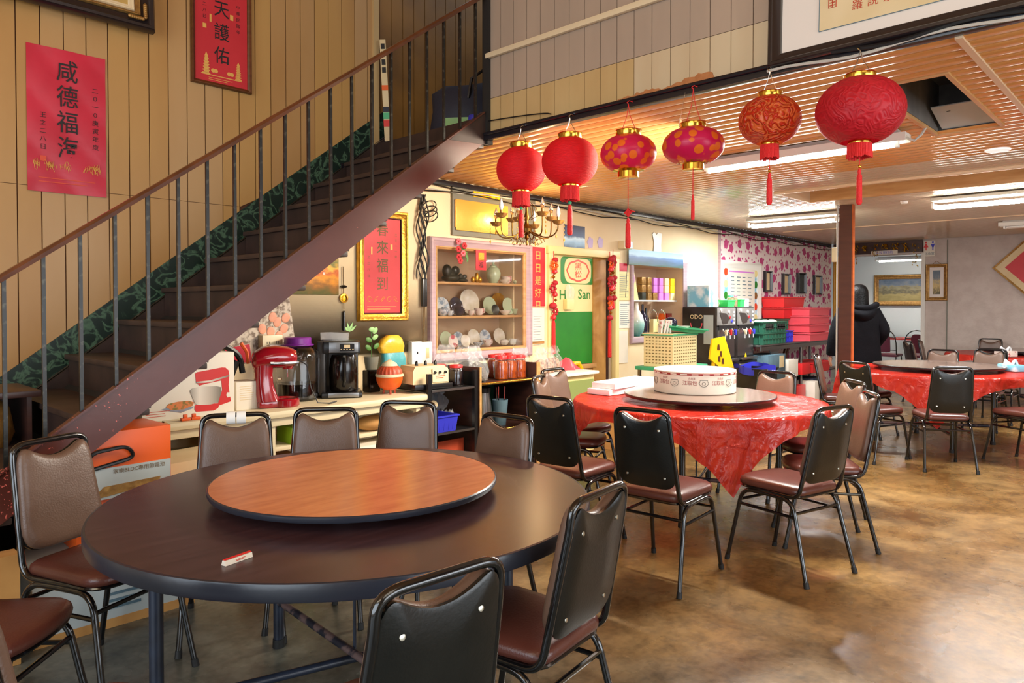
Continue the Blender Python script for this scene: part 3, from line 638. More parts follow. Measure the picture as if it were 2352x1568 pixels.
# ================================================================ LAMPS
def lamp(x, y0, y1, zt, n, label, lit=True, dx=.17, plate=.3, group=None):
    zc = zt; t = thing('fluorescent_lamp', label, 'lamp', (x, (y0+y1)/2, zc)); L_ = y1-y0
    if plate:
        mb = MB(); mb.box((0, 0, .035), (plate, L_+.1, .02), bev=.006)
        for s in (-1, 1): mb.box((s*plate/2, 0, .018), (.012, L_+.1, .05))
        build('reflector', mb, 'white_paint', t)
    for q in range(n):
        xx = (q-(n-1)/2)*dx
        mb = MB(); mb.cyl((xx, -L_/2+.03, -.02), (xx, L_/2-.03, -.02), .015, n=14); build('tube', mb, 'tube_on' if lit else 'white_plastic', t)
        mb = MB()
        for s in (-1, 1): mb.box((xx, s*(L_/2-.012), -.008), (.035, .024, .06), bev=.006)
        build('lamp_holder', mb, 'white_plastic', t)
    mb = MB(); mb.box((0, 0, .055), (max(.07 if n < 2 else .2, plate*.4), L_, .03)); build('batten', mb, 'enamel_grey', t); return t
lamp(4.93, 1.36, 2.68, 2.445, 1, 'single-tube fluorescent lamp behind the two largest lanterns', plate=.11)
lamp(8.3, .35, 1.97, 2.435, 2, 'lit twin-tube fluorescent lamp at the right edge, beyond the ceiling beam', plate=0, dx=.13)
lamp(8.6, 3.0, 4.08, 2.425, 2, 'lit twin-tube fluorescent lamp left of the brown column, near the long wall', plate=0, dx=.13)
lamp(11.3, .4, 1.85, 2.46, 2, 'unlit white twin-tube lamp near the far grey wall', lit=False, dx=.08, plate=.16)
lamp(16.2, 3.7, 4.85, 2.36, 1, 'lit fluorescent lamp in the pale back room', plate=.1)
mb = MB(); mb.tube([(4.93, 1.34, 2.47), (4.95, 1.28, 2.44), (4.99, 1.25, 2.48), (4.97, 1.22, 2.52)], .008, 6); single('cable_tail', mb, 'grey_cable', 'short grey cable tail at the end of the near fluorescent lamp', 'cable')
mb = MB(); p = OZ(2292, 345, 2.515); mb.lathe([(0, -.004), (.055, -.006), (.075, -.002), (.08, .006)], n=24); single('ceiling_downlight', mb, 'lilac_tile', 'round flush downlight in the low ceiling beside the open hatch', 'lamp', (p.x, p.y, 2.513))
mb = MB(); mb.lathe([(0, -.03), (.03, -.028), (.04, 0), (0, .0)], n=14); single('smoke_detector', mb, 'white_plastic', 'small white sensor on the low ceiling right of the brown column', 'sensor', (8.35, 2.25, 2.518))
# ================================================================ COLUMN
cp = OX(1942, 700, 8.25)
CO = thing('column', 'slim brown post standing between the two red tables', 'column', (8.25, 2.80, 0))
mb = MB(); mb.box((0, 0, 1.26), (.05, .135, 2.52)); build('post', mb, 'column_wood', CO)
M['lit_wood'] = mat('lit_brown_board', (190, 96, 40), .35, col2=(176, 84, 34), scale=4, stretch=(1, 1, 6)); mb = MB(); mb.box((.0, -.075, 1.26), (.052, .015, 2.52)); build('lit_side_board', mb, 'lit_wood', CO)  # brighter orange paints in the strong light on this side of the post
mb = MB(); mb.cyl((-.02, .085, .5), (-.02, .085, 2.52), .01, n=10); build('conduit', mb, 'grey_cable', CO)
mb = MB(); mb.box((-.02, .11, 1.98), (.05, .055, .16), bev=.006); build('switch_box', mb, 'cream_plastic', CO)
# ================================================================ LANTERNS
XL = 3.31
def lantern(px, y0, y1, rxp, skin, cap_w, label, base='fringe', tas=None, knot=False, small=False, ribs=0, group='red lanterns hung along the mezzanine edge'):
    c = OX(px, (y0+y1)/2, XL); d = (c-CAM).dot(FW); k = d/F_PX
    rx = rxp*k; rz = (y1-y0)/2*k; t = thing('lantern', label, 'lantern', (XL, c.y, c.z), group=group)
    prof = []; cw = cap_w*k/2
    for i in range(25):
        a = pi*i/24; r = rx*sin(a)**.9; z = -rz*cos(a)
        if r < cw*.9: continue
        if ribs: r *= 1-.012*abs(sin(i*2.1))
        prof.append((r, z))
    mb = MB(); mb.lathe(prof, n=48)
    nn = 48; mb.f = [f for f in mb.f if len(f) == 4]
    if ribs: mb.v = [(x*(1+.010*cos(8*atan2(y, x))), y*(1+.010*cos(8*atan2(y, x))), z) for x, y, z in mb.v]
    build('skin', mb, skin, t, rot=(0, 0, px*.01), angle=60)
    mb = MB(); zt = prof[-1][1]; h = 12*k; mb.lathe([(cw*.96, zt-.004), (cw*1.0, zt), (cw, zt+h*.9), (cw*1.05, zt+h), (cw*.9, zt+h), (cw*.88, zt)], n=32); build('top_cap', mb, 'brass', t)
    zb = prof[0][1]
    if base == 'fringe':
        fw = cap_w*.36*k
        mb = MB(); mb.lathe([(fw, zb-5*k), (fw*1.03, zb-3*k), (fw, zb+3*k)], n=28); build('bottom_ring', mb, 'brass', t)
        mb = MB(); h0, h1 = zb-4*k, zb-38*k
        for i in range(44):
            a = 2*pi*i/44; mb.cyl((cos(a)*fw, sin(a)*fw, h0), (cos(a)*fw*1.06, sin(a)*fw*1.06, h1+random.random()*.008), fw*.085, n=5)
        build('fringe', mb, 'red_thread', t); zb2 = h1
    else:
        fw = cap_w*.42*k; mb = MB(); mb.lathe([(fw*.9, zb-15*k), (fw, zb-14*k), (fw, zb-1*k), (fw*1.5, zb+2*k), (fw*1.45, zb+4*k)], n=32)
        mb.v = [(x*(1+(.06*cos(14*atan2(y, x)) if z > zb else 0)), y*(1+(.06*cos(14*atan2(y, x)) if z > zb else 0)), z) for x, y, z in mb.v]
        build('bottom_cap', mb, 'brass', t); zb2 = zb-15*k
    if tas:
        ta, tb = [c.z-(((v)-(y0+y1)/2)*k) - c.z for v in tas[:2]]
        mb = MB(); mb.tube([(0, 0, zb2+.03), (0, 0, ta)], .0022, 5); build('cord', mb, 'red_thread', t)
        if knot:
            kz = c.z-((knot-(y0+y1)/2)*k)-c.z; mb = MB(); q = 10*k
            for a in (-q, -q/2, 0, q/2, q):
                mb.tube([(0, a-q*.9, kz-a*.0), (0, a*.0, kz+q*1.0-abs(a)*.2), (0, a*.6+q*.5, kz)], .003, 5)
            mb.prism([(-.004, -q, kz), (-.004, 0, kz+q), (-.004, q, kz), (-.004, 0, kz-q)], (.008, 0, 0)); build('knot', mb, 'red_thread', t)
        w = (4 if small else 6)*k; mb = MB(); mb.lathe([(0, ta+.004), (w*.5, ta), (w*.7, ta-.012), (w*.55, ta-.02), (w, ta-.03), (w*1.1, tb+.01), (w*.7, tb), (0, tb)], n=10); build('tassel', mb, 'red_thread', t)
        if base == 'fringe':
            mb = MB(); mb.ball((0, 0, ta+.012), 4*k, 10, 6); build('bead', mb, 'tray_green' if px < 1400 else 'brass', t)
    mb = MB(); top = prof[-1][1]+12*k; hz = 2.545-c.z
    mb.tube([(0, -cw*.7, top-.004), (0, -.01, top+(hz-top)*.5), (0, 0, hz-.02)], .0018, 5); mb.tube([(0, cw*.7, top-.004), (0, .01, top+(hz-top)*.5), (0, 0, hz-.02)], .0018, 5)
    mb.tube([(.0, 0, hz-.02), (.0, .01, hz-.01), (.02, .008, hz+.004), (.04, 0, hz)], .0022, 5); build('hanging_wire', mb, 'red_thread' if px in (1443, 1592) else 'chrome', t)
    return t
lantern(1197, 337, 441, 57, 'lan_plain', 52, 'plain red thread lantern hanging nearest the staircase', tas=(482, 545))
lantern(1309, 315, 428, 65, 'lan_plain', 55, 'plain red thread lantern, second from the staircase, above the display cabinet', tas=(470, 540))
lantern(1443, 309, 397, 65, 'lan_pink', 58, 'pink lantern with orange discs and a knotted red tassel', base='cap', tas=(502, 570), knot=488, ribs=1)
lantern(1592, 292, 379, 71, 'lan_pink', 58, 'pink lantern with orange discs and a thin cord, beside the lit tube lamp', base='cap', tas=(447, 505), small=True, ribs=1)
lantern(1768, 220, 333, 69, 'lan_orange', 52, 'orange-red lantern embossed with winding characters', tas=(398, 470))
lantern(1975, 178, 332, 96, 'lan_big', 68, 'largest lantern, deep red and embossed, under the big framed calligraphy', tas=(388, 470))
mb = MB(); lp = OX(1563, 285, XL-.02); mb.lathe([(0, -.02), (.007, -.015), (.009, 0), (.006, .012), (.006, .03), (0, .03)], (0, 0, 0), n=12); mb.tube([(0, 0, .03), (.0, -.01, .08), (.01, -.02, .16)], .0015, 5)
single('small_bulb', mb, 'glass', 'tiny clear bulb dangling beside the pink lantern near the tube lamp', 'bulb', (lp.x, lp.y, lp.z))
# ================================================================ CHAIRS
def rounded(pts, rad, n=5):
    pts = [Vector(p) for p in pts]; out = [pts[0]]
    for i in range(1, len(pts)-1):
        a, b, c = pts[i-1], pts[i], pts[i+1]; r = rad[i-1] if isinstance(rad, (list, tuple)) else rad
        p = b+(a-b).normalized()*min(r, (a-b).length*.48); q = b+(c-b).normalized()*min(r, (c-b).length*.48)
        for k in range(n+1):
            t = k/n; out.append(p*(1-t)**2+b*2*t*(1-t)+q*t*t)
    out.append(pts[-1]); return out
def outline_round(pts, rad, n=4):
    P = [Vector((x, y, 0)) for x, y in pts]; m = len(P); out = []
    for i in range(m):
        a, b, c = P[i-1], P[i], P[(i+1) % m]; r = rad[i] if isinstance(rad, (list, tuple)) else rad
        p = b+(a-b).normalized()*min(r, (a-b).length*.49); q = b+(c-b).normalized()*min(r, (c-b).length*.49)
        for k in range(n+1):
            t = k/n; v = p*(1-t)**2+b*2*t*(1-t)+q*t*t; out.append((v.x, v.y))
    return out
def pad(mb, out, levels, fn, ctr):
    """levels [(inset, height)], fn maps (x, y, h) to 3d; closes with a fan at each end"""
    n = len(out); vs = []; fs = []
    for (s, h) in levels:
        for (x, y) in out:
            dx, dy = x-ctr[0], y-ctr[1]; l = sqrt(dx*dx+dy*dy)+1e-9; kk = (s-10) if s >= 10 else (max(0, 1-s/l) if s < .5 else (1-s))
            vs.append(fn(ctr[0]+dx*kk, ctr[1]+dy*kk, h))
    for j in range(len(levels)-1):
        for i in range(n): fs.append((j*n+i, j*n+(i+1) % n, (j+1)*n+(i+1) % n, (j+1)*n+i))
    vs.append(fn(ctr[0], ctr[1], levels[0][1])); vs.append(fn(ctr[0], ctr[1], levels[-1][1]+(.0002)))
    a, b = len(vs)-2, len(vs)-1; m = (len(levels)-1)*n
    for i in range(n): fs.append((a, (i+1) % n, i)); fs.append((b, m+i, m+(i+1) % n))
    return mb.add(vs, fs)
RT_ = .0118
def make_chair(name, label):
    t = thing(name, label, 'chair')
    so = outline_round([(-.165, -.19), (.165, -.19), (.195, .18), (.10, .225), (-.10, .225), (-.195, .18)], [.05, .05, .07, .1, .1, .07])
    mb = MB(); pad(mb, so, [(.02, .434), (.0, .442), (-.003, .456), (.002, .470), (.018, .481), (10.72, .486), (10.45, .489), (10.2, .490)], lambda x, y, h: (x, y, h), (0, 0)); build('seat', mb, 'seat_vinyl', t, angle=60)
    mb = MB(); mb.tube([(x*.96, y*.96, .431) for x, y in so], .0065, 6, closed=True); mb.box((0, -.1, .433), (.33, .02, .006)); mb.box((0, .1, .433), (.34, .02, .006)); build('seat_frame', mb, 'black_tube', t)
    bo = outline_round([(-.125, 0), (.125, 0), (.166, .05), (.146, .355), (.118, .388), (.06, .352), (0, .338), (-.06, .352), (-.118, .388), (-.146, .355), (-.166, .05)], [.05, .05, .05, .05, .018, .04, .04, .04, .018, .05, .05], 3)
    def bf(x, u, h): z = .505+u*.975; return (x, -.197-.195*(z-.5)+h*.98, z+h*.19)
    mb = MB(); pad(mb, bo, [(.004, .0), (.0, .008), (.001, .022), (.010, .033), (10.84, .0365), (10.66, .038), (10.4, .0385), (10.15, .0388)], bf, (0, .18)); build('backrest', mb, 'vinyl', t, angle=60)
    mb = MB(); pad(mb, bo, [(.003, .002), (-.002, -.002), (-.002, -.010), (.010, -.015), (.6, -.016)], bf, (0, .18)); sh = build('back_shell', mb, 'shell', t, angle=50)
    for x, u in ((-.095, .31), (.095, .31), (-.105, .06), (.105, .06)):
        mb = MB(); mb.lathe([(0, 0), (.0075, .0), (.007, .003), (0, .005)], n=10); p = bf(x, u, -.014); build('bolt', mb, 'bolt', sh, p, (pi/2-.2, 0, 0))
    P = [(-.172, .06, .428), (-.172, -.185, .428), (-.152, -.262, .845), (-.148, -.272, .897), (.148, -.272, .897), (.152, -.262, .845), (.172, -.185, .428), (.172, .06, .428)]
    P = [P[0], P[1], (P[2][0]+.001, P[2][1], P[2][2]-.03), P[3], P[4], (P[5][0]-.001, P[5][1], P[5][2]-.03), P[6], P[7]]
    mb = MB(); mb.tube(rounded(P, [.06, .01, .055, .055, .01, .06], 6), RT_, 10); build('back_frame', mb, 'black_tube', t, angle=60)
    for sx in (-1, 1):
        for sy, yf, ya in ((1, .25, .165), (-1, -.26, -.155)):
            mb = MB(); mb.tube(rounded([(sx*.203, yf, .0), (sx*.178, ya, .414), (sx*.176, 0, .416)], .07, 6), RT_*.98, 9); lg = build('leg', mb, 'black_tube', t, angle=60)
            mb = MB(); a = Vector((sx*.203, yf, 0)); b = Vector((sx*.178, ya, .414)); mb.cyl(a, a+(b-a)*.07, .0145, .0135, 10); build('foot_cap', mb, 'rubber', lg)
        f = .33/.414
        mb = MB(); mb.cyl((sx*(.203-.025*f), .25-.085*f, .33), (sx*(.203-.025*f), -.26+.105*f, .33), .0085, n=8); build('stretcher', mb, 'black_tube', t)
    f = .35/.414
    mb = MB(); mb.cyl((-.182, -.26+.105*f, .35), (.182, -.26+.105*f, .35), .0085, n=8); build('stretcher', mb, 'black_tube', t)
    mb = MB(); mb.cyl((-.182, .25-.085*f, .35), (.182, .25-.085*f, .35), .0085, n=8); build('stretcher', mb, 'black_tube', t)
    return t
G1, G2, G3, G4 = 'chairs round the bare dark table', 'chairs round the table with the foam boxes', 'chairs round the far red table', 'chairs near the far grey wall'
CH = [
 (.93, 1.325, 356, 'black-backed tube chair nearest the camera, standing in front of the bare dark table', G1),
 (1.587, 1.474, 7.3, 'tube chair with smooth dark back at the right of the bare dark table', G1),
 (2.168, 2.336, 94.3, 'purplish-brown vinyl chair at the far right of the bare dark table, beside the shelf units', G1),
 (2.19, 2.92, 124.4, 'brown vinyl chair behind the turntable, third from the left in the back row', G1),
 (1.80, 2.96, 141.8, 'brown vinyl chair behind the turntable, in front of the coffee machine', G1),
 (1.443, 3.08, 152.5, 'brown vinyl chair with two white rolls of tape hung on its top bar', G1),
 (.886, 2.99, 203.3, 'brown vinyl chair at the left of the dark table, foot of the stair behind it', G1),
 (.43, 2.62, 226, 'chair cut by the left edge of the photo, only its brown seat showing', G1),
 (.47, 1.75, 288, 'chair at the bottom edge of the photo, only a corner of its brown seat showing', G1),
 (3.356, 2.683, 276.6, 'black-backed chair at the left of the red table, nearest the shelf units', G2),
 (3.302, 2.023, 274.7, 'black-backed chair with a brown seat standing square in front of the red table', G2),
 (3.868, 1.601, 345.7, 'black-backed chair with a purplish seat at the right front of the red table', G2),
 (4.43, 1.63, 33, 'reddish-brown chair seen edge-on at the right of the nearer red table', G2),
 (5.02, 1.90, 44, 'tan-brown chair behind the edge-on chair at the nearer red table', G2),
 (5.24, 2.40, 86, 'plain brown chair behind the nearer red table, right of the round box', G2),
 (4.07, 3.26, 205, 'pale brown vinyl chair behind the foam boxes, next to the shelf with snack bags', G2),
 (4.50, 3.55, 182, 'chair behind the foam boxes with only its top bar showing', G2),
 (7.171, 1.622, 300.5, 'black-backed chair square in front of the far red table', G3),
 (7.158, 2.176, 250.8, 'black-backed chair at the left of the far red table, right of the column', G3),
 (7.85, 1.10, 330, 'chair at the right photo edge pushed in at the far red table', G3),
 (7.80, 2.66, 196, 'orange-brown chair left of the brown column, beside the crates', G3),
 (8.39, 2.62, 172, 'orange-brown chair just right of the brown column', G3),
 (9.30, 2.14, 92, 'bluish-shining brown chair behind the far turntable', G3),
 (9.72, 1.78, 86, 'brown chair behind the far table, left of the tissue box', G3),
 (10.42, 1.76, 268, 'black-backed chair at the rearmost red table', G4),
 (11.6, 2.80, 215, 'dark chair turned sideways right of the doorway jamb', G4),
 (12.2, 2.78, 190, 'dark chair turned sideways, second from the doorway jamb', G4),
 (13.0, 2.33, 90, 'dark brown chair with its back against the far grey wall', G4),
]
ch0 = make_chair('dining_chair', CH[0][3]); ch0.location = (CH[0][0], CH[0][1], 0); ch0.rotation_euler = (0, 0, radians(CH[0][2])); ch0['group'] = CH[0][4]
CHS = [ch0]
for (x, y, a, lb, g) in CH[1:]: CHS.append(dup(ch0, (x, y, 0), radians(a), lb, g))
# tape rolls on the top bar of one chair
c6 = CHS[5]; mw = Matrix.Translation(c6.location) @ Euler(c6.rotation_euler).to_matrix().to_4x4()
for q, dx in enumerate((-.034, .012)):
    mb = MB(); mb.lathe([(.014, -.018), (.030, -.020), (.031, 0), (.030, .020), (.014, .018)], n=24, axis=(1, 0, 0)); mb.f = [f for f in mb.f if len(f) == 4]+[]
    p = mw @ Vector((dx+.01, -.272, .884)); single('tape_roll', mb, 'white_plastic', 'white roll hung on the chair bar, '+('left-hand' if q else 'right-hand')+' one of the two', 'tape roll', p, (0, 0, c6.rotation_euler.z), group='white rolls on the chair bar')
# ================================================================ TABLES
def disc(mb, r, z0, z1, n=72, bev=.004): return mb.lathe([(0, z0), (r-bev, z0), (r, z0+bev), (r, z1-bev), (r-bev, z1), (0, z1)], n=n)
def rtable(name, label, c, r, legs, top, edge, loc_susan=None, col_leg='blue_steel'):
    t = thing(name, label, 'table', (c[0], c[1], 0))
    mb = MB(); disc(mb, r-.006, .72, .75, 96, .001); build('tabletop', mb, top, t)
    mb = MB(); mb.lathe([(r-.006, .702), (r, .703), (r+.002, .708), (r+.002, .744), (r, .749), (r-.007, .7502), (r-.007, .74), (r-.02, .703)], n=96); mb.f = [f for f in mb.f if len(f) == 4]; build('edging', mb, edge, t)
    mb = MB(); disc(mb, r-.03, .705, .72, 48); build('underside', mb, 'dark_wood', t)
    for i, (x, y) in enumerate(legs):
        x -= c[0]; y -= c[1]
        mb = MB(); mb.cyl((x, y, 0), (x, y, .71), .021, n=16); lg = build('leg', mb, col_leg, t)
        mb = MB(); mb.cyl((x, y, 0), (x, y, .035), .026, .024, 16); build('foot_cap', mb, 'rubber', lg)
    for a, b in ((0, 2), (1, 3)):
        p, q = legs[a], legs[b]; mb = MB(); mb.cyl((p[0]-c[0], p[1]-c[1], .17+.02*(a)), (q[0]-c[0], q[1]-c[1], .17+.02*a), .015, n=12); build('brace', mb, 'worn_steel' if a else col_leg, t)
    mb = MB(); mb.cyl((0, 0, .16), (0, 0, .71), .006, n=8); build('centre_rod', mb, col_leg, t)
    return t
T1 = rtable('round_table', 'large bare dark round table in the foreground', (1.455, 2.165), .832, [(.84, 2.33), (1.478, 2.753), (2.04, 1.97), (1.40, 1.55)], 'laminate', 'edge')
def susan(c, r, z, mat_, label, edge='black_plastic'):
    t = thing('turntable', label, 'turntable', (c[0], c[1], z))
    mb = MB(); disc(mb, r-.004, .036, .052, 96, .002); build('plate', mb, mat_, t)
    mb = MB(); mb.lathe([(r-.02, .030), (r-.003, .032), (r, .037), (r, .049), (r-.004, .0525), (r-.006, .050)], n=96); mb.f = [f for f in mb.f if len(f) == 4]; build('rim', mb, edge, t)
    mb = MB(); disc(mb, .16, 0, .012, 32); disc(mb, .13, .012, .036, 32); build('bearing', mb, 'steel', t); return t
susan((1.485, 2.19), .503, .7505, 'susan', 'orange-brown wooden turntable on the bare dark table', 'edge')
C2 = (4.58, 2.56); C3 = (8.40, 1.97); C4 = (11.95, 1.75)
def legs4(c, r, a0): return [(c[0]+r*cos(radians(a0+90*i)), c[1]+r*sin(radians(a0+90*i))) for i in range(4)]
T2 = rtable('round_table', 'round table under the nearer red plastic cloth', C2, .84, legs4(C2, .55, 20), 'laminate', 'edge', col_leg='black_tube')
T3 = rtable('round_table', 'round table under the far red plastic cloth, right of the column', C3, .86, legs4(C3, .55, 30), 'laminate', 'edge', col_leg='black_tube')
T4 = rtable('round_table', 'rearmost round table under a red cloth by the grey wall', C4, .86, legs4(C4, .55, 30), 'laminate', 'edge')
def cloth(c, R, half, ang, label, seed=0, n=110, drop=1.0):
    rnd = random.Random(seed); ph = [rnd.random()*6.28 for _ in range(8)]
    def fn(u, v):
        x, y = (u*2-1)*half, (v*2-1)*half; r = sqrt(x*x+y*y); th = atan2(y, x)
        if r <= R: rr = r; z = .7545+.0012*sin(x*23+ph[0])*sin(y*19+ph[1])
        else:
            e = (r-R)*drop; s = min(1, e/.10)
            fold = (sin(th*13+ph[2])*.020+sin(th*29+ph[3]+e*9)*.009+sin(th*7+ph[4])*.018+.008*sin(th*53+e*31))*s
            rr = R+.010+min(e, .03)*.5+fold*min(1.6, .35+e*2.2)+e*.10; z = .7545-max(0, e-.012)*.985+.006*sin(th*17+ph[5]+e*20)*s
        a = th+radians(ang); return (cos(a)*rr, sin(a)*rr, z)
    mb = MB(); mb.grid(fn, n, n); return single('tablecloth', mb, 'cloth', label, 'tablecloth', (c[0], c[1], 0), angle=80)
cloth(C2, .845, .93, 222-45, 'red plastic cloth on the nearer round table with the white round box', 1)
cloth(C3, .865, .97, 240, 'red plastic cloth on the far round table right of the column', 2)
cloth(C4, .865, .95, 240, 'red plastic cloth on the rearmost round table', 3, 70)
susan((4.53, 2.516), .516, .757, 'susan_dark', 'dark brown turntable under the white round box')
susan((8.44, 1.95), .60, .757, 'susan_dark', 'large grey-brown turntable on the far red table')
susan((11.95, 1.70), .5, .757, 'susan_dark', 'turntable on the rearmost red table')
# round printed box
RB = thing('round_box', 'white round paper box with red printed band on the turntable', 'box', (4.62, 2.60, .8105))
mb = MB(); mb.lathe([(0, .002), (.280, .0), (.285, .004), (.285, .155), (.282, .158), (.276, .158), (.274, .140), (0, .140)], n=80); build('body', mb, 'white_card', RB)
mb = MB(); mb.lathe([(.2862, .132), (.2868, .133), (.2868, .146), (.2862, .147)], n=80); mb.f = [f for f in mb.f if len(f) == 4]; M['band_red'] = mat('dark_red_print', (150, 50, 44), .5); build('printed_band', mb, 'band_red', RB)
for i in range(24):
    a = 2*pi*i/24; mb = MB(); q = MB()
    mb.box((0, 0, .1395), (.045, .0012, .007)); build('band_lettering', mb, 'white_card', RB, (cos(a)*.2875, sin(a)*.2875, 0), (0, 0, a+pi/2))
for i in range(9):
    a = 2*pi*i/9+.12; r_ = .2866
    for j, ch in enumerate('江取包'):
        b = a+(j-1.6)*.115; letter(ch, 'band_red', RB, (cos(b)*r_, sin(b)*r_, .080), .034, rot=(pi/2, 0, b+pi/2), name='character')
    b = a-.02; letter('吉品堂', 'band_red', RB, (cos(b)*r_, sin(b)*r_, .112), .016, rot=(pi/2, 0, b+pi/2), name='lettering')
    mb = MB(); b = a+.26; mb.tube([(-.026, 0, .102), (.026, 0, .102), (.026, 0, .092), (.032, 0, .078), (.018, 0, .062), (0, 0, .055), (-.018, 0, .062), (-.032, 0, .078), (-.026, 0, .092)], .0013, 5, closed=True); mb.tube([(cos(t)*.012, 0, .078+sin(t)*.011) for t in [2*pi*k/12 for k in range(12)]], .0009, 4, closed=True)
    build('bun_emblem', mb, 'ink', RB, (cos(b)*(r_+.0006), sin(b)*(r_+.0006), 0), (0, 0, b+pi/2))
# foam boxes
for i, (z, dx, a, lb) in enumerate(((.7575, 0, -.03, 'lower white foam tray at the left of the red table'), (.803, .03, .05, 'upper white foam tray, lying askew on the lower one'))):
    t = thing('foam_tray', lb, 'tray', (4.60+dx, 3.20, z), a, 'white foam trays on the red table'); mb = MB(); mb.box((0, 0, .021), (.62, .21, .042), bev=.006); build('body', mb, 'foam', t)
    mb = MB(); mb.box((0, 0, .043), (.60, .19, .004)); build('lid_panel', mb, 'foam', t)
# folded paper packet on the bare table
p = OZ(545, 1286, .7525); t = thing('chopstick_packet', 'small red and white folded paper packet on the bare dark table', 'packet', (p.x, p.y, .7505), radians(12))
mb = MB(); mb.prism([(-.042, -.009, 0), (-.042, .009, 0), (-.042, .004, .013), (-.042, -.006, .012)], (.084, 0, 0)); build('body', mb, 'white_card', t)
mb = MB(); mb.prism([(-.040, .0045, .0135), (-.040, .0095, .0005), (-.040, .0105, .001), (-.040, .0040, .0150), (-.040, -.004, .0135)], (.082, 0, 0)); build('red_face', mb, 'red_plastic', t)
mb = MB(); marks(mb, -.01, .008, .03, 2, .003, .0012, y=-.0088); build('print', mb, 'orange_red', t, rot=(0, 0, 0))
# tissue boxes
def tissue(px, py, z, lb, s=1, m='tissue_box'):
    p = OZ(px, py, z); t = thing('tissue_packet', lb, 'tissue packet', (p.x, p.y, z), .9)
    mb = MB(); mb.box((0, 0, .035*s), (.22*s, .12*s, .07*s), bev=.012); build('pack', mb, m, t)
    mb = MB(); mb.grid(lambda u, v: ((u-.5)*.13*s, (v-.5)*.05*s+.01*sin(u*9), .07*s+.05*s*sin(pi*v)*(.6+.4*sin(u*7+1))), 14, 10); build('tissue', mb, 'tissue', t)
tissue(2322, 852, .757, 'blue and white tissue packet on the far red table')
tissue(2310, 818, .757, 'pale pink and white tissue packet on the rearmost red table', 1.1, 'rose_china')
# ================================================================ ON THE PANELLED WALL
def rect_on_wall(px0, py0, px1, py1, Y=YW, pxy=None):
    """centre x, centre z, width, height of a hanging rectangle read at its left-top and right-bottom pixels"""
    a = OY(px0, py0, Y); b = OY(px1, py1, Y); return (a.x+b.x)/2, (a.z+b.z)/2, b.x-a.x, a.z-b.z
def picture(name, label, cat, loc, rz, w, h, bw, fm, pic, d=.03, mount=None, mw=.0, tilt=0):
    t = thing(name, label, cat, loc, rz)
    if fm: build('frame', frame_mb(w, h, bw, d), fm, t)
    iw, ih = w-2*bw, h-2*bw
    if mount:
        mb = MB(); mb.box((0, -.006, 0), (iw+.01, .008, ih+.01)); build('mount', mb, mount, t)
        iw -= 2*mw; ih -= 2*mw
    mb = MB(); mb.box((0, -.012 if mount else -.006, 0), (iw, .006, ih)); build('picture', mb, pic, t)
    return t, iw, ih
YP = YW-.012
# red poster
x, z, w, h = rect_on_wall(67, 113, 236, 440, YP); w *= 1.0
PO = thing('red_poster', 'unframed bright red paper poster with brush characters on the ochre planks', 'poster', (x, YP-.002, z))
hh = .83; ww_ = .405
mb = MB(); mb.grid(lambda u, v: ((u-.5)*ww_, -.004-.004*abs(sin(u*5+v*9))-.010*max(0, .12-u)*max(0, .1-v)*60, (v-.5)*hh), 20, 30); build('sheet', mb, 'pink_red_paper', PO)
column_text('咸德福海', 'ink', PO, .0, .285, .148, .135, y=-.0125, bold=.003, sx=.85)
column_text('二０一０庚寅年度', 'ink', PO, .145, .21, .048, .036, y=-.0105); column_text('王之二八日', 'ink', PO, -.125, .02, .045, .034, y=-.0105)
mb = MB(); rnd = random.Random(4)
for i in range(22): a = rnd.random(); mb.tube([((a-.5)*.34+.012*cos(k*.8), -.0095, -.285+rnd.random()*.05+.012*sin(k*.8)) for k in range(7)], .0012, 4)
build('gold_clouds', mb, 'gold_ink', PO, kind='stuff')
mb = MB(); marks(mb, -.15, -.335, .30, 2, .022, .005, y=-.0095, jag=.2); mb.box((-.125, -.0095, -.225), (.03, .001, .03)); build('print', mb, 'orange_red', PO)
# framed red poster
x0 = OY(437, 190, YP).x; x1 = OY(575, 217, YP).x; zb = OY(506, 203, YP).z
fw_, fh_ = x1-x0, 1.02
t, iw, ih = picture('framed_calligraphy', 'brown-framed red calligraphy hanging high on the ochre planks', 'picture', ((x0+x1)/2, YP-.003, zb+fh_/2), 0, fw_, fh_, .028, 'brown_wood', 'red_paper', .03)
column_text('皇天護佑', 'ink', t, .0, .165, .155, .12, y=-.0105, bold=.006, sx=.9); column_text('中華民國年', 'ink', t, .115, .06, .042, .028, y=-.0105); column_text('王之二八日', 'ink', t, -.115, .10, .04, .028, y=-.0105)
mb = MB()
for cx, sc in ((-.105, 1.0), (.115, .85)):
    for q in range(6): mb.box((cx, -.0098, -.43+q*.019*sc), (.052*sc*(1-.08*q), .001, .008*sc)); mb.box((cx, -.0098, -.421+q*.019*sc), (.034*sc*(1-.08*q), .001, .012*sc))
    mb.prism([(cx-.012, -.0098, -.43+.112*sc), (cx+.012, -.0098, -.43+.112*sc), (cx, -.0098, -.43+.14*sc)], (0, .001, 0))
for cx in (-.06, -.04, .05, .07): mb.lathe([(.001, -.0005), (.014, 0), (0, .0005)], (cx, -.0098, -.405), n=8, axis=(0, -1, 0))
mb.box((0, -.0098, -.437), (.28, .001, .006)); build('gold_pagodas', mb, 'gold_ink', t)
mb = MB(); mb.box((.07, -.0098, -.02), (.022, .001, .036)); mb.box((-.075, -.0098, -.06), (.012, .001, .05)); mb.box((-.115, -.0098, -.12), (.024, .001, .03)); marks(mb, -.09, -.455, .17, 2, .012, .003, y=-.0098); build('seal', mb, 'gold_ink', t)
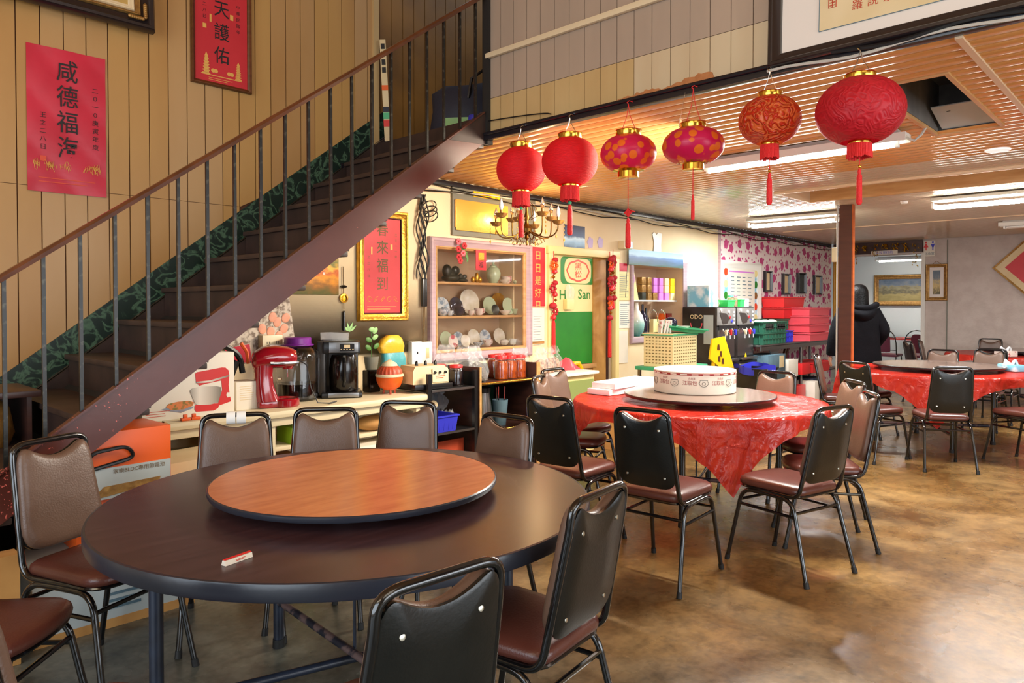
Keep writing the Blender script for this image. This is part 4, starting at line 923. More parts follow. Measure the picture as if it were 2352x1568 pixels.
# ornate painting, top left (only its lower right corner in the photo)
a = OY(345, 85, YP-.03); w_, h_ = 1.45, 1.05
M['oil'] = bands('dark_gold_oil_painting', [(0, (150, 104, 40)), (.3, (176, 124, 50)), (.55, (92, 84, 34)), (1, (196, 160, 90))], 'X', .4, .5, scale=5)
t = thing('ornate_painting', 'large dark ornate framed painting tilting out at the top left', 'picture', (a.x-w_/2, YW-.05, a.z+h_/2)); t.rotation_euler = (radians(-4), 0, 0)
build('frame', frame_mb(w_, h_, .085, .06), 'black_wood', t); build('inner_frame', frame_mb(w_-.16, h_-.16, .03, .045), 'gold_paint', t)
M['linen'] = mat('linen_slip', (222, 200, 160), .7); build('slip', frame_mb(w_-.22, h_-.22, .035, .03), 'linen', t)
mb = MB(); mb.box((0, -.008, 0), (w_-.27, .008, h_-.27)); build('picture', mb, 'oil', t)
mb = MB()
for sx in (-1, 1):
    for sz in (-1, 1):
        for k in range(7): mb.ball((sx*(w_/2-.075-.012*k), -.055, sz*(h_/2-.06)), (.013, .01, .012), 8, 5); mb.ball((sx*(w_/2-.06), -.055, sz*(h_/2-.075-.012*k)), (.012, .01, .013), 8, 5)
build('corner_carving', mb, 'gold_paint', t)
# ================================================================ MEZZANINE: BIG FRAMED CALLIGRAPHY (front faces -x)
a = OX(1765, 160, XB-.05); w_, h_ = 2.3, 1.15
t = thing('framed_calligraphy', 'very large black-framed calligraphy on the mezzanine face, cream silk in a white mount', 'picture', (XB-.015, a.y-w_/2, a.z+h_/2), -pi/2)
t.rotation_euler = (radians(-2), 0, -pi/2)
build('frame', frame_mb(w_, h_, .062, .045), 'black_wood', t)
mb = MB(); mb.box((0, -.008, 0), (w_-.11, .008, h_-.11)); build('mount', mb, 'mount', t)
sw_, sh_ = w_-.43, h_-.236; mb = MB(); mb.box((.02, -.014, .0), (sw_, .004, sh_)); build('silk', mb, 'silk', t)
mb = MB()
for dx, dz, q1, q2 in ((-sw_/2+.02, 0, .003, sh_), (sw_/2+.02, 0, .003, sh_), (.02, -sh_/2, sw_, .003), (.02, sh_/2, sw_, .003)): mb.box((dx, -.0165, dz), (q1, .001, q2))
build('border_line', mb, 'dusty_blue', t)
zl = -sh_/2+.075
for i, ch in enumerate('羅說京'): letter(ch, 'red_ink', t, (-sw_/2+.185+.064*i, -.0172, zl-.0), .048, name='character')
mb = MB(); mb.tube([(-sw_/2+.062, -.0172, zl+.02), (-sw_/2+.094, -.0172, zl+.02), (-sw_/2+.094, -.0172, zl+.068), (-sw_/2+.062, -.0172, zl+.068)], .0024, 4, closed=True)
for q in range(3): mb.box((-sw_/2+.078, -.0172, zl+.03+q*.013), (.024, .001, .004))
mb.box((-sw_/2+.078, -.0172, zl+.044), (.004, .001, .04)); build('seal', mb, 'red_ink', t)
# cables tied along the pipe band
for q, (y0, dz, r_, m_, lb) in enumerate(((2.9, .045, .004, 'black_cable', 'thin black cable drooping over the grey mezzanine planks'), (1.5, -.03, .007, 'grey_cable', 'pale cable tied along the black pipe band under the big frame'), (1.2, .0, .010, 'black_cable', 'thick black cable bundled under the big frame'))):
    mb = MB(); y1 = 3.46 if q == 0 else -.6; n = 22; pts = []
    for j in range(n+1):
        y = y0+(y1-y0)*j/n; z = (2.60+.055*((j/n)**.6)) if q == 0 else 2.545+dz*.6+.012*sin(j*.9+q)
        pts.append((XB-.058-.004*q if q else XB-.012, y, z))
    mb.tube(pts, r_, 6); single('cable', mb, m_, lb, 'cable')
# ================================================================ ON THE LONG WALL, CREAM PART
# gold framed calligraphy
a = OY(823, 700, YW-.03); b = OY(937, 735, YW-.03); zt = OY(930, 488, YW-.03).z; zb = OY(825, 738, YW-.03).z
w_, h_ = b.x-a.x, zt-zb
t, iw, ih = picture('framed_calligraphy', 'gold-framed red calligraphy on the cream wall below the stair', 'picture', ((a.x+b.x)/2, YW-.004, (zt+zb)/2), 0, w_, h_, .062, 'gold_leaf', 'red_paper', .045)
build('inner_edge', frame_mb(w_-.115, h_-.115, .010, .022), 'black_wood', t)
M['olive_ink'] = mat('olive_ink', (104, 78, 34), .6)
column_text('春來福到', 'olive_ink', t, .0, ih*.37, ih*.19, ih*.155, y=-.0102, bold=.004)
column_text('二０一一年', 'olive_ink', t, .135, ih*.33, .045, .026, y=-.0102); column_text('之二八日', 'olive_ink', t, -.135, ih*.08, .05, .026, y=-.0102)
mb = MB()
for k in range(5): mb.tube([(-.13+.065*k+.02*cos(s*.9), -.0098, -ih*.35+.022*sin(s*.9+k)) for s in range(7)], .0022, 4)
marks(mb, -.15, -ih*.43, .30, 2, .02, .004, y=-.0095); mb.box((.09, -.0098, ih*.2), (.022, .001, .045)); mb.box((-.105, -.0098, ih*.15), (.014, .001, .06)); build('gold_print', mb, 'gold_ink', t, kind='stuff')
# landscape print
M['landscape'] = bands('autumn_landscape_print', [(0, (84, 84, 26)), (.16, (150, 96, 24)), (.28, (232, 150, 20)), (.36, (196, 84, 16)), (.44, (236, 180, 60)), (.52, (110, 110, 30)), (.75, (206, 160, 60)), (.86, (236, 140, 20)), (1, (240, 130, 10))], 'Z', .45, .34, scale=9)
a = OY(778, 677, YW-.01); b = a
mb = MB(); mb.box((.15, 0, -.06), (.7, .008, .46), bev=.004); t = thing('landscape_print', 'autumn field landscape print half hidden by the stair stringer', 'picture', (a.x-.5, YW-.008, a.z+.29)); build('sheet', mb, 'landscape', t)
mb = MB(); mb.box((.25, -.005, -.12), (.016, .002, .03)); mb.box((.37, -.005, -.13), (.02, .002, .02)); build('field_figures', mb, 'mount', t)
# egg poster
t = thing('egg_poster', 'poster of brown eggs on straw, its corner showing under the stringer', 'poster', (OY(600, 740, YW).x, YW-.004, OY(620, 745, YW).z)); t.rotation_euler = (0, radians(-8), 0)
M['straw'] = mat('straw_print', (200, 186, 168), .6, col2=(120, 100, 84), scale=26, detail=6, lo=.45, hi=.6); M['egg'] = mat('brown_egg_print', (214, 138, 106), .5, col2=(226, 158, 126), scale=8)
mb = MB(); mb.box((-.02, 0, 0), (.52, .004, .50)); build('sheet', mb, 'straw', t)
for (ex, ez) in ((.06, -.06), (.12, -.0), (.165, -.055), (.09, .04), (.03, -.12), (.0, -.03), (.12, -.10), (.19, .02)):
    mb = MB(); mb.ball((0, 0, 0), (.031, .004, .037), 16, 8); build('egg', mb, 'egg', t, (ex, -.004, ez), (0, .4*ex*10, 0))
mb = MB(); mb.box((-.20, -.004, -.18), (.18, .003, .12)); build('red_corner', mb, 'pink_red_paper', t)
# pendant
p = OY(789, 612, YW-.012); t = thing('hanging_charm', 'long amber and black charm with tassel hanging on the cream wall', 'ornament', (p.x, YW-.014, p.z))
k = .00395
mb = MB(); mb.tube([(-.006, 0, 0), (-.004, 0, -.12), (0, 0, -.33)], .003, 5); build('cord', mb, 'olive_ink', t)
mb = MB(); mb.lathe([(0, -.015), (.024, -.006), (.028, 0), (.024, .006), (0, .015)], (0, 0, -.155), n=14); build('black_bead', mb, 'black_plastic', t)
mb = MB(); mb.lathe([(.026, -.009), (.036, -.006), (.036, .006), (.026, .009), (.026, -.009)], (0, 0, -.245), n=24, axis=(0, 1, 0)); mb.f = [f for f in mb.f if len(f) == 4]; build('amber_ring', mb, 'gold_leaf', t)
mb = MB(); mb.ball((0, 0, -.245), (.018, .008, .026), 12, 8); build('amber_bead', mb, 'yellow_plastic', t)
mb = MB(); mb.lathe([(0, -.50), (.012, -.495), (.010, -.36), (.006, -.345), (0, -.34)], n=12); build('tassel', mb, 'black_plastic', t)
# cable bunch beside the cabinet
p = OY(975, 500, YW-.03); x0 = p.x-.03
t = thing('cable_bunch', 'tangle of black cables hanging left of the display cabinet', 'cables', (x0, YW-.03, 0))
rnd = random.Random(11)
for q in range(6):
    mb = MB(); pts = [(.03*sin(j*.9+q)+.02*(q-2.5)*.6, -.012*(q % 3), 2.36-.055*j) for j in range(14)]; mb.tube(rounded(pts, .02, 2), .006, 6); build('strand', mb, 'black_cable', t)
for q in range(3):
    mb = MB(); c = Vector((.085, -.01*q, 2.27-.045*q)); mb.tube([(c.x+.075*cos(a), c.y, c.z+.045*sin(a)+.02*cos(a)) for a in [2*pi*k/16 for k in range(16)]], .005, 6, closed=True); build('coil', mb, 'black_cable', t)
mb = MB(); mb.box((.02, -.005, 1.53), (.05, .03, .24), bev=.008); build('adapter', mb, 'black_plastic', t)
for q in range(2):
    mb = MB(); mb.tube([(.02+.012*q, 0, 1.41), (.01+.012*q, 0, 1.2), (.0+.02*q, 0, 1.02), (-.02+.02*q, -.02, .98)], .004, 6); build('strand', mb, 'olive_ink', t)
# grey board with gold plaque
a = OY(1038, 427, YW-.02); b = OY(1250, 545, YW-.02)
bx0, bx1 = a.x, OY(1225, 480, YW).x; bz0, bz1 = OY(1038, 540, YW).z, OY(1038, 430, YW).z
t = thing('wall_board', 'grey-green board bearing a shining gold plaque above the display cabinet', 'board', ((bx0+bx1)/2, YW-.016, (bz0+bz1)/2)); w_, h_ = bx1-bx0, bz1-bz0
mb = MB(); mb.box((0, 0, 0), (w_, .024, h_), bev=.003); build('board', mb, 'grey_board', t)
mb = MB(); mb.box((-w_/2+.36, -.022, -.03), (.66, .014, h_-.15), bev=.003); build('gold_plaque', mb, 'gold_plaque', t)
mb = MB(); mb.box((-w_/2+.035, -.016, -.02), (.03, .006, h_-.18)); build('side_strip', mb, 'gold_ink', t)
mb = MB(); mb.box((-w_/2+.42, -.016, h_/2-.035), (.34, .004, .052)); nb = build('yellow_label', mb, 'yellow_plastic', t)
for i, ch in enumerate('互利互益'): letter(ch, 'orange_red', t, (-w_/2+.30+.08*i, -.019, h_/2-.035), .036, name='character')
# display cabinet (recessed)
cx0, cx1, cz0, cz1 = CAB
t = thing('display_cabinet', 'recessed wall display cabinet of porcelain in a pale lavender frame', 'cabinet', ((cx0+cx1)/2, YW, (cz0+cz1)/2)); w_, h_ = cx1-cx0, cz1-cz0
build('outer_frame', frame_mb(w_+.17, h_+.17, .085, .05), 'lavender', t); build('inner_frame', frame_mb(w_+.02, h_+.02, .028, .03), 'pine', t)
mb = MB(); mb.box((0, .33, 0), (w_, .012, h_)); mb.box((-w_/2, .17, 0), (.012, .33, h_)); mb.box((w_/2, .17, 0), (.012, .33, h_)); mb.box((0, .17, h_/2), (w_, .33, .012)); mb.box((0, .17, -h_/2), (w_, .33, .012)); build('carcass', mb, 'cabinet_in', t)
SH = [cz0+.012, 1.315, 1.62]
for z in SH[1:]:
    mb = MB(); mb.box((0, .165, z-(cz0+cz1)/2), (w_-.02, .30, .022), bev=.003); build('shelf', mb, 'pine', t)
mb = MB(); mb.box((0, .004, 0), (w_-.03, .003, h_-.03)); build('glass_pane', mb, 'glass', t)
def cup(mb, r, h): return mb.lathe([(r*.45, 0), (r*.6, .004), (r*.8, h*.4), (r, h), (r*.94, h), (r*.72, h*.4), (0, h*.12)], n=20)
def put(px, z, dy, kind, s, m, label, grp=None):
    Y = YW+dy; x = OY(px, 700, Y).x; z = z+.012
    mb = MB(); rot = None; name = kind; cat = kind
    if kind == 'plate':
        mb.lathe([(0, .004), (s*.5, .003), (s*.62, .008), (s, .022), (s*.99, .026), (s*.6, .014), (0, .010)], n=28); o = single('display_plate', mb, m, label, 'plate', (x, Y, z+s*.97), (radians(78), 0, 0), grp)
        return o
    if kind == 'cup': cup(mb, s, s*1.3); mb.tube([(s*.8, 0, s*1.05), (s*1.35, 0, s*.95), (s*1.3, 0, s*.5), (s*.7, 0, s*.4)], s*.09, 6)
    if kind == 'bowl': mb.lathe([(s*.4, 0), (s*.45, .006), (s*.8, s*.35), (s, s*.75), (s*.96, s*.75), (s*.7, s*.35), (0, .014)], n=22)
    if kind == 'jar': mb.lathe([(s*.5, 0), (s*.6, .01), (s*.95, s*.9), (s, s*1.4), (s*.8, s*2.0), (s*.45, s*2.25), (s*.45, s*2.35), (s*.5, s*2.38), (s*.2, s*2.55), (s*.12, s*2.7), (s*.2, s*2.85), (0, s*2.95)], n=26)
    if kind == 'pot': mb.lathe([(s*.5, 0), (s*.9, s*.35), (s, s*.7), (s*.8, s*1.1), (s*.4, s*1.25), (s*.1, s*1.3), (s*.14, s*1.4), (0, s*1.5)], n=22); mb.tube([(s*.9, 0, s*.5), (s*1.4, 0, s*.8), (s*1.6, 0, s*1.2)], [s*.16, s*.11, s*.08], 8)
    if kind == 'figure': mb.ball((0, 0, s*.35), (s, s*.6, s*.35), 14, 8); mb.ball((-s*.5, 0, s*.95), (s*.45, s*.35, s*.55), 12, 8); mb.ball((s*.45, 0, s*1.0), (s*.42, s*.3, s*.4), 12, 8); mb.ball((-s*.1, 0, s*.75), (s*.5, s*.3, s*.45), 12, 8)
    if kind == 'basin': mb.lathe([(s*.6, 0), (s*.62, .005), (s*.75, s*.8), (s, s*1.0), (s*1.02, s*1.05), (s*.9, s*1.0), (0, s*.2)], n=20, sy=.7)
    return single(name, mb, m, label, cat, (x, Y, z), None, grp)
put(1037, SH[2], .18, 'figure', .11, 'ebony', 'dark carved figure group at the left of the top cabinet shelf')
put(1063, SH[2], .12, 'figure', .055, 'ebony', 'smaller dark carving beside the carved group on the top cabinet shelf')
put(1133, SH[2], .15, 'jar', .072, 'celadon', 'pale green porcelain jar with gold knob on the top cabinet shelf')
put(1163, SH[2], .12, 'cup', .055, 'rose_china', 'pink-banded cup on the top cabinet shelf'); put(1158, SH[2], .07, 'bowl', .05, 'porcelain', 'small white footed bowl before the pink-banded cup'); put(1184, SH[2], .12, 'pot', .032, 'celadon', 'tiny pale pot at the right end of the top cabinet shelf')
for i, (dx, h) in enumerate(((0, .03), (.05, .05), (.09, .03))):
    mb = MB(); mb.ball((0, 0, h), (.025, .02, h), 10, 7); single('gilt_figurine', mb, 'gold_leaf', ('left', 'middle', 'right')[i]+' one of three tiny gilt figurines under the red tag on the top cabinet shelf', 'figurine', (OY(1083, 640, YW+.15).x+dx, YW+.13, SH[2]+.012), None, 'gilt figurines')
put(1012, SH[1], .2, 'plate', .085, 'blue_china', 'blue-printed plate at the left end of the middle cabinet shelf'); put(1016, SH[1], .10, 'pot', .055, 'blue_china', 'blue-printed pot at the left end of the middle cabinet shelf'); put(1033, SH[1], .07, 'cup', .035, 'blue_china', 'blue-printed cup on the middle cabinet shelf')
put(1044, SH[1], .22, 'plate', .085, 'navy_china', 'dark navy plate with gold rim on the middle cabinet shelf'); put(1055, SH[1], .08, 'cup', .05, 'navy_china', 'dark navy cup in front of the navy plate'); put(1075, SH[1], .25, 'plate', .125, 'porcelain', 'largest gold-rimmed white plate on the middle cabinet shelf')
put(1082, SH[1], .09, 'cup', .035, 'rose_china', 'small rose-printed cup, left of the larger one on the middle shelf'); put(1101, SH[1], .08, 'cup', .052, 'rose_china', 'large rose-printed cup in the middle of the middle shelf')
put(1121, SH[1], .24, 'plate', .09, 'celadon', 'gold-centred plate right of the rose-printed cup'); put(1134, SH[1], .12, 'plate', .05, 'ebony', 'small dark plate on the middle cabinet shelf'); put(1143, SH[1], .27, 'plate', .11, 'gold_leaf', 'amber-gold plate at the back of the middle shelf')
put(1164, SH[1], .16, 'plate', .085, 'celadon', 'pale yellow plate at the right of the middle cabinet shelf'); put(1160, SH[1], .08, 'bowl', .06, 'porcelain', 'low white bowl at the right of the middle cabinet shelf'); put(1184, SH[1], .12, 'cup', .045, 'celadon', 'pale yellow cup at the right end of the middle cabinet shelf')
for i, (px, dy, s, m_, lb) in enumerate(((1021, .18, .075, 'celadon', 'pale green plate, leftmost on the bottom cabinet shelf'), (1037, .08, .058, 'rose_china', 'rose-spotted small plate on the bottom cabinet shelf'), (1049, .22, .07, 'blue_china', 'violet-flower plate behind two small ones on the bottom shelf'), (1065, .09, .058, 'porcelain', 'small white plate, second of the front pair on the bottom shelf'), (1084, .22, .08, 'porcelain', 'white plate in the middle of the bottom cabinet shelf'), (1110, .23, .075, 'blue_china', 'white plate with a blue flower on the bottom cabinet shelf'), (1143, .24, .08, 'porcelain', 'gold-rimmed plate at the right of the bottom cabinet shelf'))): put(px, SH[0], dy, 'plate', s, m_, lb)
put(1098, SH[0], .09, 'bowl', .05, 'blue_china', 'pale glassy bowl on the bottom cabinet shelf'); put(1120, SH[0], .08, 'cup', .048, 'rose_china', 'rose-printed cup on the bottom cabinet shelf'); put(1158, SH[0], .1, 'pot', .045, 'porcelain', 'white pot near the right of the bottom cabinet shelf'); put(1178, SH[0], .1, 'basin', .055, 'porcelain', 'white flared basin at the right end of the bottom cabinet shelf')
# things hung on the cabinet
p = OY(1102, 597, YW-.03); t = thing('red_tag', 'red and gold festival tag hung on the cabinet glass', 'tag', (p.x, YW-.045, p.z)); mb = MB(); mb.box((0, 0, 0), (.13, .006, .185), bev=.003); build('tag', mb, 'red_paper', t); mb = MB(); mb.box((0, -.005, .03), (.07, .003, .07), bev=.002); build('gold_patch', mb, 'gold_leaf', t); letter('福', 'ink', t, (0, -.006, -.05), .06, name='character')
p = OY(1056, 568, YW-.06); t = thing('flower_spray', 'spray of red artificial flowers pinned to the cabinet frame', 'flowers', (p.x, YW-.07, p.z)); rnd = random.Random(8)
for i in range(6):
    mb = MB()
    for k in range(6):
        a = k*pi/3; mb.ball((.018*cos(a), -.004, .018*sin(a)), (.014, .006, .014), 8, 5)
    mb.ball((0, -.010, 0), .008, 8, 5); build('blossom', mb, 'red_cloth' if i % 3 else 'pink_plastic', t, ((rnd.random()-.5)*.09, -.01*i*.4, .05-.034*i))
for i in range(6):
    mb = MB(); mb.ball((0, 0, 0), (.030, .003, .010), 10, 5); build('leaf', mb, 'green_leaf', t, (.035+.01*i, .0, .0-.02*i), (0, .5*i-.8, 0))
# couplet strip and note to the right of the cabinet
def strip(px0, px1, py0, py1, m_, name, lb, cat, yy=YW-.006):
    x0, x1 = OY(px0, 650, yy).x, OY(px1, 650, yy).x; zt, zb_ = OY(px0, py0, yy).z, OY(px0, py1, yy).z
    t = thing(name, lb, cat, ((x0+x1)/2, yy, (zt+zb_)/2)); mb = MB(); mb.box((0, 0, 0), (x1-x0, .004, zt-zb_)); build('sheet', mb, m_, t); return t, x1-x0, zt-zb_
t, w_, h_ = strip(1219, 1251, 566, 703, 'red_paper', 'couplet_strip', 'red couplet strip with gold characters between cabinet and door', 'couplet')
column_text('日日是好日', 'gold_ink', t, 0, h_/2-.09, .125, .10, y=-.004, bold=.008)
t, w_, h_ = strip(1216, 1250, 705, 790, 'cardboard', 'clipboard', 'white note sheet on a brown board under the red couplet strip', 'note'); mb = MB(); mb.box((.01, -.006, .01), (w_*.86, .003, h_*.92)); build('paper', mb, 'white_card', t); mb = MB(); marks(mb, -.06, h_*.25, .13, 12, .026, .003, y=-.009); build('handwriting', mb, 'dusty_blue', t)
# dark aurora print and two purple stickers over the door
M['aurora'] = bands('night_sky_print', [(0, (50, 70, 100)), (.28, (150, 190, 220)), (.42, (196, 224, 240)), (.5, (70, 92, 130)), (1, (44, 44, 78))], 'Z', .4, .3, scale=3)
t, w_, h_ = strip(1296, 1343, 515, 569, 'aurora', 'night_print', 'dark blue night print above the doorway', 'poster')
for i, px in enumerate((1356, 1379)):
    p = OY(px, 557, YW-.004); mb = MB(); pts = []
    for k in range(16): a = 2*pi*k/16; r_ = .052*(1+.22*(k % 3-1)*.6); pts.append((cos(a)*r_, 0, sin(a)*r_*1.15))
    M['lilac'] = mat('lilac_sticker', (196, 178, 216), .6); mb.prism(pts, (0, .003, 0)); single('wall_sticker', mb, 'lilac', ('left' if i == 0 else 'right')+' lilac paper sticker above the doorway', 'sticker', (p.x, YW-.005, p.z))
# doorway
dx0, dx1, _, dz1 = DOORH
t = thing('door_frame', 'cream wooden frame of the kitchen doorway', 'door frame', ((dx0+dx1)/2, YW, 0)); w_ = dx1-dx0
for s in (-1, 1): mb = MB(); mb.box((s*(w_/2+.02), -.0, dz1/2), (.07, .06, dz1+.04), bev=.005); build('jamb', mb, 'cream_board', t)
mb = MB(); mb.box((0, 0, dz1+.03), (w_+.14, .065, .08), bev=.005); build('head', mb, 'cream_board', t)
mb = MB(); mb.box(((dx0+dx1)/2, YW+.55, 1.1), (1.9, .04, 2.3)); mb.box((dx0-.4, YW+.35, 1.1), (.04, .45, 2.3)); mb.box((dx1+.4, YW+.35, 1.1), (.04, .45, 2.3)); mb.box(((dx0+dx1)/2, YW+.3, 2.26), (1.9, .5, .04)); struct('wall_kitchen_recess', mb, 'cream_wall')
xg0, xg1 = OY(1268, 700, YW+.06).x, OY(1362, 700, YW+.06).x; zs = OY(1300, 716, YW+.06).z; zlo = OY(1300, 838, YW+.06).z
t = thing('sliding_door', 'sliding door board, cream above and green below, with a round red and green emblem', 'door', ((xg0+xg1)/2, YW+.06, 0)); w_ = xg1-xg0
mb = MB(); mb.box((0, 0, (zs+1.98)/2), (w_, .02, 1.98-zs)); build('cream_panel', mb, 'cream_board', t)
mb = MB(); mb.box((0, 0, (zs+zlo)/2), (w_, .022, zs-zlo)); build('green_panel', mb, 'green_board', t)
mb = MB(); mb.box((0, 0, zlo/2-.02), (w_, .02, zlo-.08)); build('lower_panel', mb, 'cardboard', t)
mb = MB(); mb.box((0, -.016, zlo-.03), (w_+.06, .03, .05), bev=.004); build('rail', mb, 'pine', t)
lx = (OY(1327, 622, YW+.05).x-(xg0+xg1)/2); lz = OY(1327, 622, YW+.05).z
def rr(w, h, r): return [(x, 0, z) for x, z in outline_round([(-w/2, -h/2), (w/2, -h/2), (w/2, h/2), (-w/2, h/2)], r, 6)]
mb = MB(); mb.prism([(x+lx, -.013, z+lz) for x, _, z in rr(.58, .29, .06)], (0, .002, 0)); em = build('emblem_ground', mb, 'sign_green', t)
mb = MB(); mb.prism([(x+lx, -.015, z+lz) for x, _, z in rr(.46, .27, .11)], (0, .002, 0)); build('emblem_field', mb, 'cream_board', t)
mb = MB(); ring = [(cos(2*pi*k/32)*.185*(1+.04*cos(8*2*pi*k/32)), sin(2*pi*k/32)*.108*(1+.04*cos(8*2*pi*k/32))) for k in range(32)]
mb.tube([(lx+a, -.016, lz+b) for a, b in ring], .011, 6, closed=True); mb.v = [(x, -.0165+(y+.016)*.1, z) for x, y, z in mb.v]; build('emblem_ring', mb, 'orange_red', t)
letter('黑', 'orange_red', t, (lx, -.017, lz+.043), .085, sx=1.5, name='character'); letter('松', 'orange_red', t, (lx, -.017, lz-.042), .085, sx=1.5, name='character')
zz = OY(1300, 678, YW+.05).z
letter('H', 'sign_green', t, (-w_/2+.16, -.012, zz), .15, sx=1.1, bold=.01); letter('San', 'sign_green', t, (w_/2-.17, -.012, zz+.01), .15, sx=1.1, bold=.01)
t2 = thing('hanging_bottle_box', 'small cream box with clear bags hung on the door over the green lettering', 'box', (OY(1310, 680, YW).x, YW+.02, OY(1310, 690, YW).z)); mb = MB(); mb.box((0, 0, -.04), (.12, .05, .11), bev=.004); build('box', mb, 'cream_board', t2); mb = MB(); mb.ball((-.02, -.01, .09), (.05, .02, .09), 12, 8); mb.ball((.04, -.01, .08), (.04, .02, .08), 12, 8); build('bag', mb, 'film', t2)
mb = MB(); a = OY(1377, 700, YW+.04); b0, b1 = OY(1362, 700, YW+.04).x, OY(1391, 700, YW+.04).x; mb.box(((b0+b1)/2, YW+.045, .98), (b1-b0, .02, 1.94)); single('plywood_panel', mb, 'plywood', 'water-stained plywood panel standing beside the sliding door', 'panel')
mb = MB(); b0, b1 = OY(1391, 700, YW+.06).x, OY(1412, 700, YW+.06).x; mb.box(((b0+b1)/2, YW+.09, .97), (b1-b0, .02, 1.92)); single('dark_gap_sheet', mb, 'dark_wood', 'dark brown sheet standing for the shaded gap at the right side of the doorway', 'panel')  # dark sheet in place of the shade in the open gap
# festive garlands at both jambs
def garland(px, y0, y1, n, label, seed, tas=None):
    x = OY(px, 650, YW-.05).x; zt, zb_ = OY(px, y0, YW-.05).z, OY(px, y1, YW-.05).z; t = thing('festive_garland', label, 'garland', (x, YW-.06, zt)); rnd = random.Random(seed)
    mb = MB(); mb.tube([(0, 0, .06), (0, 0, zb_-zt)], .004, 5); build('cord', mb, 'red_thread', t)
    for i in range(n):
        z = (zb_-zt)*(i+.5)/n; k = i % 4; mb = MB(); s = .028+.012*rnd.random()
        if k == 0: mb.ball((0, 0, 0), (s*1.2, s, s*.9), 12, 7); m_ = 'red_cloth'
        elif k == 1:
            for q in range(6): a = q*pi/3; mb.ball((cos(a)*s, 0, sin(a)*s), s*.55, 8, 5)
            m_ = 'red_cloth' if rnd.random() > .4 else 'orange_plastic'
        elif k == 2: mb.lathe([(0, -s), (s*.8, -s*.5), (s*.9, 0), (s*.5, s*.8), (0, s)], n=12); m_ = 'red_plastic'
        else: mb.lathe([(0, -s*.6), (s*.6, 0), (0, s*.6)], n=8); m_ = 'gold_leaf'
        build('ornament', mb, m_, t, ((rnd.random()-.5)*.04, -.01, z))
    mb = MB(); h = tas or .2; mb.lathe([(0, zb_-zt-h), (.022, zb_-zt-h+.01), (.018, zb_-zt-.03), (.01, zb_-zt), (0, zb_-zt+.01)], n=12); build('tassel', mb, 'red_thread', t)
garland(1270, 590, 735, 11, 'red flower garland hanging at the left door jamb', 1, .35)
garland(1399, 590, 735, 13, 'dense red firecracker garland hanging at the right door jamb', 2, .42)
garland(1406, 585, 690, 9, 'thin red garland beside the firecracker garland at the right jamb', 3, .1)
# papers between door and niche
t, w_, h_ = strip(1421, 1440, 604, 622, 'pink_red_paper', 'pink_card', 'small pink-red card above the pinned lists right of the doorway', 'card')
t, w_, h_ = strip(1420, 1446, 624, 689, 'cream_board', 'pinned_list', 'cream handwritten list pinned right of the doorway', 'note'); mb = MB(); marks(mb, -w_*.4, h_*.4, w_*.8, 12, h_/14, .005, y=-.004); build('handwriting', mb, 'dusty_blue', t)
t, w_, h_ = strip(1422, 1448, 692, 754, 'white_card', 'pinned_list', 'white printed list pinned below the cream one', 'note'); mb = MB(); marks(mb, -w_*.4, h_*.4, w_*.8, 11, h_/13, .005, y=-.004); build('print', mb, 'dusty_blue', t)
t, w_, h_ = strip(1414, 1442, 760, 835, 'white_card', 'blank_sheet', 'blank yellowed sheet low on the wall right of the doorway', 'note')
p = OY(1433, 563, YW-.03); t = thing('small_shelf_speaker', 'small pale blue and beige wall box above the pinned lists', 'wall box', (p.x, YW-.05, p.z)); mb = MB(); mb.box((0, 0, 0), (.16, .09, .09), bev=.006); build('case', mb, 'cream_plastic', t); mb = MB(); mb.box((.02, -.047, 0), (.11, .006, .075)); build('blue_face', mb, 'tissue_box', t); mb = MB(); mb.tube([(0, -.04, -.04), (-.03, -.045, -.3), (-.06, -.045, -.6)], .003, 5); build('cord', mb, 'black_cable', t)
# niche
nx0, nx1, nz0, nz1 = NICHE; t = thing('wall_niche', 'open wall niche with a white shelf right of the doorway', 'niche', ((nx0+nx1)/2, YW, (nz0+nz1)/2)); w_, h_ = nx1-nx0, nz1-nz0
build('frame', frame_mb(w_+.14, h_+.14, .075, .035), 'lavender', t)
mb = MB(); mb.box((0, .40, 0), (w_, .012, h_)); mb.box((-w_/2, .2, 0), (.012, .4, h_)); mb.box((w_/2, .2, 0), (.012, .4, h_)); mb.box((0, .2, h_/2), (w_, .4, .012)); mb.box((0, .2, -h_/2), (w_, .4, .012)); build('lining', mb, 'cabinet_in', t)
ZN = 1.476; mb = MB(); mb.box((-.05, .17, ZN-(nz0+nz1)/2), (w_-.12, .30, .018), bev=.003); build('shelf', mb, 'white_paint', t)
M['mountain'] = bands('blue_mountain_print', [(0, (70, 100, 84)), (.3, (84, 110, 140)), (.55, (98, 132, 180)), (.7, (170, 206, 226)), (1, (150, 196, 220))], 'Z', .45, .5, scale=4)
t, w_, h_ = strip(1444, 1569, 571, 607, 'mountain', 'mountain_banner', 'long mountain panorama print above the wall niche', 'poster', YW-.045)
rnd = random.Random(2)
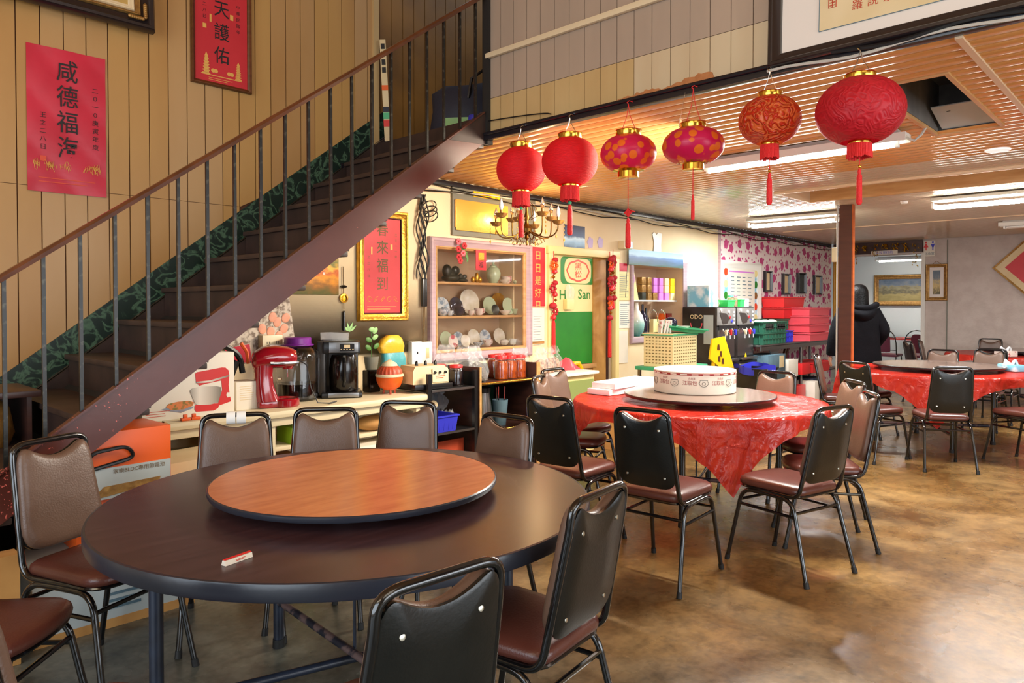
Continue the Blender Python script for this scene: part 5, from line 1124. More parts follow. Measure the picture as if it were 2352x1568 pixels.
for row in range(3):
    for i in range(6):
        m_ = ('ebony', 'gold_paint', 'gold_paint', 'lilac_box', 'lilac_box', 'cream_board', 'yellow_plastic')[i+(1 if row else 0)]
        M.setdefault('lilac_box', mat('magenta_carton', (206, 120, 204), .4)); px = 1473+13.2*i; Y = YW+.1
        mb = MB(); mb.box((0, 0, .046), (.088, .08, .090), bev=.003)
        single('small_carton', mb, m_, ('bottom', 'middle', 'top')[row]+' row small '+{'ebony': 'dark', 'gold_paint': 'gold', 'lilac_box': 'magenta', 'cream_board': 'cream', 'yellow_plastic': 'yellow'}[m_]+' carton, number '+('one', 'two', 'three', 'four', 'five', 'six')[i]+' from the left on the niche shelf', 'carton', (OY(px, 660, Y).x, Y, ZN+.010+.0925*row), (0, 0, (rnd.random()-.5)*.12), 'small cartons stacked in the niche')
def bottle(px, Y, z, prof, m_, name, lb, cat='bottle', grp=None, n=20, sy=1):
    mb = MB(); mb.lathe(prof, n=n, sy=sy); return single(name, mb, m_, lb, cat, (OY(px, 700, Y).x, Y, z), None, grp)
M['teal_glaze'] = bands('white_to_teal_glaze', [(0, (30, 110, 120)), (.35, (150, 196, 190)), (.6, (240, 236, 226)), (1, (240, 236, 226))], 'Z', .15)
bottle(1462, YW+.1, nz0+.007, [(.045, 0), (.085, .06), (.10, .15), (.075, .25), (.03, .32), (.022, .40), (.028, .41), (0, .41)], 'teal_glaze', 'porcelain_bottle', 'white to teal gourd-shaped porcelain bottle in the niche', n=28)
bottle(1476, YW+.15, nz0+.007, [(.04, 0), (.062, .03), (.062, .22), (.03, .29), (.014, .31), (.014, .38), (.018, .385), (0, .39)], 'navy_china', 'dark_bottle', 'black and blue decorated bottle in the niche'); bottle(1484, YW+.2, nz0+.007, [(.03, 0), (.042, .02), (.042, .2), (.014, .26), (.014, .34), (0, .345)], 'black_plastic', 'dark_bottle', 'slim black bottle behind the decorated one in the niche')
for px, m_, s, lb in ((1503, 'cream_board', (.13, .06, .20), 'cream carton in the lower niche'), (1519, 'orange_plastic', (.10, .08, .27), 'orange-red carton in the lower niche'), (1531, 'red_enamel', (.12, .09, .27), 'dark red carton at the right of the lower niche')):
    mb = MB(); mb.box((0, 0, s[2]/2), s, bev=.003); single('carton', mb, m_, lb, 'carton', (OY(px, 700, YW+.2).x, YW+.2, nz0+.007))
t = thing('fan_chart', 'tall yellow pointed cardboard display at the left of the niche shelf', 'display', (OY(1460, 660, YW+.05).x, YW+.06, ZN+.010)); mb = MB(); mb.prism([(-.07, 0, 0), (.08, 0, 0), (-.03, 0, .38), (-.06, 0, .38)], (0, .01, 0)); build('card', mb, 'cream_board', t); mb = MB(); mb.ball((-.03, -.003, .25), (.018, .004, .06), 10, 6); build('print', mb, 'lilac_box', t)
# white cut-out on the wall, hook, small red notice
p = OY(1510, 558, YW-.01); mb = MB(); mb.prism([(-.09, 0, -.13), (.09, 0, -.14), (.08, 0, -.02), (.10, 0, .12), (.02, 0, .13), (-.02, 0, .10), (-.08, 0, .13), (-.11, 0, .10), (-.07, 0, 0)], (0, .006, 0)); single('paper_cutout', mb, 'white_plastic', 'white paper cut-out above the mountain panorama', 'cutout', (p.x, YW-.012, p.z))
t, w_, h_ = strip(1611, 1633, 666, 690, 'red_paper', 'red_notice', 'small red notice on the white wall above the dispensers', 'notice'); mb = MB(); marks(mb, -.09, .05, .16, 3, .045, .02, y=-.004); build('print', mb, 'gold_ink', t)
# menu window with price list
a = OY(1655, 597, YW-.02); b = OY(1747, 740, YW-.02); zt = OY(1655, 597, YW).z; zb_ = .93; w_, h_ = b.x-a.x, zt-zb_
t = thing('menu_board', 'white-framed board with a pale printed menu at the start of the blossom wallpaper', 'menu board', ((a.x+b.x)/2, YW-.004, (zt+zb_)/2)); build('frame', frame_mb(w_, h_, .11, .04), 'white_paint', t)
mb = MB(); mb.box((0, -.008, 0), (w_-.2, .006, h_-.2)); build('back_board', mb, 'tissue_box', t)
mb = MB(); mb.box((0, -.016, .02), (w_-.42, .004, h_-.24)); build('menu_sheet', mb, 'white_card', t)
mb = MB()
for c in range(4): marks(mb, -w_*.26+c*w_*.14, h_*.30, w_*.10, 9, .052, .012, y=-.0185, seed=c)
build('menu_print', mb, 'dusty_blue', t, kind='stuff'); mb = MB(); mb.box((0, -.0185, h_*.37), (w_-.48, .001, .02)); mb.box((0, -.0185, -h_*.10), (w_-.48, .001, .018)); build('menu_rule', mb, 'lilac_box', t)
rnd = random.Random(9)
for s in (-1, 1):
    for i in range(6): mb = MB(); mb.lathe([(0, 0), (.055, .0), (.055, .003), (0, .004)], n=14, axis=(0, -1, 0)); build('dish_photo', mb, ('orange_red', 'cream_board', 'green_board', 'gold_paint')[(i+(s > 0)) % 4], t, (s*(w_/2-.165), -.012, h_*.36-.165*i))
# four small dark frames on the blossom wallpaper
for i, (p0, p1, y0, y1) in enumerate(((1756, 1770, 622, 670), (1797, 1812, 628, 676), (1831, 1849, 626, 674), (1869, 1885, 632, 676))):
    x0, x1 = OY(p0, 650, YW-.02).x, OY(p1, 650, YW-.02).x; zt, zb_ = OY(p0, y0, YW).z, OY(p0, y1, YW).z
    picture('hanging_picture', ('first', 'second', 'third, dark carved', 'fourth')[i]+' small dark picture frame from the menu board on the blossom wallpaper', 'picture', ((x0+x1)/2, YW-.004, (zt+zb_)/2), 0, max(.24, x1-x0), zt-zb_, .03, 'black_wood', 'silk' if i != 2 else 'ebony', .05)
# ================================================================ FAR END
# framed picture, restroom sign, diamond
def onF(px, py, d=.02): return OX(px, py, XF-d)
a, b = onF(2127, 607), onF(2176, 690); w_, h_ = a.y-b.y, a.z-b.z
M['far_oil'] = bands('blue_and_gold_painting', [(0, (90, 84, 60)), (.4, (206, 180, 120)), (.7, (110, 120, 130)), (1, (90, 104, 118))], 'Z', .5, .9, scale=8)
t, iw, ih = picture('framed_picture', 'upright gilt-framed picture on the grey far wall beside the doorway', 'picture', (XF-.01, (a.y+b.y)/2, (a.z+b.z)/2), -pi/2, w_, h_, .055, 'gold_paint', 'far_oil', .04, 'mount', .05)
mb = MB(); mb.tube([(-.06, -.01, h_/2), (0, -.01, h_/2+.05), (.06, -.01, h_/2)], .004, 5); build('hanging_loop', mb, 'gold_paint', t)
a, b = onF(2122, 553), onF(2148, 588); t = thing('restroom_sign', 'small white restroom sign with a red and a blue figure', 'sign', (XF-.02, (a.y+b.y)/2, (a.z+b.z)/2), -pi/2); w_, h_ = a.y-b.y, a.z-b.z; mb = MB(); mb.box((0, 0, 0), (w_, .008, h_)); build('panel', mb, 'white_card', t)
for s, m_ in ((-1, 'red_plastic'), (1, 'blue_plastic')):
    mb = MB(); mb.ball((s*.05, -.007, .10), (.016, .003, .016), 10, 6)
    mb.prism([(s*.05-(.012 if s < 0 else .03), -.006, .075), (s*.05+(.012 if s < 0 else .03), -.006, .075), (s*.05+(.035 if s < 0 else .012), -.006, .02), (s*.05+.008, -.006, .015), (s*.05+.008, -.006, -.03), (s*.05-.008, -.006, -.03), (s*.05-.008, -.006, .015), (s*.05-(.035 if s < 0 else .012), -.006, .02)], (0, .002, 0)); build('figure', mb, m_, t)
letter('化妝室', 'dusty_blue', t, (-.0, -.006, -.09), .05)
c = onF(2385, 612); t = thing('diamond_picture', 'diamond-hung red square picture in a cream and gold frame, cut by the right photo edge', 'picture', (XF-.02, c.y, c.z), -pi/2); t.rotation_euler = (0, pi/4, -pi/2)
t.rotation_mode = 'QUATERNION'; t.rotation_quaternion = (Matrix.Rotation(-pi/2, 3, 'Z') @ Matrix.Rotation(pi/4, 3, 'Y')).to_quaternion()
build('frame', frame_mb(.84, .84, .03, .03), 'gold_paint', t); mb = MB(); mb.box((0, -.006, 0), (.79, .008, .79)); build('mount', mb, 'silk', t); mb = MB(); mb.box((0, -.012, 0), (.60, .006, .60)); build('red_square', mb, 'red_paper', t)
o = letter('福', 'ink', t, (0, -.016, 0), .34, name='character', bold=.008); o.rotation_euler = (pi/2, pi/4, 0); o.rotation_mode = 'QUATERNION'; o.rotation_quaternion = (Matrix.Rotation(-pi/4, 3, 'Y') @ Matrix.Rotation(pi/2, 3, 'X')).to_quaternion()
# gold curtain, tinsel, in the doorway to the back room
t = thing('gold_curtain', 'pleated golden curtain drawn aside left of the back room doorway', 'curtain', (XF-.10, 4.62, 0))
mb = MB(); mb.grid(lambda u, v: (.03*sin(u*34)+.0, (u-.5)*.30, .55+v*1.75), 60, 3); build('cloth', mb, 'curtain', t); mb = MB(); mb.cyl((0, -.2, 2.31), (0, .17, 2.31), .012, n=8); build('rod', mb, 'old_brass', t)
rnd = random.Random(12)
for q in range(9):
    y = 4.70-q*.16; mb = MB(); L_ = (.30, .12, .34, .10, .22, .08, .10, .14, .42)[q]
    for k in range(26): a = Vector(((rnd.random()-.5)*.05, (rnd.random()-.5)*.09, -rnd.random()*L_)); mb.prism([a, a+Vector((.0, .03*(rnd.random()-.5), -.03)), a+Vector((.012, .02, -.01))], (.002, 0, 0))
    single('tinsel', mb, 'tinsel', ('first', 'second', 'third', 'fourth', 'fifth', 'sixth', 'seventh', 'eighth', 'ninth')[q]+' tuft of gold tinsel from the left on the doorway header, '+('short' if L_ < .2 else 'long'), 'tinsel', (XF-.12, y, 2.49), None, 'gold tinsel along the doorway header')
a = onF(2030, 580, .1); t = thing('doorway_sign', 'small pale sign with blue letters on the doorway header', 'sign', (XF-.07, a.y, a.z), -pi/2); mb = MB(); mb.box((0, 0, 0), (.42, .012, .07)); build('panel', mb, 'white_card', t); letter('化妝室往前', 'blue_plastic', t, (0, -.008, 0), .055)
# back room: painting, table, chairs
XR = 17.33; a, b = OX(2008, 632, XR), OX(2128, 702, XR); w_, h_ = a.y-b.y+.25, a.z-b.z
M['haystack'] = bands('harvest_painting', [(0, (150, 136, 84)), (.3, (176, 158, 104)), (.45, (110, 104, 84)), (.62, (166, 156, 120)), (.75, (130, 142, 156)), (1, (92, 112, 136))], 'Z', .5, .8, scale=7)
picture('framed_painting', 'wide gilt-framed harvest landscape in the pale back room', 'picture', (XR, a.y-w_/2, (a.z+b.z)/2), -pi/2, w_, h_, .10, 'gold_paint', 'haystack', .05)
t = thing('back_room_table', 'long table with a red cloth in the back room', 'table', (16.1, 4.0, 0)); mb = MB(); mb.box((0, 0, .745), (.8, 2.2, .025), bev=.004); build('top', mb, 'cloth', t)
for sx in (-1, 1):
    for sy in (-1, 1): mb = MB(); mb.cyl((sx*.34, sy*.95, 0), (sx*.34, sy*.95, .73), .015, n=8); build('leg', mb, 'black_tube', t)
t0 = thing('banquet_chair', 'left maroon chair with an arched black back in the back room', 'chair', (15.2, 4.36, 0), -pi/2, 'maroon chairs in the back room')
mb = MB(); mb.box((0, .02, .455), (.42, .42, .05), bev=.018); build('seat', mb, 'maroon', t0); mb = MB(); pad(mb, outline_round([(-.10, .52), (.10, .52), (.10, .82), (.06, .88), (-.06, .88), (-.10, .82)], .03, 3), [(.004, 0), (0, .01), (.01, .03), (.6, .034)], lambda x, y, h: (x, -.20-.1*(y-.5)+h, y), (0, .7)); build('backrest', mb, 'maroon', t0)
mb = MB(); mb.tube([(-.2, -.17, .44), (-.2, -.20, .7)]+[(-.2*cos(a), -.23, .74+.21*sin(a)) for a in [pi*k/10 for k in range(11)]]+[(.2, -.20, .7), (.2, -.17, .44)], .010, 8); mb.cyl((-.2, -.2, .56), (.2, -.2, .56), .007, n=6); mb.cyl((-.2, -.215, .80), (.2, -.215, .80), .007, n=6); build('back_frame', mb, 'black_tube', t0)
for sx in (-1, 1):
    for sy in (-1, 1): mb = MB(); mb.cyl((sx*.21, sy*.22, 0), (sx*.19, sy*.17, .44), .011, n=8); build('leg', mb, 'black_tube', t0)
dup(t0, (15.2, 3.80, 0), -pi/2, 'right maroon chair with an arched black back in the back room'); 
# ================================================================ COUNTER UNDER THE STAIR
ZT = .752
t = thing('counter', 'cream laminate side counter under the stair carrying the coffee machine', 'counter', (2.35, 4.49, 0))
mb = MB(); mb.box((0, 0, .727), (2.34, .58, .05), bev=.022); build('worktop', mb, 'cream_plastic', t)
mb = MB(); mb.box((0, -.245, .675), (2.26, .02, .05), bev=.004); mb.box((0, .245, .675), (2.26, .02, .05)); build('apron', mb, 'cream_plastic', t)
mb = MB(); mb.box((.1, .05, .485), (2.1, .44, .03), bev=.008); build('lower_shelf', mb, 'cream_plastic', t)
for x in (-1.08, -.1, 1.08):
    for y in (-.22, .25): mb = MB(); mb.box((x, y, .35), (.035, .035, .70)); build('leg', mb, 'cream_plastic', t)
# mixer carton
t = thing('mixer_carton', 'large white carton printed with a red stand mixer and a pizza', 'carton', (1.765, 4.33, ZT), 0)
mb = MB(); mb.box((0, .13, .19), (.54, .26, .38), bev=.003); build('carton', mb, 'white_card', t)
def cut(pts, m_, nm, y=-.0): mb = MB(); mb.prism([(x, y-.0006, z) for x, z in pts], (0, -.0012, 0)); return build(nm, mb, m_, t)
M['mixer_red'] = mat('red_mixer_print', (206, 40, 34), .4); M['silver_print'] = bands('silver_bowl_print', [(0, (150, 144, 132)), (.3, (226, 218, 204)), (.6, (196, 186, 172)), (1, (120, 112, 98))], 'X', .4)
K_ = .0028
def pc(x, y): return ((x-1.0*200)*0+x, y)
def P2(lst): return [((x-25)*.00053-.27, (1065-.06*(x-20)-y)*.00048) for x, y in lst]
cut(P2([(590, 490), (610, 470), (900, 412), (940, 415), (975, 450), (985, 520), (975, 640), (985, 740), (1005, 850), (860, 900), (850, 930), (800, 960), (600, 965), (580, 940), (582, 890), (600, 875), (850, 870), (900, 700), (890, 580), (700, 620), (640, 640), (600, 600)]), 'mixer_red', 'mixer_print')
cut(P2([(530, 700), (560, 670), (660, 650), (830, 650), (885, 665), (880, 760), (850, 860), (760, 880), (620, 880), (585, 860), (550, 760)]), 'silver_print', 'bowl_print', -.0015)
cut(P2([(600, 590), (760, 575), (980, 510), (980, 530), (760, 600), (600, 608)]), 'silver_print', 'band_print', -.0015)
cut(P2([(945, 770), (955, 735), (985, 735), (995, 790), (960, 800)]), 'white_card', 'dial_print', -.0018)
cut(P2([(215, 920), (300, 890), (575, 895), (560, 920), (430, 968)]), 'steel', 'board_print'); M['pizza'] = mat('pizza_print', (206, 120, 62), .6, col2=(122, 110, 44), scale=40, lo=.5, hi=.62)
cut(P2([(270, 890), (300, 850), (400, 828), (520, 822), (575, 845), (560, 885), (460, 925), (330, 930)]), 'pizza', 'pizza_print', -.0015)
mb = MB(); marks(mb, -.25, .055, .14, 3, .014, .003, y=-.0015); build('print', mb, 'red_ink', t)
for i, px in enumerate((413, 441)):
    p = OZ(px, 962, ZT); mb = MB(); mb.box((0, 0, .008), (.06, .03, .016), bev=.003); mb.box((-.005, 0, .024), (.022, .018, .024), bev=.003); single('orange_clip', mb, 'orange_plastic', ('left', 'right')[i]+' orange plastic clip at the foot of the mixer carton', 'clip', (p.x, 4.235, ZT+.001), None, 'orange clips on the counter')
# small white box
p = OZ(566, 940, ZT); mb = MB(); mb.box((0, 0, .09), (.145, .15, .18), bev=.003); t = thing('small_carton', 'small white carton between the mixer carton and the red stand mixer', 'carton', (p.x, p.y+.06, ZT)); build('carton', mb, 'white_card', t); mb = MB(); marks(mb, -.05, .15, .10, 7, .014, .003, y=-.0765); build('print', mb, 'silk', t)
# strap / harness tool
t = thing('strimmer_harness', 'black and orange strapped tool leaning behind the small white carton', 'tool', (2.08, 4.60, ZT))
mb = MB(); mb.tube(rounded([(-.10, 0, .40), (-.02, 0, .43), (.12, 0, .34), (.14, 0, .22)], .05), [.02]*len(rounded([(-.10, 0, .40), (-.02, 0, .43), (.12, 0, .34), (.14, 0, .22)], .05)), 8); mb.tube([(-.08, 0, .02), (-.03, 0, .12), (.06, 0, .22), (.10, 0, .30)], [.035, .03, .03, .022], 8); build('body', mb, 'black_plastic', t)
mb = MB(); mb.tube([(-.10, -.02, .12), (-.06, -.03, .20), (-.03, -.03, .29)], [.03, .035, .02], 8); mb.tube([(.12, -.02, .42), (.16, -.02, .36), (.17, -.02, .28)], .012, 6); build('orange_guard', mb, 'orange_plastic', t)
# stand mixer
p = OZ(632, 938, ZT); t = thing('stand_mixer', 'glossy red stand mixer on the counter', 'stand mixer', (p.x+.045, p.y+.08, ZT), radians(-12)); t.scale = (.88, .95, 1)
mb = MB(); mb.lathe([(0, 0), (.10, 0), (.108, .01), (.108, .045), (.098, .055), (.085, .045), (0, .045)], (.07, 0, 0), n=32); mb.box((-.06, 0, .026), (.16, .15, .052), bev=.018); build('base', mb, 'red_enamel', t)
mb = MB(); sec = [(.045, -.06, .17, .17), (.09, -.075, .15, .15), (.15, -.085, .13, .13), (.22, -.09, .125, .125), (.28, -.085, .13, .13)]
def loft(mb, rows, n=20):
    vs = []; fs = []
    for (z, x, a, b) in rows:
        for i in range(n):
            q = 2*pi*i/n; c_, s_ = cos(q), sin(q); vs.append((x+(abs(c_)**.6)*(1 if c_ > 0 else -1)*a/2*1.0, (abs(s_)**.6)*(1 if s_ > 0 else -1)*b/2, z))
    for j in range(len(rows)-1):
        for i in range(n): fs.append((j*n+i, j*n+(i+1) % n, (j+1)*n+(i+1) % n, (j+1)*n+i))
    fs += [tuple(range(n-1, -1, -1)), tuple((len(rows)-1)*n+i for i in range(n))]; return mb.add(vs, fs)
loft(mb, sec); build('column', mb, 'red_enamel', t)
mb = MB(); rows = [(-.165, .30, .05, .06), (-.155, .31, .11, .13), (-.10, .325, .145, .165), (0, .33, .15, .17), (.09, .325, .14, .16), (.135, .32, .12, .14), (.147, .32, .09, .11)]
vs = []; n = 20
for (x, z, a, b) in rows:
    for i in range(n): q = 2*pi*i/n; vs.append((x, cos(q)*b/2, z+sin(q)*a/2))
fs = [(j*n+i, j*n+(i+1) % n, (j+1)*n+(i+1) % n, (j+1)*n+i) for j in range(len(rows)-1) for i in range(n)]+[tuple(range(n)), tuple((len(rows)-1)*n+i for i in range(n-1, -1, -1))]
mb.add(vs, fs); build('head', mb, 'red_enamel', t)
mb = MB(); mb.lathe([(0, -.004), (.028, -.004), (.030, 0), (.026, .006), (0, .007)], (.147, 0, .34), n=24, axis=(1, 0, 0)); bd = build('badge', mb, 'red_plastic', t)
mb = MB(); mb.tube([(.1545, -.010, .345), (.1545, .010, .345), (.1545, .010, .328+.004), (.1545, -.010, .332)], .0012, 4, closed=True); build('badge_emblem', mb, 'white_plastic', bd)
mb = MB(); mb.box((.045, 0, .292), (.215, .172, .020), bev=.006); build('chrome_band', mb, 'chrome', t)
mb = MB(); mb.lathe([(0, 0), (.035, 0), (.045, .02), (.05, .045), (0, .045)], (.09, 0, .245), n=20); build('drive_hub', mb, 'red_enamel', t)
mb = MB(); mb.cyl((.09, 0, .19), (.09, 0, .25), .006, n=8); mb.cyl((.0, -.06, .19), (.02, -.08, .19), .008, n=8); build('spindle', mb, 'chrome', t)
mb = MB(); mb.tube([(.12, -.02, .33), (.22, -.06, .27), (.235, -.10, .12), (.28, -.12, .02), (.38, -.10, .008), (.46, -.04, .01)], .0045, 6); build('power_cord', mb, 'black_cable', t)
# outlet, adapter
a = OY(603, 770, YW-.07); b = OY(650, 803, YW-.07); t = thing('wall_outlet', 'beige double socket box on the cream wall above the stand mixer', 'outlet', ((a.x+b.x)/2, YW-.035, (a.z+b.z)/2)); mb = MB(); mb.box((0, 0, 0), (b.x-a.x, .07, a.z-b.z), bev=.006); build('box', mb, 'cream_plastic', t)
mb = MB()
for s in (-.035, .035):
    for q in (-.008, .008): mb.box((s+q, -.036, 0), (.003, .002, .016))
build('slots', mb, 'black_plastic', t)
p = OY(640, 797, YW-.1); mb = MB(); mb.box((0, 0, 0), (.14, .035, .04), bev=.008); t = thing('power_adapter', 'white and black plug adapter under the beige socket box', 'adapter', (p.x, YW-.09, p.z)); build('case', mb, 'white_plastic', t); mb = MB(); mb.box((.10, 0, .004), (.09, .036, .042), bev=.01); build('plug', mb, 'black_plastic', t)
# jar with purple lid
p = OZ(707, 922, ZT); t = thing('ferment_jar', 'big clear glass jar with purple lid, dark liquid at the bottom', 'jar', (p.x+.01, p.y+.15, ZT)); t.scale = (1.2, 1.2, 1.03)
mb = MB(); mb.lathe([(0, .0), (.11, .0), (.122, .012), (.124, .30), (.115, .335), (.078, .37), (.075, .39), (.071, .39), (.073, .37), (.110, .333), (.119, .30), (.117, .016), (0, .006)], n=40); build('glass', mb, 'glass', t)
M['soy'] = mat('dark_liquid', (20, 14, 10), .15); mb = MB(); mb.lathe([(0, .008), (.108, .008), (.1165, .018), (.1165, .115), (0, .115)], n=40); build('liquid', mb, 'soy', t)
mb = MB(); mb.lathe([(.0, .43), (.072, .43), (.078, .425), (.078, .385), (.092, .382), (.092, .374), (.0, .374)], n=36); build('lid', mb, 'purple', t)
mb = MB()
for i in range(26): a = 2*pi*i/26; mb.tube([(cos(a)*.124, sin(a)*.124, .29), (cos(a+.12)*.118, sin(a+.12)*.118, .33)], .003, 4)
build('shoulder_ribs', mb, 'glass', t)
# coffee machine
p = OZ(800, 912, ZT); t = thing('coffee_machine', 'black drip coffee machine with steel trim', 'coffee machine', (p.x+.0, p.y+.13, ZT), radians(-32)); t.scale = (1.2, 1.1, 1.06)
mb = MB(); mb.box((0, .06, .20), (.24, .13, .37), bev=.012); mb.box((-.10, 0, .2), (.05, .22, .37), bev=.01); build('body', mb, 'dark_steel', t)
mb = MB(); mb.box((.02, -.02, .345), (.22, .26, .085), bev=.014); build('head', mb, 'black_plastic', t)
mb = MB(); mb.box((.03, -.152, .345), (.17, .006, .07), bev=.002); pn = build('steel_panel', mb, 'steel', t); mb = MB(); mb.box((.05, -.156, .345), (.085, .004, .05)); build('display', mb, 'black_plastic', pn); mb = MB(); mb.box((.05, -.159, .352), (.035, .002, .022)); build('screen', mb, 'silk', pn)
mb = MB()
for k in (-.034, -.018, 0, .018, .034): mb.box((.05+k, -.159, .332), (.008, .002, .005))
build('buttons', mb, 'silk', pn)
mb = MB(); mb.box((.02, -.02, .02), (.24, .27, .038), bev=.012); build('base', mb, 'black_plastic', t); mb = MB(); mb.box((.03, -.157, .022), (.18, .006, .03), bev=.002); build('base_trim', mb, 'steel', t)
mb = MB(); mb.lathe([(0, .042), (.075, .042), (.082, .055), (.085, .20), (.078, .26), (.07, .29), (0, .292)], (.03, -.05, 0), n=30); build('carafe', mb, 'soy', t); mb = MB(); mb.tube([(.03, -.12, .27), (.035, -.17, .24), (.035, -.165, .12), (.03, -.13, .08)], .010, 8); build('carafe_handle', mb, 'black_plastic', t)
mb = MB(); mb.lathe([(.085, .388), (.088, .44), (.085, .44), (.082, .388)], (-.02, .02, 0), n=28); build('bean_hopper', mb, 'film', t); mb = MB(); mb.lathe([(0, .386), (.08, .386), (.08, .392), (0, .394)], (-.02, .02, 0), n=24); build('hopper_lid', mb, 'black_plastic', t)
# plants
t = thing('plant_pot', 'leafy sprig in a small grey pot between coffee machine and orange pot', 'plant', (OY(853, 850, 4.62).x, 4.62, .925))
mb = MB(); mb.lathe([(0, 0), (.045, 0), (.058, .1), (.05, .1), (0, .085)], n=20); build('pot', mb, 'grey_board', t)
mb = MB(); mb.tube([(0, 0, .08), (.005, 0, .2), (.0, 0, .3)], .003, 5); build('stem', mb, 'green_leaf', t)
for i, (x, z, r) in enumerate(((-.035, .17, -.6), (.04, .18, .6), (-.03, .23, -.4), (.03, .25, .5), (.0, .31, 0), (.03, .30, .9))):
    mb = MB(); mb.ball((0, 0, 0), (.030, .006, .020), 10, 6); build('leaf', mb, 'green_leaf' if i < 3 else 'pale_leaf', t, (x, -.01, z), (0, -r, 0))
mb = MB(); mb.box((0, 0, .085), (.10, .10, .17), bev=.01); single('speckled_tin', mb, 'soy', 'black speckled tin under the small plant', 'tin', (OY(853, 880, 4.62).x, 4.62, ZT))
p = OY(812, 762, 4.74); t = thing('sprout_sticker', 'pale green paper sprout stuck on the wall above the coffee machine', 'sticker', (p.x, YW-.008, p.z))
for r in (-.9, -.3, .35, .9):
    mb = MB(); mb.prism([(0, 0, 0), (.012, 0, .035), (0, 0, .08), (-.012, 0, .035)], (0, .002, 0)); build('leaf', mb, 'pale_leaf', t, None, (0, r, 0))
# orange onion-shaped pot
p = OZ(891, 893, ZT); t = thing('orange_pot', 'orange lidded pot with a white-topped ribbed lid', 'pot', (3.29, 4.42, ZT))
mb = MB(); mb.lathe([(0, .03), (.04, .03), (.08, .055), (.098, .10), (.10, .135), (0, .135)], n=36); build('bowl', mb, 'orange_plastic', t)
mb = MB(); mb.lathe([(.100, .130), (.106, .133), (.106, .148), (.100, .152), (.0, .152)], n=36); build('rim', mb, 'cream_plastic', t)
mb = MB(); mb.lathe([(.095, .150), (.092, .175), (.072, .205), (.045, .222), (0, .224)], n=60); mb.v = [(x*(1+.03*cos(20*atan2(y, x))), y*(1+.03*cos(20*atan2(y, x))), z) for x, y, z in mb.v]; M['brick_lid'] = mat('brick_red_lid', (184, 74, 44), .45); build('lid', mb, 'brick_lid', t)
mb = MB(); mb.lathe([(.062, .212), (.052, .232), (.03, .245), (0, .262)], n=20); build('lid_top', mb, 'cream_plastic', t); mb = MB()
for a in (0, 2.1, 4.2): mb.cyl((cos(a)*.05, sin(a)*.05, 0), (cos(a)*.045, sin(a)*.045, .04), .008, n=8)
build('feet', mb, 'brick_lid', t)
# snack bag behind
t = thing('snack_bag', 'yellow and teal foil bag folded over behind the orange pot', 'bag', (OY(905, 800, 4.66).x, 4.68, ZT))
M['teal'] = mat('teal_foil', (70, 156, 164), .3, bump=.5, bscale=14); M['yellow_foil'] = mat('yellow_foil', (222, 176, 50), .3, bump=.6, bscale=14)
mb = MB(); loft(mb, [(0, 0, .20, .08), (.12, .0, .24, .11), (.24, .01, .22, .09), (.30, .0, .20, .06)]); build('lower_bag', mb, 'teal', t)
mb = MB(); loft(mb, [(.29, -.01, .22, .07), (.34, -.02, .25, .10), (.40, -.01, .19, .09), (.43, 0, .10, .05)]); build('upper_bag', mb, 'yellow_foil', t)
# switches
for i, px in enumerate((957, 980)):
    p = OY(px, 810, YW-.05); t = thing('wall_switch', ('left', 'right')[i]+' one of two white surface switches on the wall left of the cabinet', 'switch', (p.x, YW-.03, p.z), 0, 'white surface switches'); mb = MB(); mb.box((0, 0, 0), (.115, .06, .19), bev=.01); build('box', mb, 'white_plastic', t)
    mb = MB(); mb.box((.0, -.032, 0), (.035 if i else .012, .006, .09 if i else .02), bev=.002); build('rocker', mb, 'silk' if i else 'black_plastic', t)
# ---- things below the counter
M['lime_card'] = mat('lime_green_card', (150, 202, 40), .5)
def carton(name, lb, x, y, z, sx, sy, sz, m_, rz=0, cat='carton', extra=None, bev=.003):
    t = thing(name, lb, cat, (x, y, z), rz); mb = MB(); mb.box((0, 0, sz/2), (sx, sy, sz), bev=bev); build('body', mb, m_, t)
    if extra: extra(t, sx, sy, sz)
    return t
def tape(t, sx, sy, sz): mb = MB(); mb.box((0, 0, sz+.001), (sx, .05, .002)); mb.box((0, -sy/2-.001, sz*.85), (.05, .002, sz*.3)); build('tape', mb, 'silk', t)
carton('cardboard_box', 'ochre cardboard box under the counter behind the chair with white rolls', 2.08, 4.45, .50, .30, .30, .20, 'cardboard', .1, extra=tape)
carton('lime_carton', 'lime green and pink carton on the lower counter shelf', 2.55, 4.42, .50, .26, .2, .11, 'lime_card', 0, extra=lambda t, a, b, c: build('pink_panel', MB().box((.1, -b/2-.001, c/2), (.05, .003, c*.8)), 'pink_plastic', t))
t = thing('mat_roll', 'brown bag of rice lying on the lower counter shelf', 'bag', (3.12, 4.40, .50)); mb = MB(); mb.ball((0, 0, .055), (.15, .10, .055), 18, 10); build('bag', mb, 'cardboard', t)
carton('pale_carton', 'pale printed carton on the floor under the left end of the counter', 1.62, 4.02, 0.0, .42, .34, .60, 'silk', .12, extra=lambda t, a, b, c: build('print_panel', MB().box((.02, -b/2-.002, c*.72), (a*.7, .003, c*.3)), 'grey_board', t))
mb = MB(); mb.box((1.30, 4.05, .42), (.035, .035, .85), r=(0, .55, 0)); single('wooden_stick', mb, 'pine', 'pale stick leaning under the counter by the orange carton', 'stick')
carton('cardboard_box', 'large cardboard box on the floor under the middle of the counter', 2.3, 4.45, 0, .5, .4, .40, 'cardboard', -.05, extra=tape)
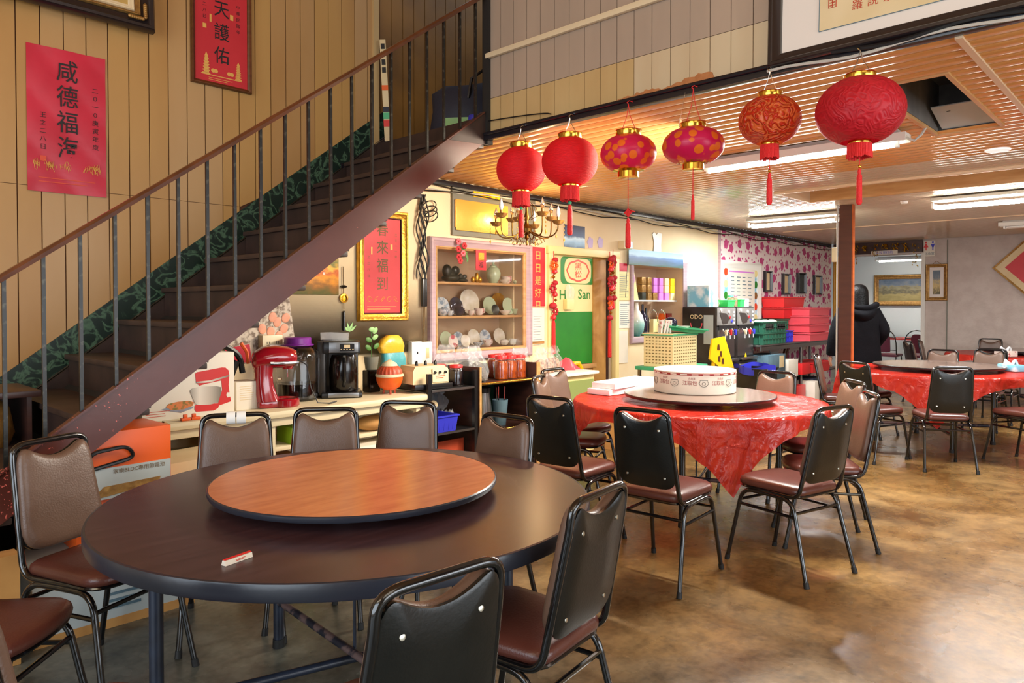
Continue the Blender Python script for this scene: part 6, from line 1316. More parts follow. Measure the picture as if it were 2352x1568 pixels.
carton('patterned_bag', 'white bag with dark leaf print under the right of the counter', 3.05, 4.4, 0, .36, .25, .42, 'white_card', 0, 'bag', extra=lambda t, a, b, c: build('leaf_print', MB().ball((-.05, -b/2-.001, .3), (.03, .003, .025)).ball((.06, -b/2-.001, .24), (.02, .003, .03)).ball((.02, -b/2-.001, .34), (.015, .003, .02)), 'ink', t), bev=.02)
# ---- boxes under the stair
def vac(t, sx, sy, sz):
    mb = MB(); mb.box((0, -sy/2-.002, sz*.24), (sx*.98, .004, sz*.46)); build('silver_panel', mb, 'white_carton_grey', t)
    letter('家樂BLDC專用節電池', 'olive_ink', t, (.04, -sy/2-.006, sz*.40), .024)
    mb = MB(); mb.prism([(-sx*.45, -sy/2-.004, sz*.03), (sx*.34, -sy/2-.004, sz*.12), (sx*.36, -sy/2-.004, sz*.22), (-sx*.3, -sy/2-.004, sz*.20)], (0, -.002, 0)); build('tool_print', mb, 'gold_paint', t)
    mb = MB(); mb.tube(rounded([(-.18, -sy/2-.008, sz*.55), (-.17, -sy/2-.03, sz*.74), (-.02, -sy/2-.03, sz*.78), (.02, -sy/2-.01, sz*.58), (-.18, -sy/2-.008, sz*.47)], .04), .009, 8); build('carry_handle', mb, 'black_plastic', t)
carton('orange_carton', 'bright orange carton with a black carry handle stacked under the stair', 1.15, 3.66, .555, .37, .30, .30, 'orange_plastic', .05, extra=vac)
def con(t, sx, sy, sz):
    mb = MB(); mb.box((0, -sy/2-.002, sz*.6), (sx*.98, .004, sz*.5)); build('white_panel', mb, 'white_card', t)
    mb = MB(); mb.prism([(-sx*.3, -sy/2-.005, sz*.45), (sx*.4, -sy/2-.005, sz*.6), (sx*.3, -sy/2-.005, sz*.8), (-sx*.3, -sy/2-.005, sz*.7)], (0, -.002, 0)); build('orange_swoosh', mb, 'orange_plastic', t)
    letter('Con', 'ink', t, (.08, -sy/2-.008, sz*.72), .045, bold=.01)
carton('orange_carton', 'orange and white carton marked Con, below the one with the carry handle', 1.15, 3.68, .33, .40, .30, .22, 'orange_plastic', -.03, extra=con)
def pale(t, sx, sy, sz):
    mb = MB(); mb.box((0, -sy/2-.001, .02), (sx, .003, .04)); build('brown_edge', mb, 'cardboard', t)
    mb = MB(); mb.tube([(-.15, -sy/2-.003, sz*.62), (-.10, -sy/2-.003, sz*.68), (-.06, -sy/2-.003, sz*.70)], .004, 5); mb.ball((-.15, -sy/2-.002, sz*.62), (.012, .002, .008), 8, 5); build('leaf_print', mb, 'olive_ink', t)
    mb = MB(); marks(mb, -.05, sz*.45, .18, 3, .03, .012, y=-sy/2-.003); build('print', mb, 'dusty_blue', t)
carton('pale_carton', 'big pale grey-white carton on the floor behind the left chair', 1.09, 3.62, 0, .66, .34, .33, 'white_carton_grey', 0, extra=pale)
carton('cardboard_box', 'yellowish cardboard box at the left photo edge behind the chair', .50, 3.40, 0, .40, .09, .44, 'cardboard', 0, extra=lambda t, a, b, c: build('print', marks(MB(), .02, c*.45, .14, 4, .04, .014, y=-b/2-.002), 'olive_ink', t))
t = thing('bowl_cabinet', 'small dark cabinet at the left edge behind the foot of the stair', 'cabinet', (.55, 4.25, 0)); mb = MB(); mb.box((0, 0, .02), (.7, .4, .04)); mb.box((0, .19, .5), (.7, .02, 1.0)); mb.box((-.34, 0, .5), (.02, .4, 1.0)); mb.box((.34, 0, .5), (.02, .4, 1.0)); build('carcass', mb, 'dark_wood', t); mb = MB(); mb.box((0, -.02, 1.0), (.76, .46, .03), bev=.004); build('top', mb, 'dark_wood', t); mb = MB(); mb.box((0, -.0, .72), (.68, .38, .02)); build('shelf', mb, 'dark_wood', t)
mb = MB(); mb.lathe([(0, 0), (.10, 0), (.13, .08), (.11, .2), (.05, .26), (0, .26)], n=20); single('clay_jar', mb, 'gold_paint', 'tan clay jar inside the dark cabinet at the left edge', 'jar', (.72, 4.15, .732))
# ================================================================ SHELF UNITS RIGHT OF THE COUNTER
t = thing('shelf_unit', 'low black rack at the right end of the cream counter', 'rack', (3.74, 4.46, 0))
for x in (-.24, .24):
    for y in (-.25, .25): mb = MB(); mb.box((x, y, .45), (.035, .03, .90)); build('post', mb, 'black_plastic', t)
for z in (.765, .43, .10): mb = MB(); mb.box((0, 0, z), (.47, .52, .02), bev=.003); sf = build('shelf', mb, 'black_plastic', t); mb = MB(); mb.box((0, -.262, z), (.46, .006, .016)); build('edge_trim', mb, 'steel', sf)
mb = MB(); mb.box((.25, 0, .83), (.015, .52, .11)); build('side_panel', mb, 'black_plastic', t); mb = MB(); mb.box((0, -.12, .24), (.45, .02, .20)); build('drawer_front', mb, 'brick_lid', t)
t = thing('shelf_unit', 'brown shelf unit with brass rails holding the orange jars', 'shelves', (4.36, 4.46, 0))
for x in (-.345, .345):
    mb = MB(); mb.box((x, 0, .46), (.022, .54, .92), bev=.002); build('side_panel', mb, 'dark_wood', t)
    mb = MB(); mb.box((x, -.275, .46), (.02, .012, .92)); build('brass_edge', mb, 'pine', t)
for z in (.775, .38): mb = MB(); mb.box((0, 0, z), (.67, .53, .018)); build('shelf', mb, 'dark_wood', t); mb = MB(); mb.cyl((-.335, -.27, z+.006), (.335, -.27, z+.006), .011, n=10); build('brass_rail', mb, 'brass', t)
mb = MB(); mb.box((0, .26, .45), (.67, .012, .88)); build('back_panel', mb, 'green_plastic', t)
t = thing('shelf_unit', 'white-topped low unit by the doorway with a green front', 'cabinet', (5.18, 4.46, 0)); mb = MB(); mb.box((0, 0, .775), (.88, .54, .03), bev=.008); build('top', mb, 'white_paint', t); mb = MB(); mb.box((0, .02, .39), (.84, .48, .74)); build('body', mb, 'cream_board', t)
mb = MB(); mb.box((.1, -.226, .42), (.60, .012, .58)); M['olive_sheet'] = mat('olive_green_sheet', (136, 150, 84), .6); build('green_front', mb, 'olive_sheet', t); mb = MB(); mb.box((-.43, -.24, .46), (.03, .04, .92)); build('yellow_post', mb, 'pine', t)
# on the rack
t = thing('blender_base', 'beige old blender base with three black knobs', 'blender', (3.59, 4.36, .778), radians(-8)); mb = MB(); mb.prism([(-.17, -.10, .04), (.15, -.10, .04), (.15, -.10, .14), (.12, -.085, .175), (-.14, -.085, .175), (-.17, -.10, .14)], (0, .22, 0)); build('housing', mb, 'silk', t)
mb = MB(); mb.box((0, .0, .02), (.34, .26, .04), bev=.006); build('plinth', mb, 'black_plastic', t); mb = MB(); mb.prism([(.0, -.102, .05), (.145, -.102, .05), (.14, -.102, .155), (0, -.102, .155)], (0, -.004, 0)); build('control_plate', mb, 'cream_plastic', t)
for x in (.02, .065, .115): mb = MB(); mb.lathe([(0, 0), (.012, 0), (.010, .012), (0, .013)], (x, -.106, .125), n=12, axis=(0, -1, 0)); build('knob', mb, 'black_plastic', t)
for x in (-.08, 0, .09): mb = MB(); mb.lathe([(.014, .175), (.010, .205), (0, .215)], (x, 0, 0), n=8); build('jar_lug', mb, 'black_plastic', t)
mb = MB(); marks(mb, .03, .095, .09, 2, .014, .006, y=-.107); build('print', mb, 'red_ink', t)
def jar(x, y, z, r, h, fill, lb, grp, lid='red_plastic'):
    t = thing('glass_jar', lb, 'jar', (x, y, z), 0, grp); mb = MB(); mb.lathe([(0, .004), (r*.85, .004), (r*.93, .015), (r*.93, h*.66), (r*.75, h*.78), (0, h*.78)], n=20); build('contents', mb, fill, t)
    mb = MB(); mb.lathe([(0, 0), (r*.92, 0), (r, .010), (r, h*.70), (r*.82, h*.82), (r*.80, h*.87), (r*.78, h*.87), (r*.95, h*.68), (r*.95, .012), (0, .003)], n=20); build('glass', mb, 'glass', t)
    mb = MB(); mb.lathe([(0, h), (r*.82, h), (r*.86, h*.98), (r*.86, h*.86), (0, h*.86)], n=20); build('lid', mb, lid, t)
    return t
M['orange_fill'] = mat('orange_preserve', (214, 96, 14), .25, col2=(170, 60, 8), scale=30); M['plum'] = mat('dark_plum_preserve', (34, 12, 18), .2)
jar(3.885, 4.33, .776, .062, .165, 'plum', 'front dark preserve jar with red lid on the black rack', 'dark preserve jars'); jar(3.83, 4.47, .776, .06, .165, 'plum', 'rear dark preserve jar with red lid on the black rack', 'dark preserve jars')
for i, (px, Y) in enumerate(((1151, 4.34), (1172, 4.33), (1193, 4.32), (1135, 4.50), (1148, 4.55), (1170, 4.56))):
    jar(OY(px, 850, Y).x, Y, .785, .062, .20, 'orange_fill', ('front row, leftmost', 'front row, middle', 'front row, rightmost', 'back row, leftmost', 'back row, middle', 'back row, rightmost')[i]+' orange preserve jar with red lid on the brown shelf unit', 'orange preserve jars')
def filmbag(x, y, z, w, h, d, lb, rz=0, lean=0, fill=None, seed=1):
    t = thing('plastic_bag', lb, 'bag', (x, y, z), rz); rnd = random.Random(seed); ph = [rnd.random()*6 for _ in range(6)]
    def fn(u, v):
        a = u*2*pi; k = (sin(pi*min(1, v*1.15+.12))**.6) if v < .8 else max(.05, .7*(1-(v-.8)*3.2)); r = 1+.10*sin(a*5+ph[0]+v*7)+.08*sin(a*9+ph[1]-v*11)
        return (cos(a)*w/2*r*(.55+.45*k), sin(a)*d/2*r*max(.08, k)+lean*v*h, v*h+.01*sin(a*7+ph[2]))
    mb = MB(); mb.grid(fn, 36, 16); build('film', mb, 'film', t, angle=25)
    if fill: mb = MB(); mb.grid(lambda u, v: (cos(u*2*pi)*w*.40*(1+.06*sin(u*40))*sqrt(max(0, 1-v**4)), sin(u*2*pi)*d*.36*sqrt(max(0, 1-v**4))+lean*v*h*.55, .006+v*h*.55), 30, 8); build('contents', mb, fill, t)
M['dark_leaves'] = mat('dried_dark_leaves', (52, 46, 40), .8, col2=(92, 82, 70), scale=60, bump=.8, bscale=60); M['snack'] = mat('brown_snack', (132, 92, 66), .7, col2=(206, 170, 140), scale=45, bump=.8, bscale=50)
filmbag(4.02, 4.64, .786, .26, .30, .12, 'crumpled clear bag at the left, on the rear of the black rack', .1, -.1, None, 1); filmbag(4.20, 4.58, .787, .26, .28, .12, 'clear bag bridging the black rack and the brown shelf unit', -.1, -.2, 'dark_leaves', 2)
filmbag(4.17, 4.34, .787, .22, .29, .12, 'clear bag of dark dried leaves leaning on the orange jars', .2, .25, 'dark_leaves', 3)
for i, (x, y, f) in enumerate(((4.82, 4.5, None), (4.95, 4.36, 'snack'), (5.12, 4.40, 'snack'), (5.27, 4.46, 'snack'))): filmbag(x, y, .792, .24, .24, .13, ('empty clear bag left of the snack bags', 'leftmost clear bag of brown snacks by the doorway', 'middle clear bag of brown snacks by the doorway', 'rightmost clear bag of brown snacks by the doorway')[i], .3*i, 0, f, 5+i)
t = thing('pink_cloth', 'crumpled pink cloth right of the snack bags', 'cloth', (5.50, 4.5, .79)); mb = MB(); mb.grid(lambda u, v: ((u-.5)*.24*(1-.3*v), (v-.5)*.2+.02*sin(u*11), .10*sin(pi*u)*sin(pi*v)*(1+.4*sin(u*13+v*9))), 20, 14); build('cloth', mb, 'pink_plastic', t)
t = thing('yellow_scoop', 'yellow looped towel over the wooden rail at the door', 'towel', (OY(1325, 850, YW).x, YW+.01, OY(1325, 860, YW).z)); mb = MB(); mb.tube([(-.09, 0, -.05), (-.09, 0, .06), (-.04, 0, .12), (.04, 0, .12), (.09, 0, .05), (.09, 0, -.10)], .026, 8); build('loop', mb, 'yellow_plastic', t)
# in the rack and shelf
t = thing('blue_basket', 'royal blue plastic basket in the black rack', 'basket', (3.64, 4.33, .441)); 
def tub(mb, w, d, h, th=.006, fl=1.12):
    o = [(-w/2, -d/2, 0), (w/2, -d/2, 0), (w/2, d/2, 0), (-w/2, d/2, 0)]; top = [(x*fl, y*fl, h) for x, y, z in o]; rim = [(x*fl*1.06, y*fl*1.06, h) for x, y, z in o]; rim2 = [(x*fl*1.06, y*fl*1.06, h-.012) for x, y, z in o]; t1 = [(x*fl, y*fl, h-.012) for x, y, z in o]
    ib = [(x*.95, y*.95, th) for x, y, z in o]; it = [(x*fl*.96, y*fl*.96, h) for x, y, z in o]; vs = o+t1+rim+rim2+it+ib
    fs = [(3, 2, 1, 0)]+[(i, (i+1) % 4, 4+(i+1) % 4, 4+i) for i in range(4)]+[(4+i, 4+(i+1) % 4, 12+(i+1) % 4, 12+i) for i in range(4)]+[(12+i, 12+(i+1) % 4, 8+(i+1) % 4, 8+i) for i in range(4)]+[(8+i, 8+(i+1) % 4, 16+(i+1) % 4, 16+i) for i in range(4)]+[(16+i, 16+(i+1) % 4, 20+(i+1) % 4, 20+i) for i in range(4)]+[(20, 21, 22, 23)]
    return mb.add(vs, fs)
mb = MB(); tub(mb, .24, .26, .13); build('basket', mb, 'blue_plastic', t)
for i in range(5): mb = MB(); mb.box((-.09+.045*i, -.137, .065), (.006, .004, .10), r=(.1, 0, 0)); build('rib', mb, 'blue_plastic', t)
for i, (x, z, r, m_) in enumerate(((3.56, .51, .06, 'porcelain'), (3.68, .60, .035, 'silk'))):
    mb = MB(); mb.lathe([(r*.6, -.13), (r, -.13), (r, .13), (r*.6, .13)], n=20, axis=(.3, 1, 0)); single('paper_roll', mb, m_, ('large white roll left in the black rack', 'pale tube end standing over the blue basket')[i], 'roll', (x, 4.45+.0*i, z+.04))
filmbag(3.83, 4.38, .441, .14, .13, .14, 'crumpled white bag right of the blue basket in the rack', 0, 0, 'white_card', 12); filmbag(3.80, 4.50, .56, .24, .18, .14, 'grey clear bag hanging in the black rack above the basket', 0, 0, None, 13)
t = thing('yellow_canister', 'tall yellow canister with dark print in the brown shelf unit', 'canister', (4.09, 4.32, .39)); mb = MB(); mb.lathe([(0, 0), (.048, 0), (.05, .004), (.05, .30), (.047, .305), (0, .305)], n=24); build('can', mb, 'yellow_plastic', t)
for k in range(6): mb = MB(); mb.box((.0, -.050, .27-.045*k), (.03, .003, .016)); build('print_mark', mb, 'olive_ink' if k % 2 else 'ink', t)
t = thing('steel_thermos', 'grey steel jug with a black lid beside the yellow canister', 'jug', (4.21, 4.36, .39)); mb = MB(); mb.lathe([(0, 0), (.10, 0), (.10, .02), (.062, .27), (.06, .30), (0, .30)], n=28); build('body', mb, 'steel', t); mb = MB(); mb.lathe([(.062, .295), (.07, .30), (.07, .335), (.03, .35), (0, .35)], n=24); build('lid', mb, 'black_plastic', t)
t = thing('utensil_holder', 'dark blue-grey utensil holder with ladle handles in the brown shelf unit', 'utensil holder', (4.40, 4.34, .39)); mb = MB(); mb.lathe([(0, 0), (.05, 0), (.07, .22), (.065, .22), (0, .02)], n=20); build('cup', mb, 'dusty_blue', t)
for i, (a, b) in enumerate(((-.03, .0), (.0, .02), (.03, -.01))): mb = MB(); mb.tube([(a, b, .05), (a*1.6, b, .33)], .008, 6); build('handle', mb, 'chrome', t)
# ================================================================ KITCHEN LINE, RIGHT
t = thing('low_cabinet', 'low dark cabinet carrying the two water dispensers', 'cabinet', (8.66, 4.50, 0)); mb = MB(); mb.box((0, 0, .35), (1.08, .5, .70)); build('body', mb, 'dark_steel', t)
for s in (-1, 1): mb = MB(); mb.box((s*.27, -.255, .35), (.50, .012, .64), bev=.003); build('door', mb, 'slab', t)
for i, x in enumerate((8.39, 8.92)):
    t = thing('water_dispenser', ('left', 'right')[i]+' one of two dark steel water dispensers with spouts', 'water dispenser', (x, 4.52, .70)); mb = MB(); mb.box((0, .0, .35), (.52, .46, .70), bev=.008); build('body', mb, 'dark_steel', t)
    mb = MB(); mb.box((0, -.236, .58), (.49, .014, .22), bev=.004); build('control_panel', mb, 'slab', t)
    mb = MB(); mb.prism([(-.19, -.245, .63), (-.02, -.245, .62), (.06, -.245, .56), (.02, -.245, .50), (-.10, -.245, .49)], (0, -.004, 0)); build('badge_plate', mb, 'steel', t)
    for k, (dx, dz, m_) in enumerate(((.08, .57, 'red_plastic'), (.13, .52, 'blue_plastic'), (.05, .64, 'white_plastic'), (-.15, .66, 'white_plastic'))): mb = MB(); mb.lathe([(0, 0), (.022, 0), (.018, .008), (0, .01)], (dx, -.244, dz), n=12, axis=(0, -1, 0)); build('button', mb, m_, t)
    mb = MB()
    for k in range(4): mb.box((.2, -.244, .50+.045*k), (.03, .003, .025))
    build('print', mb, 'white_plastic', t)
    mb = MB(); mb.box((0, -.232, .26), (.44, .012, .38)); build('splash_panel', mb, 'steel', t); mb = MB(); mb.box((0, -.236, .44), (.40, .02, .06)); build('hood', mb, 'black_plastic', t)
    for k, m_ in ((-.12, 'cream_plastic'), (0, 'red_plastic'), (.12, 'blue_plastic')):
        mb = MB(); mb.cyl((k, -.25, .42), (k, -.29, .36), .014, n=10); mb.cyl((k, -.29, .36), (k, -.29, .30), .011, n=10); sp_ = build('spout', mb, 'chrome', t); mb = MB(); mb.box((k, -.30, .38), (.022, .03, .07), bev=.006); build('lever', mb, m_, sp_)
    mb = MB(); mb.box((0, -.27, .03), (.44, .08, .03), bev=.005); build('drip_tray', mb, 'steel', t); mb = MB(); mb.prism([(-.03, -.243, .05), (.03, -.243, .05), (0, -.243, .10)], (0, -.002, 0)); build('caution_label', mb, 'yellow_plastic', t)
    if i == 0:
        mb = MB(); mb.box((-.263, -.135, .42), (.004, .13, .36)); build('paper_sheet', mb, 'white_carton_grey', t)
        q = MB(); q.lathe([(0, 0), (.075, 0), (.075, .004), (0, .005)], (-.262, .03, .50), n=24, axis=(-1, 0, 0)); st = build('round_sticker', q, 'ink', t)
        q = MB(); q.tube([(-.268, .03+.08*cos(a), .50+.09*sin(a)) for a in [pi+pi*k/10 for k in range(11)]], .006, 5); build('red_arc', q, 'pink_plastic', st)
        letter('ODO', 'silk', t, (-.270, .03, .575), .075, rot=(pi/2, 0, -pi/2), bold=.02)
carton('tissue_carton', 'blue wave-printed carton on top of the left water dispenser', 8.28, 4.55, 1.40, .24, .30, .27, 'tissue_box', 0)
mb = MB(); tub(mb, .17, .14, .09, fl=1.2); single('green_basket', mb, 'lime_plastic', 'larger bright green basket on the water dispensers', 'basket', (8.60, 4.40, 1.40)); mb = MB(); tub(mb, .11, .11, .10, fl=1.15); single('green_cup', mb, 'lime_plastic', 'smaller bright green cup on the water dispensers', 'cup', (8.95, 4.40, 1.40))
for x, m_, lb in ((8.74, 'tray_green', 'clear jar with a green lid on the dispensers'), (8.84, 'pink_plastic', 'clear jar with a pink lid on the dispensers')):
    jar(x, 4.40, 1.40, .045, .15, 'silk', lb, 'two small lidded jars on the dispensers', m_)
filmbag(8.47, 4.48, 1.40, .13, .12, .12, 'small crumpled clear bag beside the blue carton', 0, 0, 'silk', 31); carton('white_tub', 'white tub at the right end on the dispensers', 9.08, 4.42, 1.40, .16, .14, .11, 'white_plastic', 0, 'tub')
# serving cart with perforated baskets
t = thing('serving_cart', 'cream serving cart with green base strip holding the perforated bin', 'cart', (7.00, 4.22, 0)); mb = MB(); mb.box((0, 0, .74), (.80, .44, .04), bev=.006); build('deck', mb, 'tray_green', t)
for sx in (-1, 1):
    for sy in (-1, 1): mb = MB(); mb.box((sx*.37, sy*.18, .37), (.03, .03, .72)); build('leg', mb, 'steel', t)
mb = MB(); mb.box((0, 0, .30), (.76, .38, .02)); build('shelf', mb, 'cream_plastic', t)
M['bin_cream'] = mat('cream_bin', (232, 212, 156), .5); M['hole'] = mat('dark_hole', (120, 104, 60), .8)
t = thing('cutlery_bin', 'cream perforated plastic bin with green trays on the serving cart', 'bin', (6.90, 4.18, .762)); mb = MB(); tub(mb, .50, .36, .36, fl=1.0); build('bin', mb, 'bin_cream', t)
mb = MB()
for b in range(9):
    for a in range(10): mb.box((-.21+a*.0465, -.182, .04+b*.034), (.022, .004, .010))
    for a in range(8): mb.box((-.252, -.145+a*.041, .04+b*.034), (.004, .020, .010))
build('perforations', mb, 'hole', t, kind='stuff')
mb = MB(); mb.box((0, 0, .345), (.525, .385, .02)); build('green_band', mb, 'tray_green', t)
mb = MB(); tub(mb, .34, .30, .05, fl=1.2); tg = single('green_tray', mb, 'tray_green', 'jade green tray tilted on the right of the cream bin', 'tray', (7.03, 4.10, 1.135), (.10, .06, 0))
for g, (x0, n, m_, lb) in enumerate(((6.68, 7, 'rose_china', 'pinkish soup spoon standing in the clump at the left of the cream bin'), (7.00, 6, 'white_plastic', 'white soup spoon standing in the clump behind the tilted green tray'))):
    for i in range(n):
        x = x0+.030*i; mb = MB(); mb.tube([(0, 0, 0), (.01*(i % 3-1), -.01, .08), (.022*(i % 3-1), -.02, .15)], [.011, .013, .017], 7)
        single('soup_spoon', mb, m_ if g or i % 2 else 'pink_spoon' if 'pink_spoon' in M else m_, lb, 'spoon', (x, (4.16 if g == 0 else 4.32)+.05*(i % 2), 1.11), None, ('pinkish soup spoons', 'white soup spoons')[g])
mb = MB(); mb.lathe([(0, 0), (.06, 0), (.10, .03), (.095, .03), (0, .006)], n=20, sy=.6); single('white_dish', mb, 'porcelain', 'white oval dish lying in the tilted green tray', 'dish', (6.98, 4.06, 1.165))
mb = MB(); mb.ball((0, 0, .07), (.075, .075, .07), 18, 10); single('dark_teapot', mb, 'navy_china', 'dark round teapot behind the green trays', 'teapot', (7.10, 4.30, 1.15))
mb = MB()
for q in range(2): mb.tube([(-.08+.16*q+.08*cos(a), 0, .12+.13*sin(a)) for a in [pi*k/10 for k in range(11)]], .005, 6)
single('wire_handles', mb, 'chrome', 'looped wire handles above the left cutlery bin', 'wire rack', (6.80, 4.28, 1.12))
# yellow caution sign
t = thing('caution_sign', 'yellow folding caution sign leaning on the dark cabinet', 'sign', (7.86, 4.08, .68), .0); mb = MB(); mb.prism([(-.26, 0, .12), (-.20, 0, .35), (.10, 0, .37), (.34, 0, -.02), (-.04, 0, .02)], (0, .02, 0)); build('board', mb, 'yellow_plastic', t)
mb = MB()
for a, b in ((-.06, .24), (.0, .16), (-.04, .10), (.05, .07)): mb.prism([(a-.03, -.002, b-.02), (a+.03, -.002, b-.03), (a+.02, -.002, b+.04), (a-.02, -.002, b+.04)], (0, -.002, 0))
build('worn_print', mb, 'brown_wood', t); mb = MB(); mb.box((-.14, .05, -.30), (.03, .03, .9), r=(.08, 0, 0)); mb.box((.14, .05, -.32), (.03, .03, .68), r=(.08, 0, 0)); build('stand', mb, 'yellow_plastic', t)
# open cardboard boxes
for i, (x, y, rz, s) in enumerate(((5.98, 4.12, .3, .34), (6.36, 3.90, -.2, .28))):
    t = thing('open_carton', ('left', 'right')[i]+' open brown carton with raised flaps below the niche', 'carton', (x, y, 0), rz); mb = MB(); tub(mb, s, s, .58, fl=1.0); build('box', mb, 'cardboard', t)
    for k in range(4): mb = MB(); mb.box((0, -s/2-.05, .61), (s, .006, .13), r=(-.9, 0, 0)); build('flap', mb, 'cardboard', t, None, (0, 0, k*pi/2))
# black bin and blue bags
t = thing('waste_bin', 'dark grey waste bin with blue liner behind the round box', 'bin', (8.42, 3.92, 0)); mb = MB(); tub(mb, .40, .36, .66, fl=1.08); build('bin', mb, 'dark_steel', t); mb = MB(); mb.grid(lambda u, v: (cos(u*2*pi)*(.25+.02*sin(u*30)), sin(u*2*pi)*(.23+.02*sin(u*26)), .60+v*.09+.02*sin(u*20)), 40, 3); build('liner', mb, 'blue_plastic', t)
mb = MB(); mb.lathe([(0, 0), (.045, 0), (.05, .003), (0, .004)], n=20, axis=(-.6, -.8, 0)); single('round_label', mb, 'tissue_box', 'round blue and white label on the waste bin', 'label', (8.30, 3.70, .42))
# metal table
t = thing('steel_table', 'long steel worktable with a lower shelf carrying the crates', 'table', (10.75, 4.47, 0)); mb = MB(); mb.box((0, 0, .875), (3.1, .56, .03), bev=.005); mb.box((0, -.27, .84), (3.1, .02, .06)); build('top', mb, 'steel', t)
mb = MB(); mb.box((0, 0, .40), (3.0, .50, .02)); build('lower_shelf', mb, 'dark_steel', t)
for x in (-1.10, -.08, 1.4):
    for y in (-.22, .22): mb = MB(); mb.cyl((x, y, 0), (x, y, .86), .022, n=12); build('leg', mb, 'steel', t)
mb = MB(); mb.prism([(-1.3, -.26, .86), (-.9, -.26, .86), (-1.03, -.26, .68), (-1.14, -.26, .68)], (0, .01, 0)); build('gusset', mb, 'steel', t)
def crate(x, y, z, w, d, h, m_, lb, grp, open_=False, rz=0):
    t = thing('crate', lb, 'crate', (x, y, z), rz, grp); mb = MB(); tub(mb, w/1.02, d/1.02, h, fl=1.02); build('shell', mb, m_, t)
    mb = MB(); n = 7
    for k in range(n): mb.box((-w*.42+w*.84*k/(n-1), -d/2-.004, h*.45), (.012, .008, h*.8))
    for k in range(3): mb.box((-w/2-.004, -d*.35+d*.35*k, h*.45), (.008, .012, h*.8))
    mb.box((0, -d/2-.004, h*.5), (w*.96, .008, .012)); build('ribs', mb, m_, t)
    if open_:
        mb = MB()
        for k in (-.25, .25): mb.box((k*w, -d/2-.006, h*.55), (w*.34, .004, h*.5))
        build('window', mb, 'void', t)
    return t
crate(9.62, 4.36, .892, .74, .34, .155, 'green_plastic', 'lower dark green crate at the front left of the steel table', 'green crates'); c_ = crate(9.62, 4.36, 1.05, .74, .34, .15, 'green_plastic', 'upper dark green crate with openings, full of white bowls', 'green crates', True)
crate(10.30, 4.58, 1.06, .60, .34, .16, 'green_plastic', 'green crate behind, stacked on the blue crate', 'green crates'); crate(10.20, 4.46, .892, .40, .40, .165, 'blue_plastic', 'royal blue crate between green crates and pink bins', 'crates')
for i in range(6):
    mb = MB(); mb.lathe([(.025, .05), (.06, .03), (.085, 0), (.08, 0), (.05, .03), (0, .045)], n=20); single('bowl', mb, 'porcelain', ('first', 'second', 'third', 'fourth', 'fifth', 'sixth')[i]+' upturned white bowl from the left in the upper green crate', 'bowl', (9.36+.105*i, 4.30+.06*(i % 2), 1.175), None, 'white bowls in the upper green crate')
def bin_(x, y, z, w, d, h, m_, lb, grp, rz=0):
    t = thing('plastic_bin', lb, 'bin', (x, y, z), rz, grp); mb = MB(); tub(mb, w*.94, d*.94, h, fl=1.06); build('bin', mb, m_, t); mb = MB(); mb.box((0, 0, h-.016), (w+.02, d+.02, .014), bev=.004); build('rim_band', mb, m_, t); return t
for k in range(2): bin_(10.86, 4.60, 1.228+.165*k if False else 1.225+.165*k, .78, .34, .16, 'red_plastic', ('lower', 'upper')[k]+' bright red bin in the left stack against the blossom wallpaper', 'bright red bins')
for k in range(4): bin_(11.16-(.10 if k == 0 else 0), 4.34-(.05 if k == 0 else 0), .892+.125*k, .82, .36, .12, 'pink_plastic', ('bottom', 'second', 'third', 'top')[k]+' pink-red bin of the right stack on the steel table', 'pink-red bins')
carton('shelf_support_box', 'plain box holding up the bright red bins at the back of the steel table', 10.95, 4.66, .892, .5, .2, .325, 'dark_steel', 0)
mb = MB(); mb.lathe([(0, 0), (.09, 0), (.11, .22), (.105, .22), (0, .01)], n=24); single('white_pail', mb, 'white_plastic', 'white pail at the right end of the steel table', 'pail', (11.95, 4.40, .892)); mb = MB(); mb.lathe([(0, 0), (.08, 0), (.08, .2), (.03, .26), (.03, .30), (0, .3)], n=16); single('dark_bottle', mb, 'black_plastic', 'dark bottle behind the white pail', 'bottle', (11.9, 4.62, .892))
# below the table
carton('blue_cartons', 'faded blue carton under the left of the steel table', 9.55, 4.30, .41, .62, .34, .34, 'dusty_blue', .05, extra=lambda t, a, b, c: build('label', MB().box((.16, -b/2-.003, c*.7), (.15, .004, .16)), 'silk', t)); carton('white_box', 'white box beside the faded blue carton on the lower shelf', 10.15, 4.3, .41, .34, .3, .24, 'white_card', 0)
bin_(11.2, 4.32, .41, .72, .36, .15, 'red_plastic', 'red bin on the lower shelf of the steel table', 'lower red bins'); carton('red_carton', 'bright red carton left of the lower red bin', 10.62, 4.3, .41, .3, .3, .16, 'red_plastic', 0); carton('red_carton', 'red carton on the floor under the steel table', 10.35, 4.35, 0, .5, .4, .26, 'red_plastic', 0); carton('machine_box', 'dark box with a round dial on the floor under the steel table', 11.1, 4.34, 0, .5, .4, .32, 'navy', 0, 'box', extra=lambda t, a, b, c: build('dial', MB().lathe([(0, 0), (.05, 0), (.04, .02), (0, .02)], (.05, -b/2, c*.5), n=18, axis=(0, -1, 0)), 'white_plastic', t))
carton('white_box', 'white box left of the dark box with the dial', 10.78, 4.2, 0, .18, .3, .3, 'white_card', 0); carton('blue_carton', 'blue carton on the floor under the left of the steel table', 9.55, 4.35, 0, .6, .4, .36, 'dusty_blue', 0)
t = thing('folding_chair', 'folded wooden-slat chair leaning under the steel table', 'chair', (10.75, 4.55, .42)); mb = MB(); mb.box((0, 0, .2), (.05, .03, .46), r=(0, .5, 0)); mb.box((.08, 0, .2), (.05, .03, .46), r=(0, .5, 0)); build('slat', mb, 'brown_wood', t)
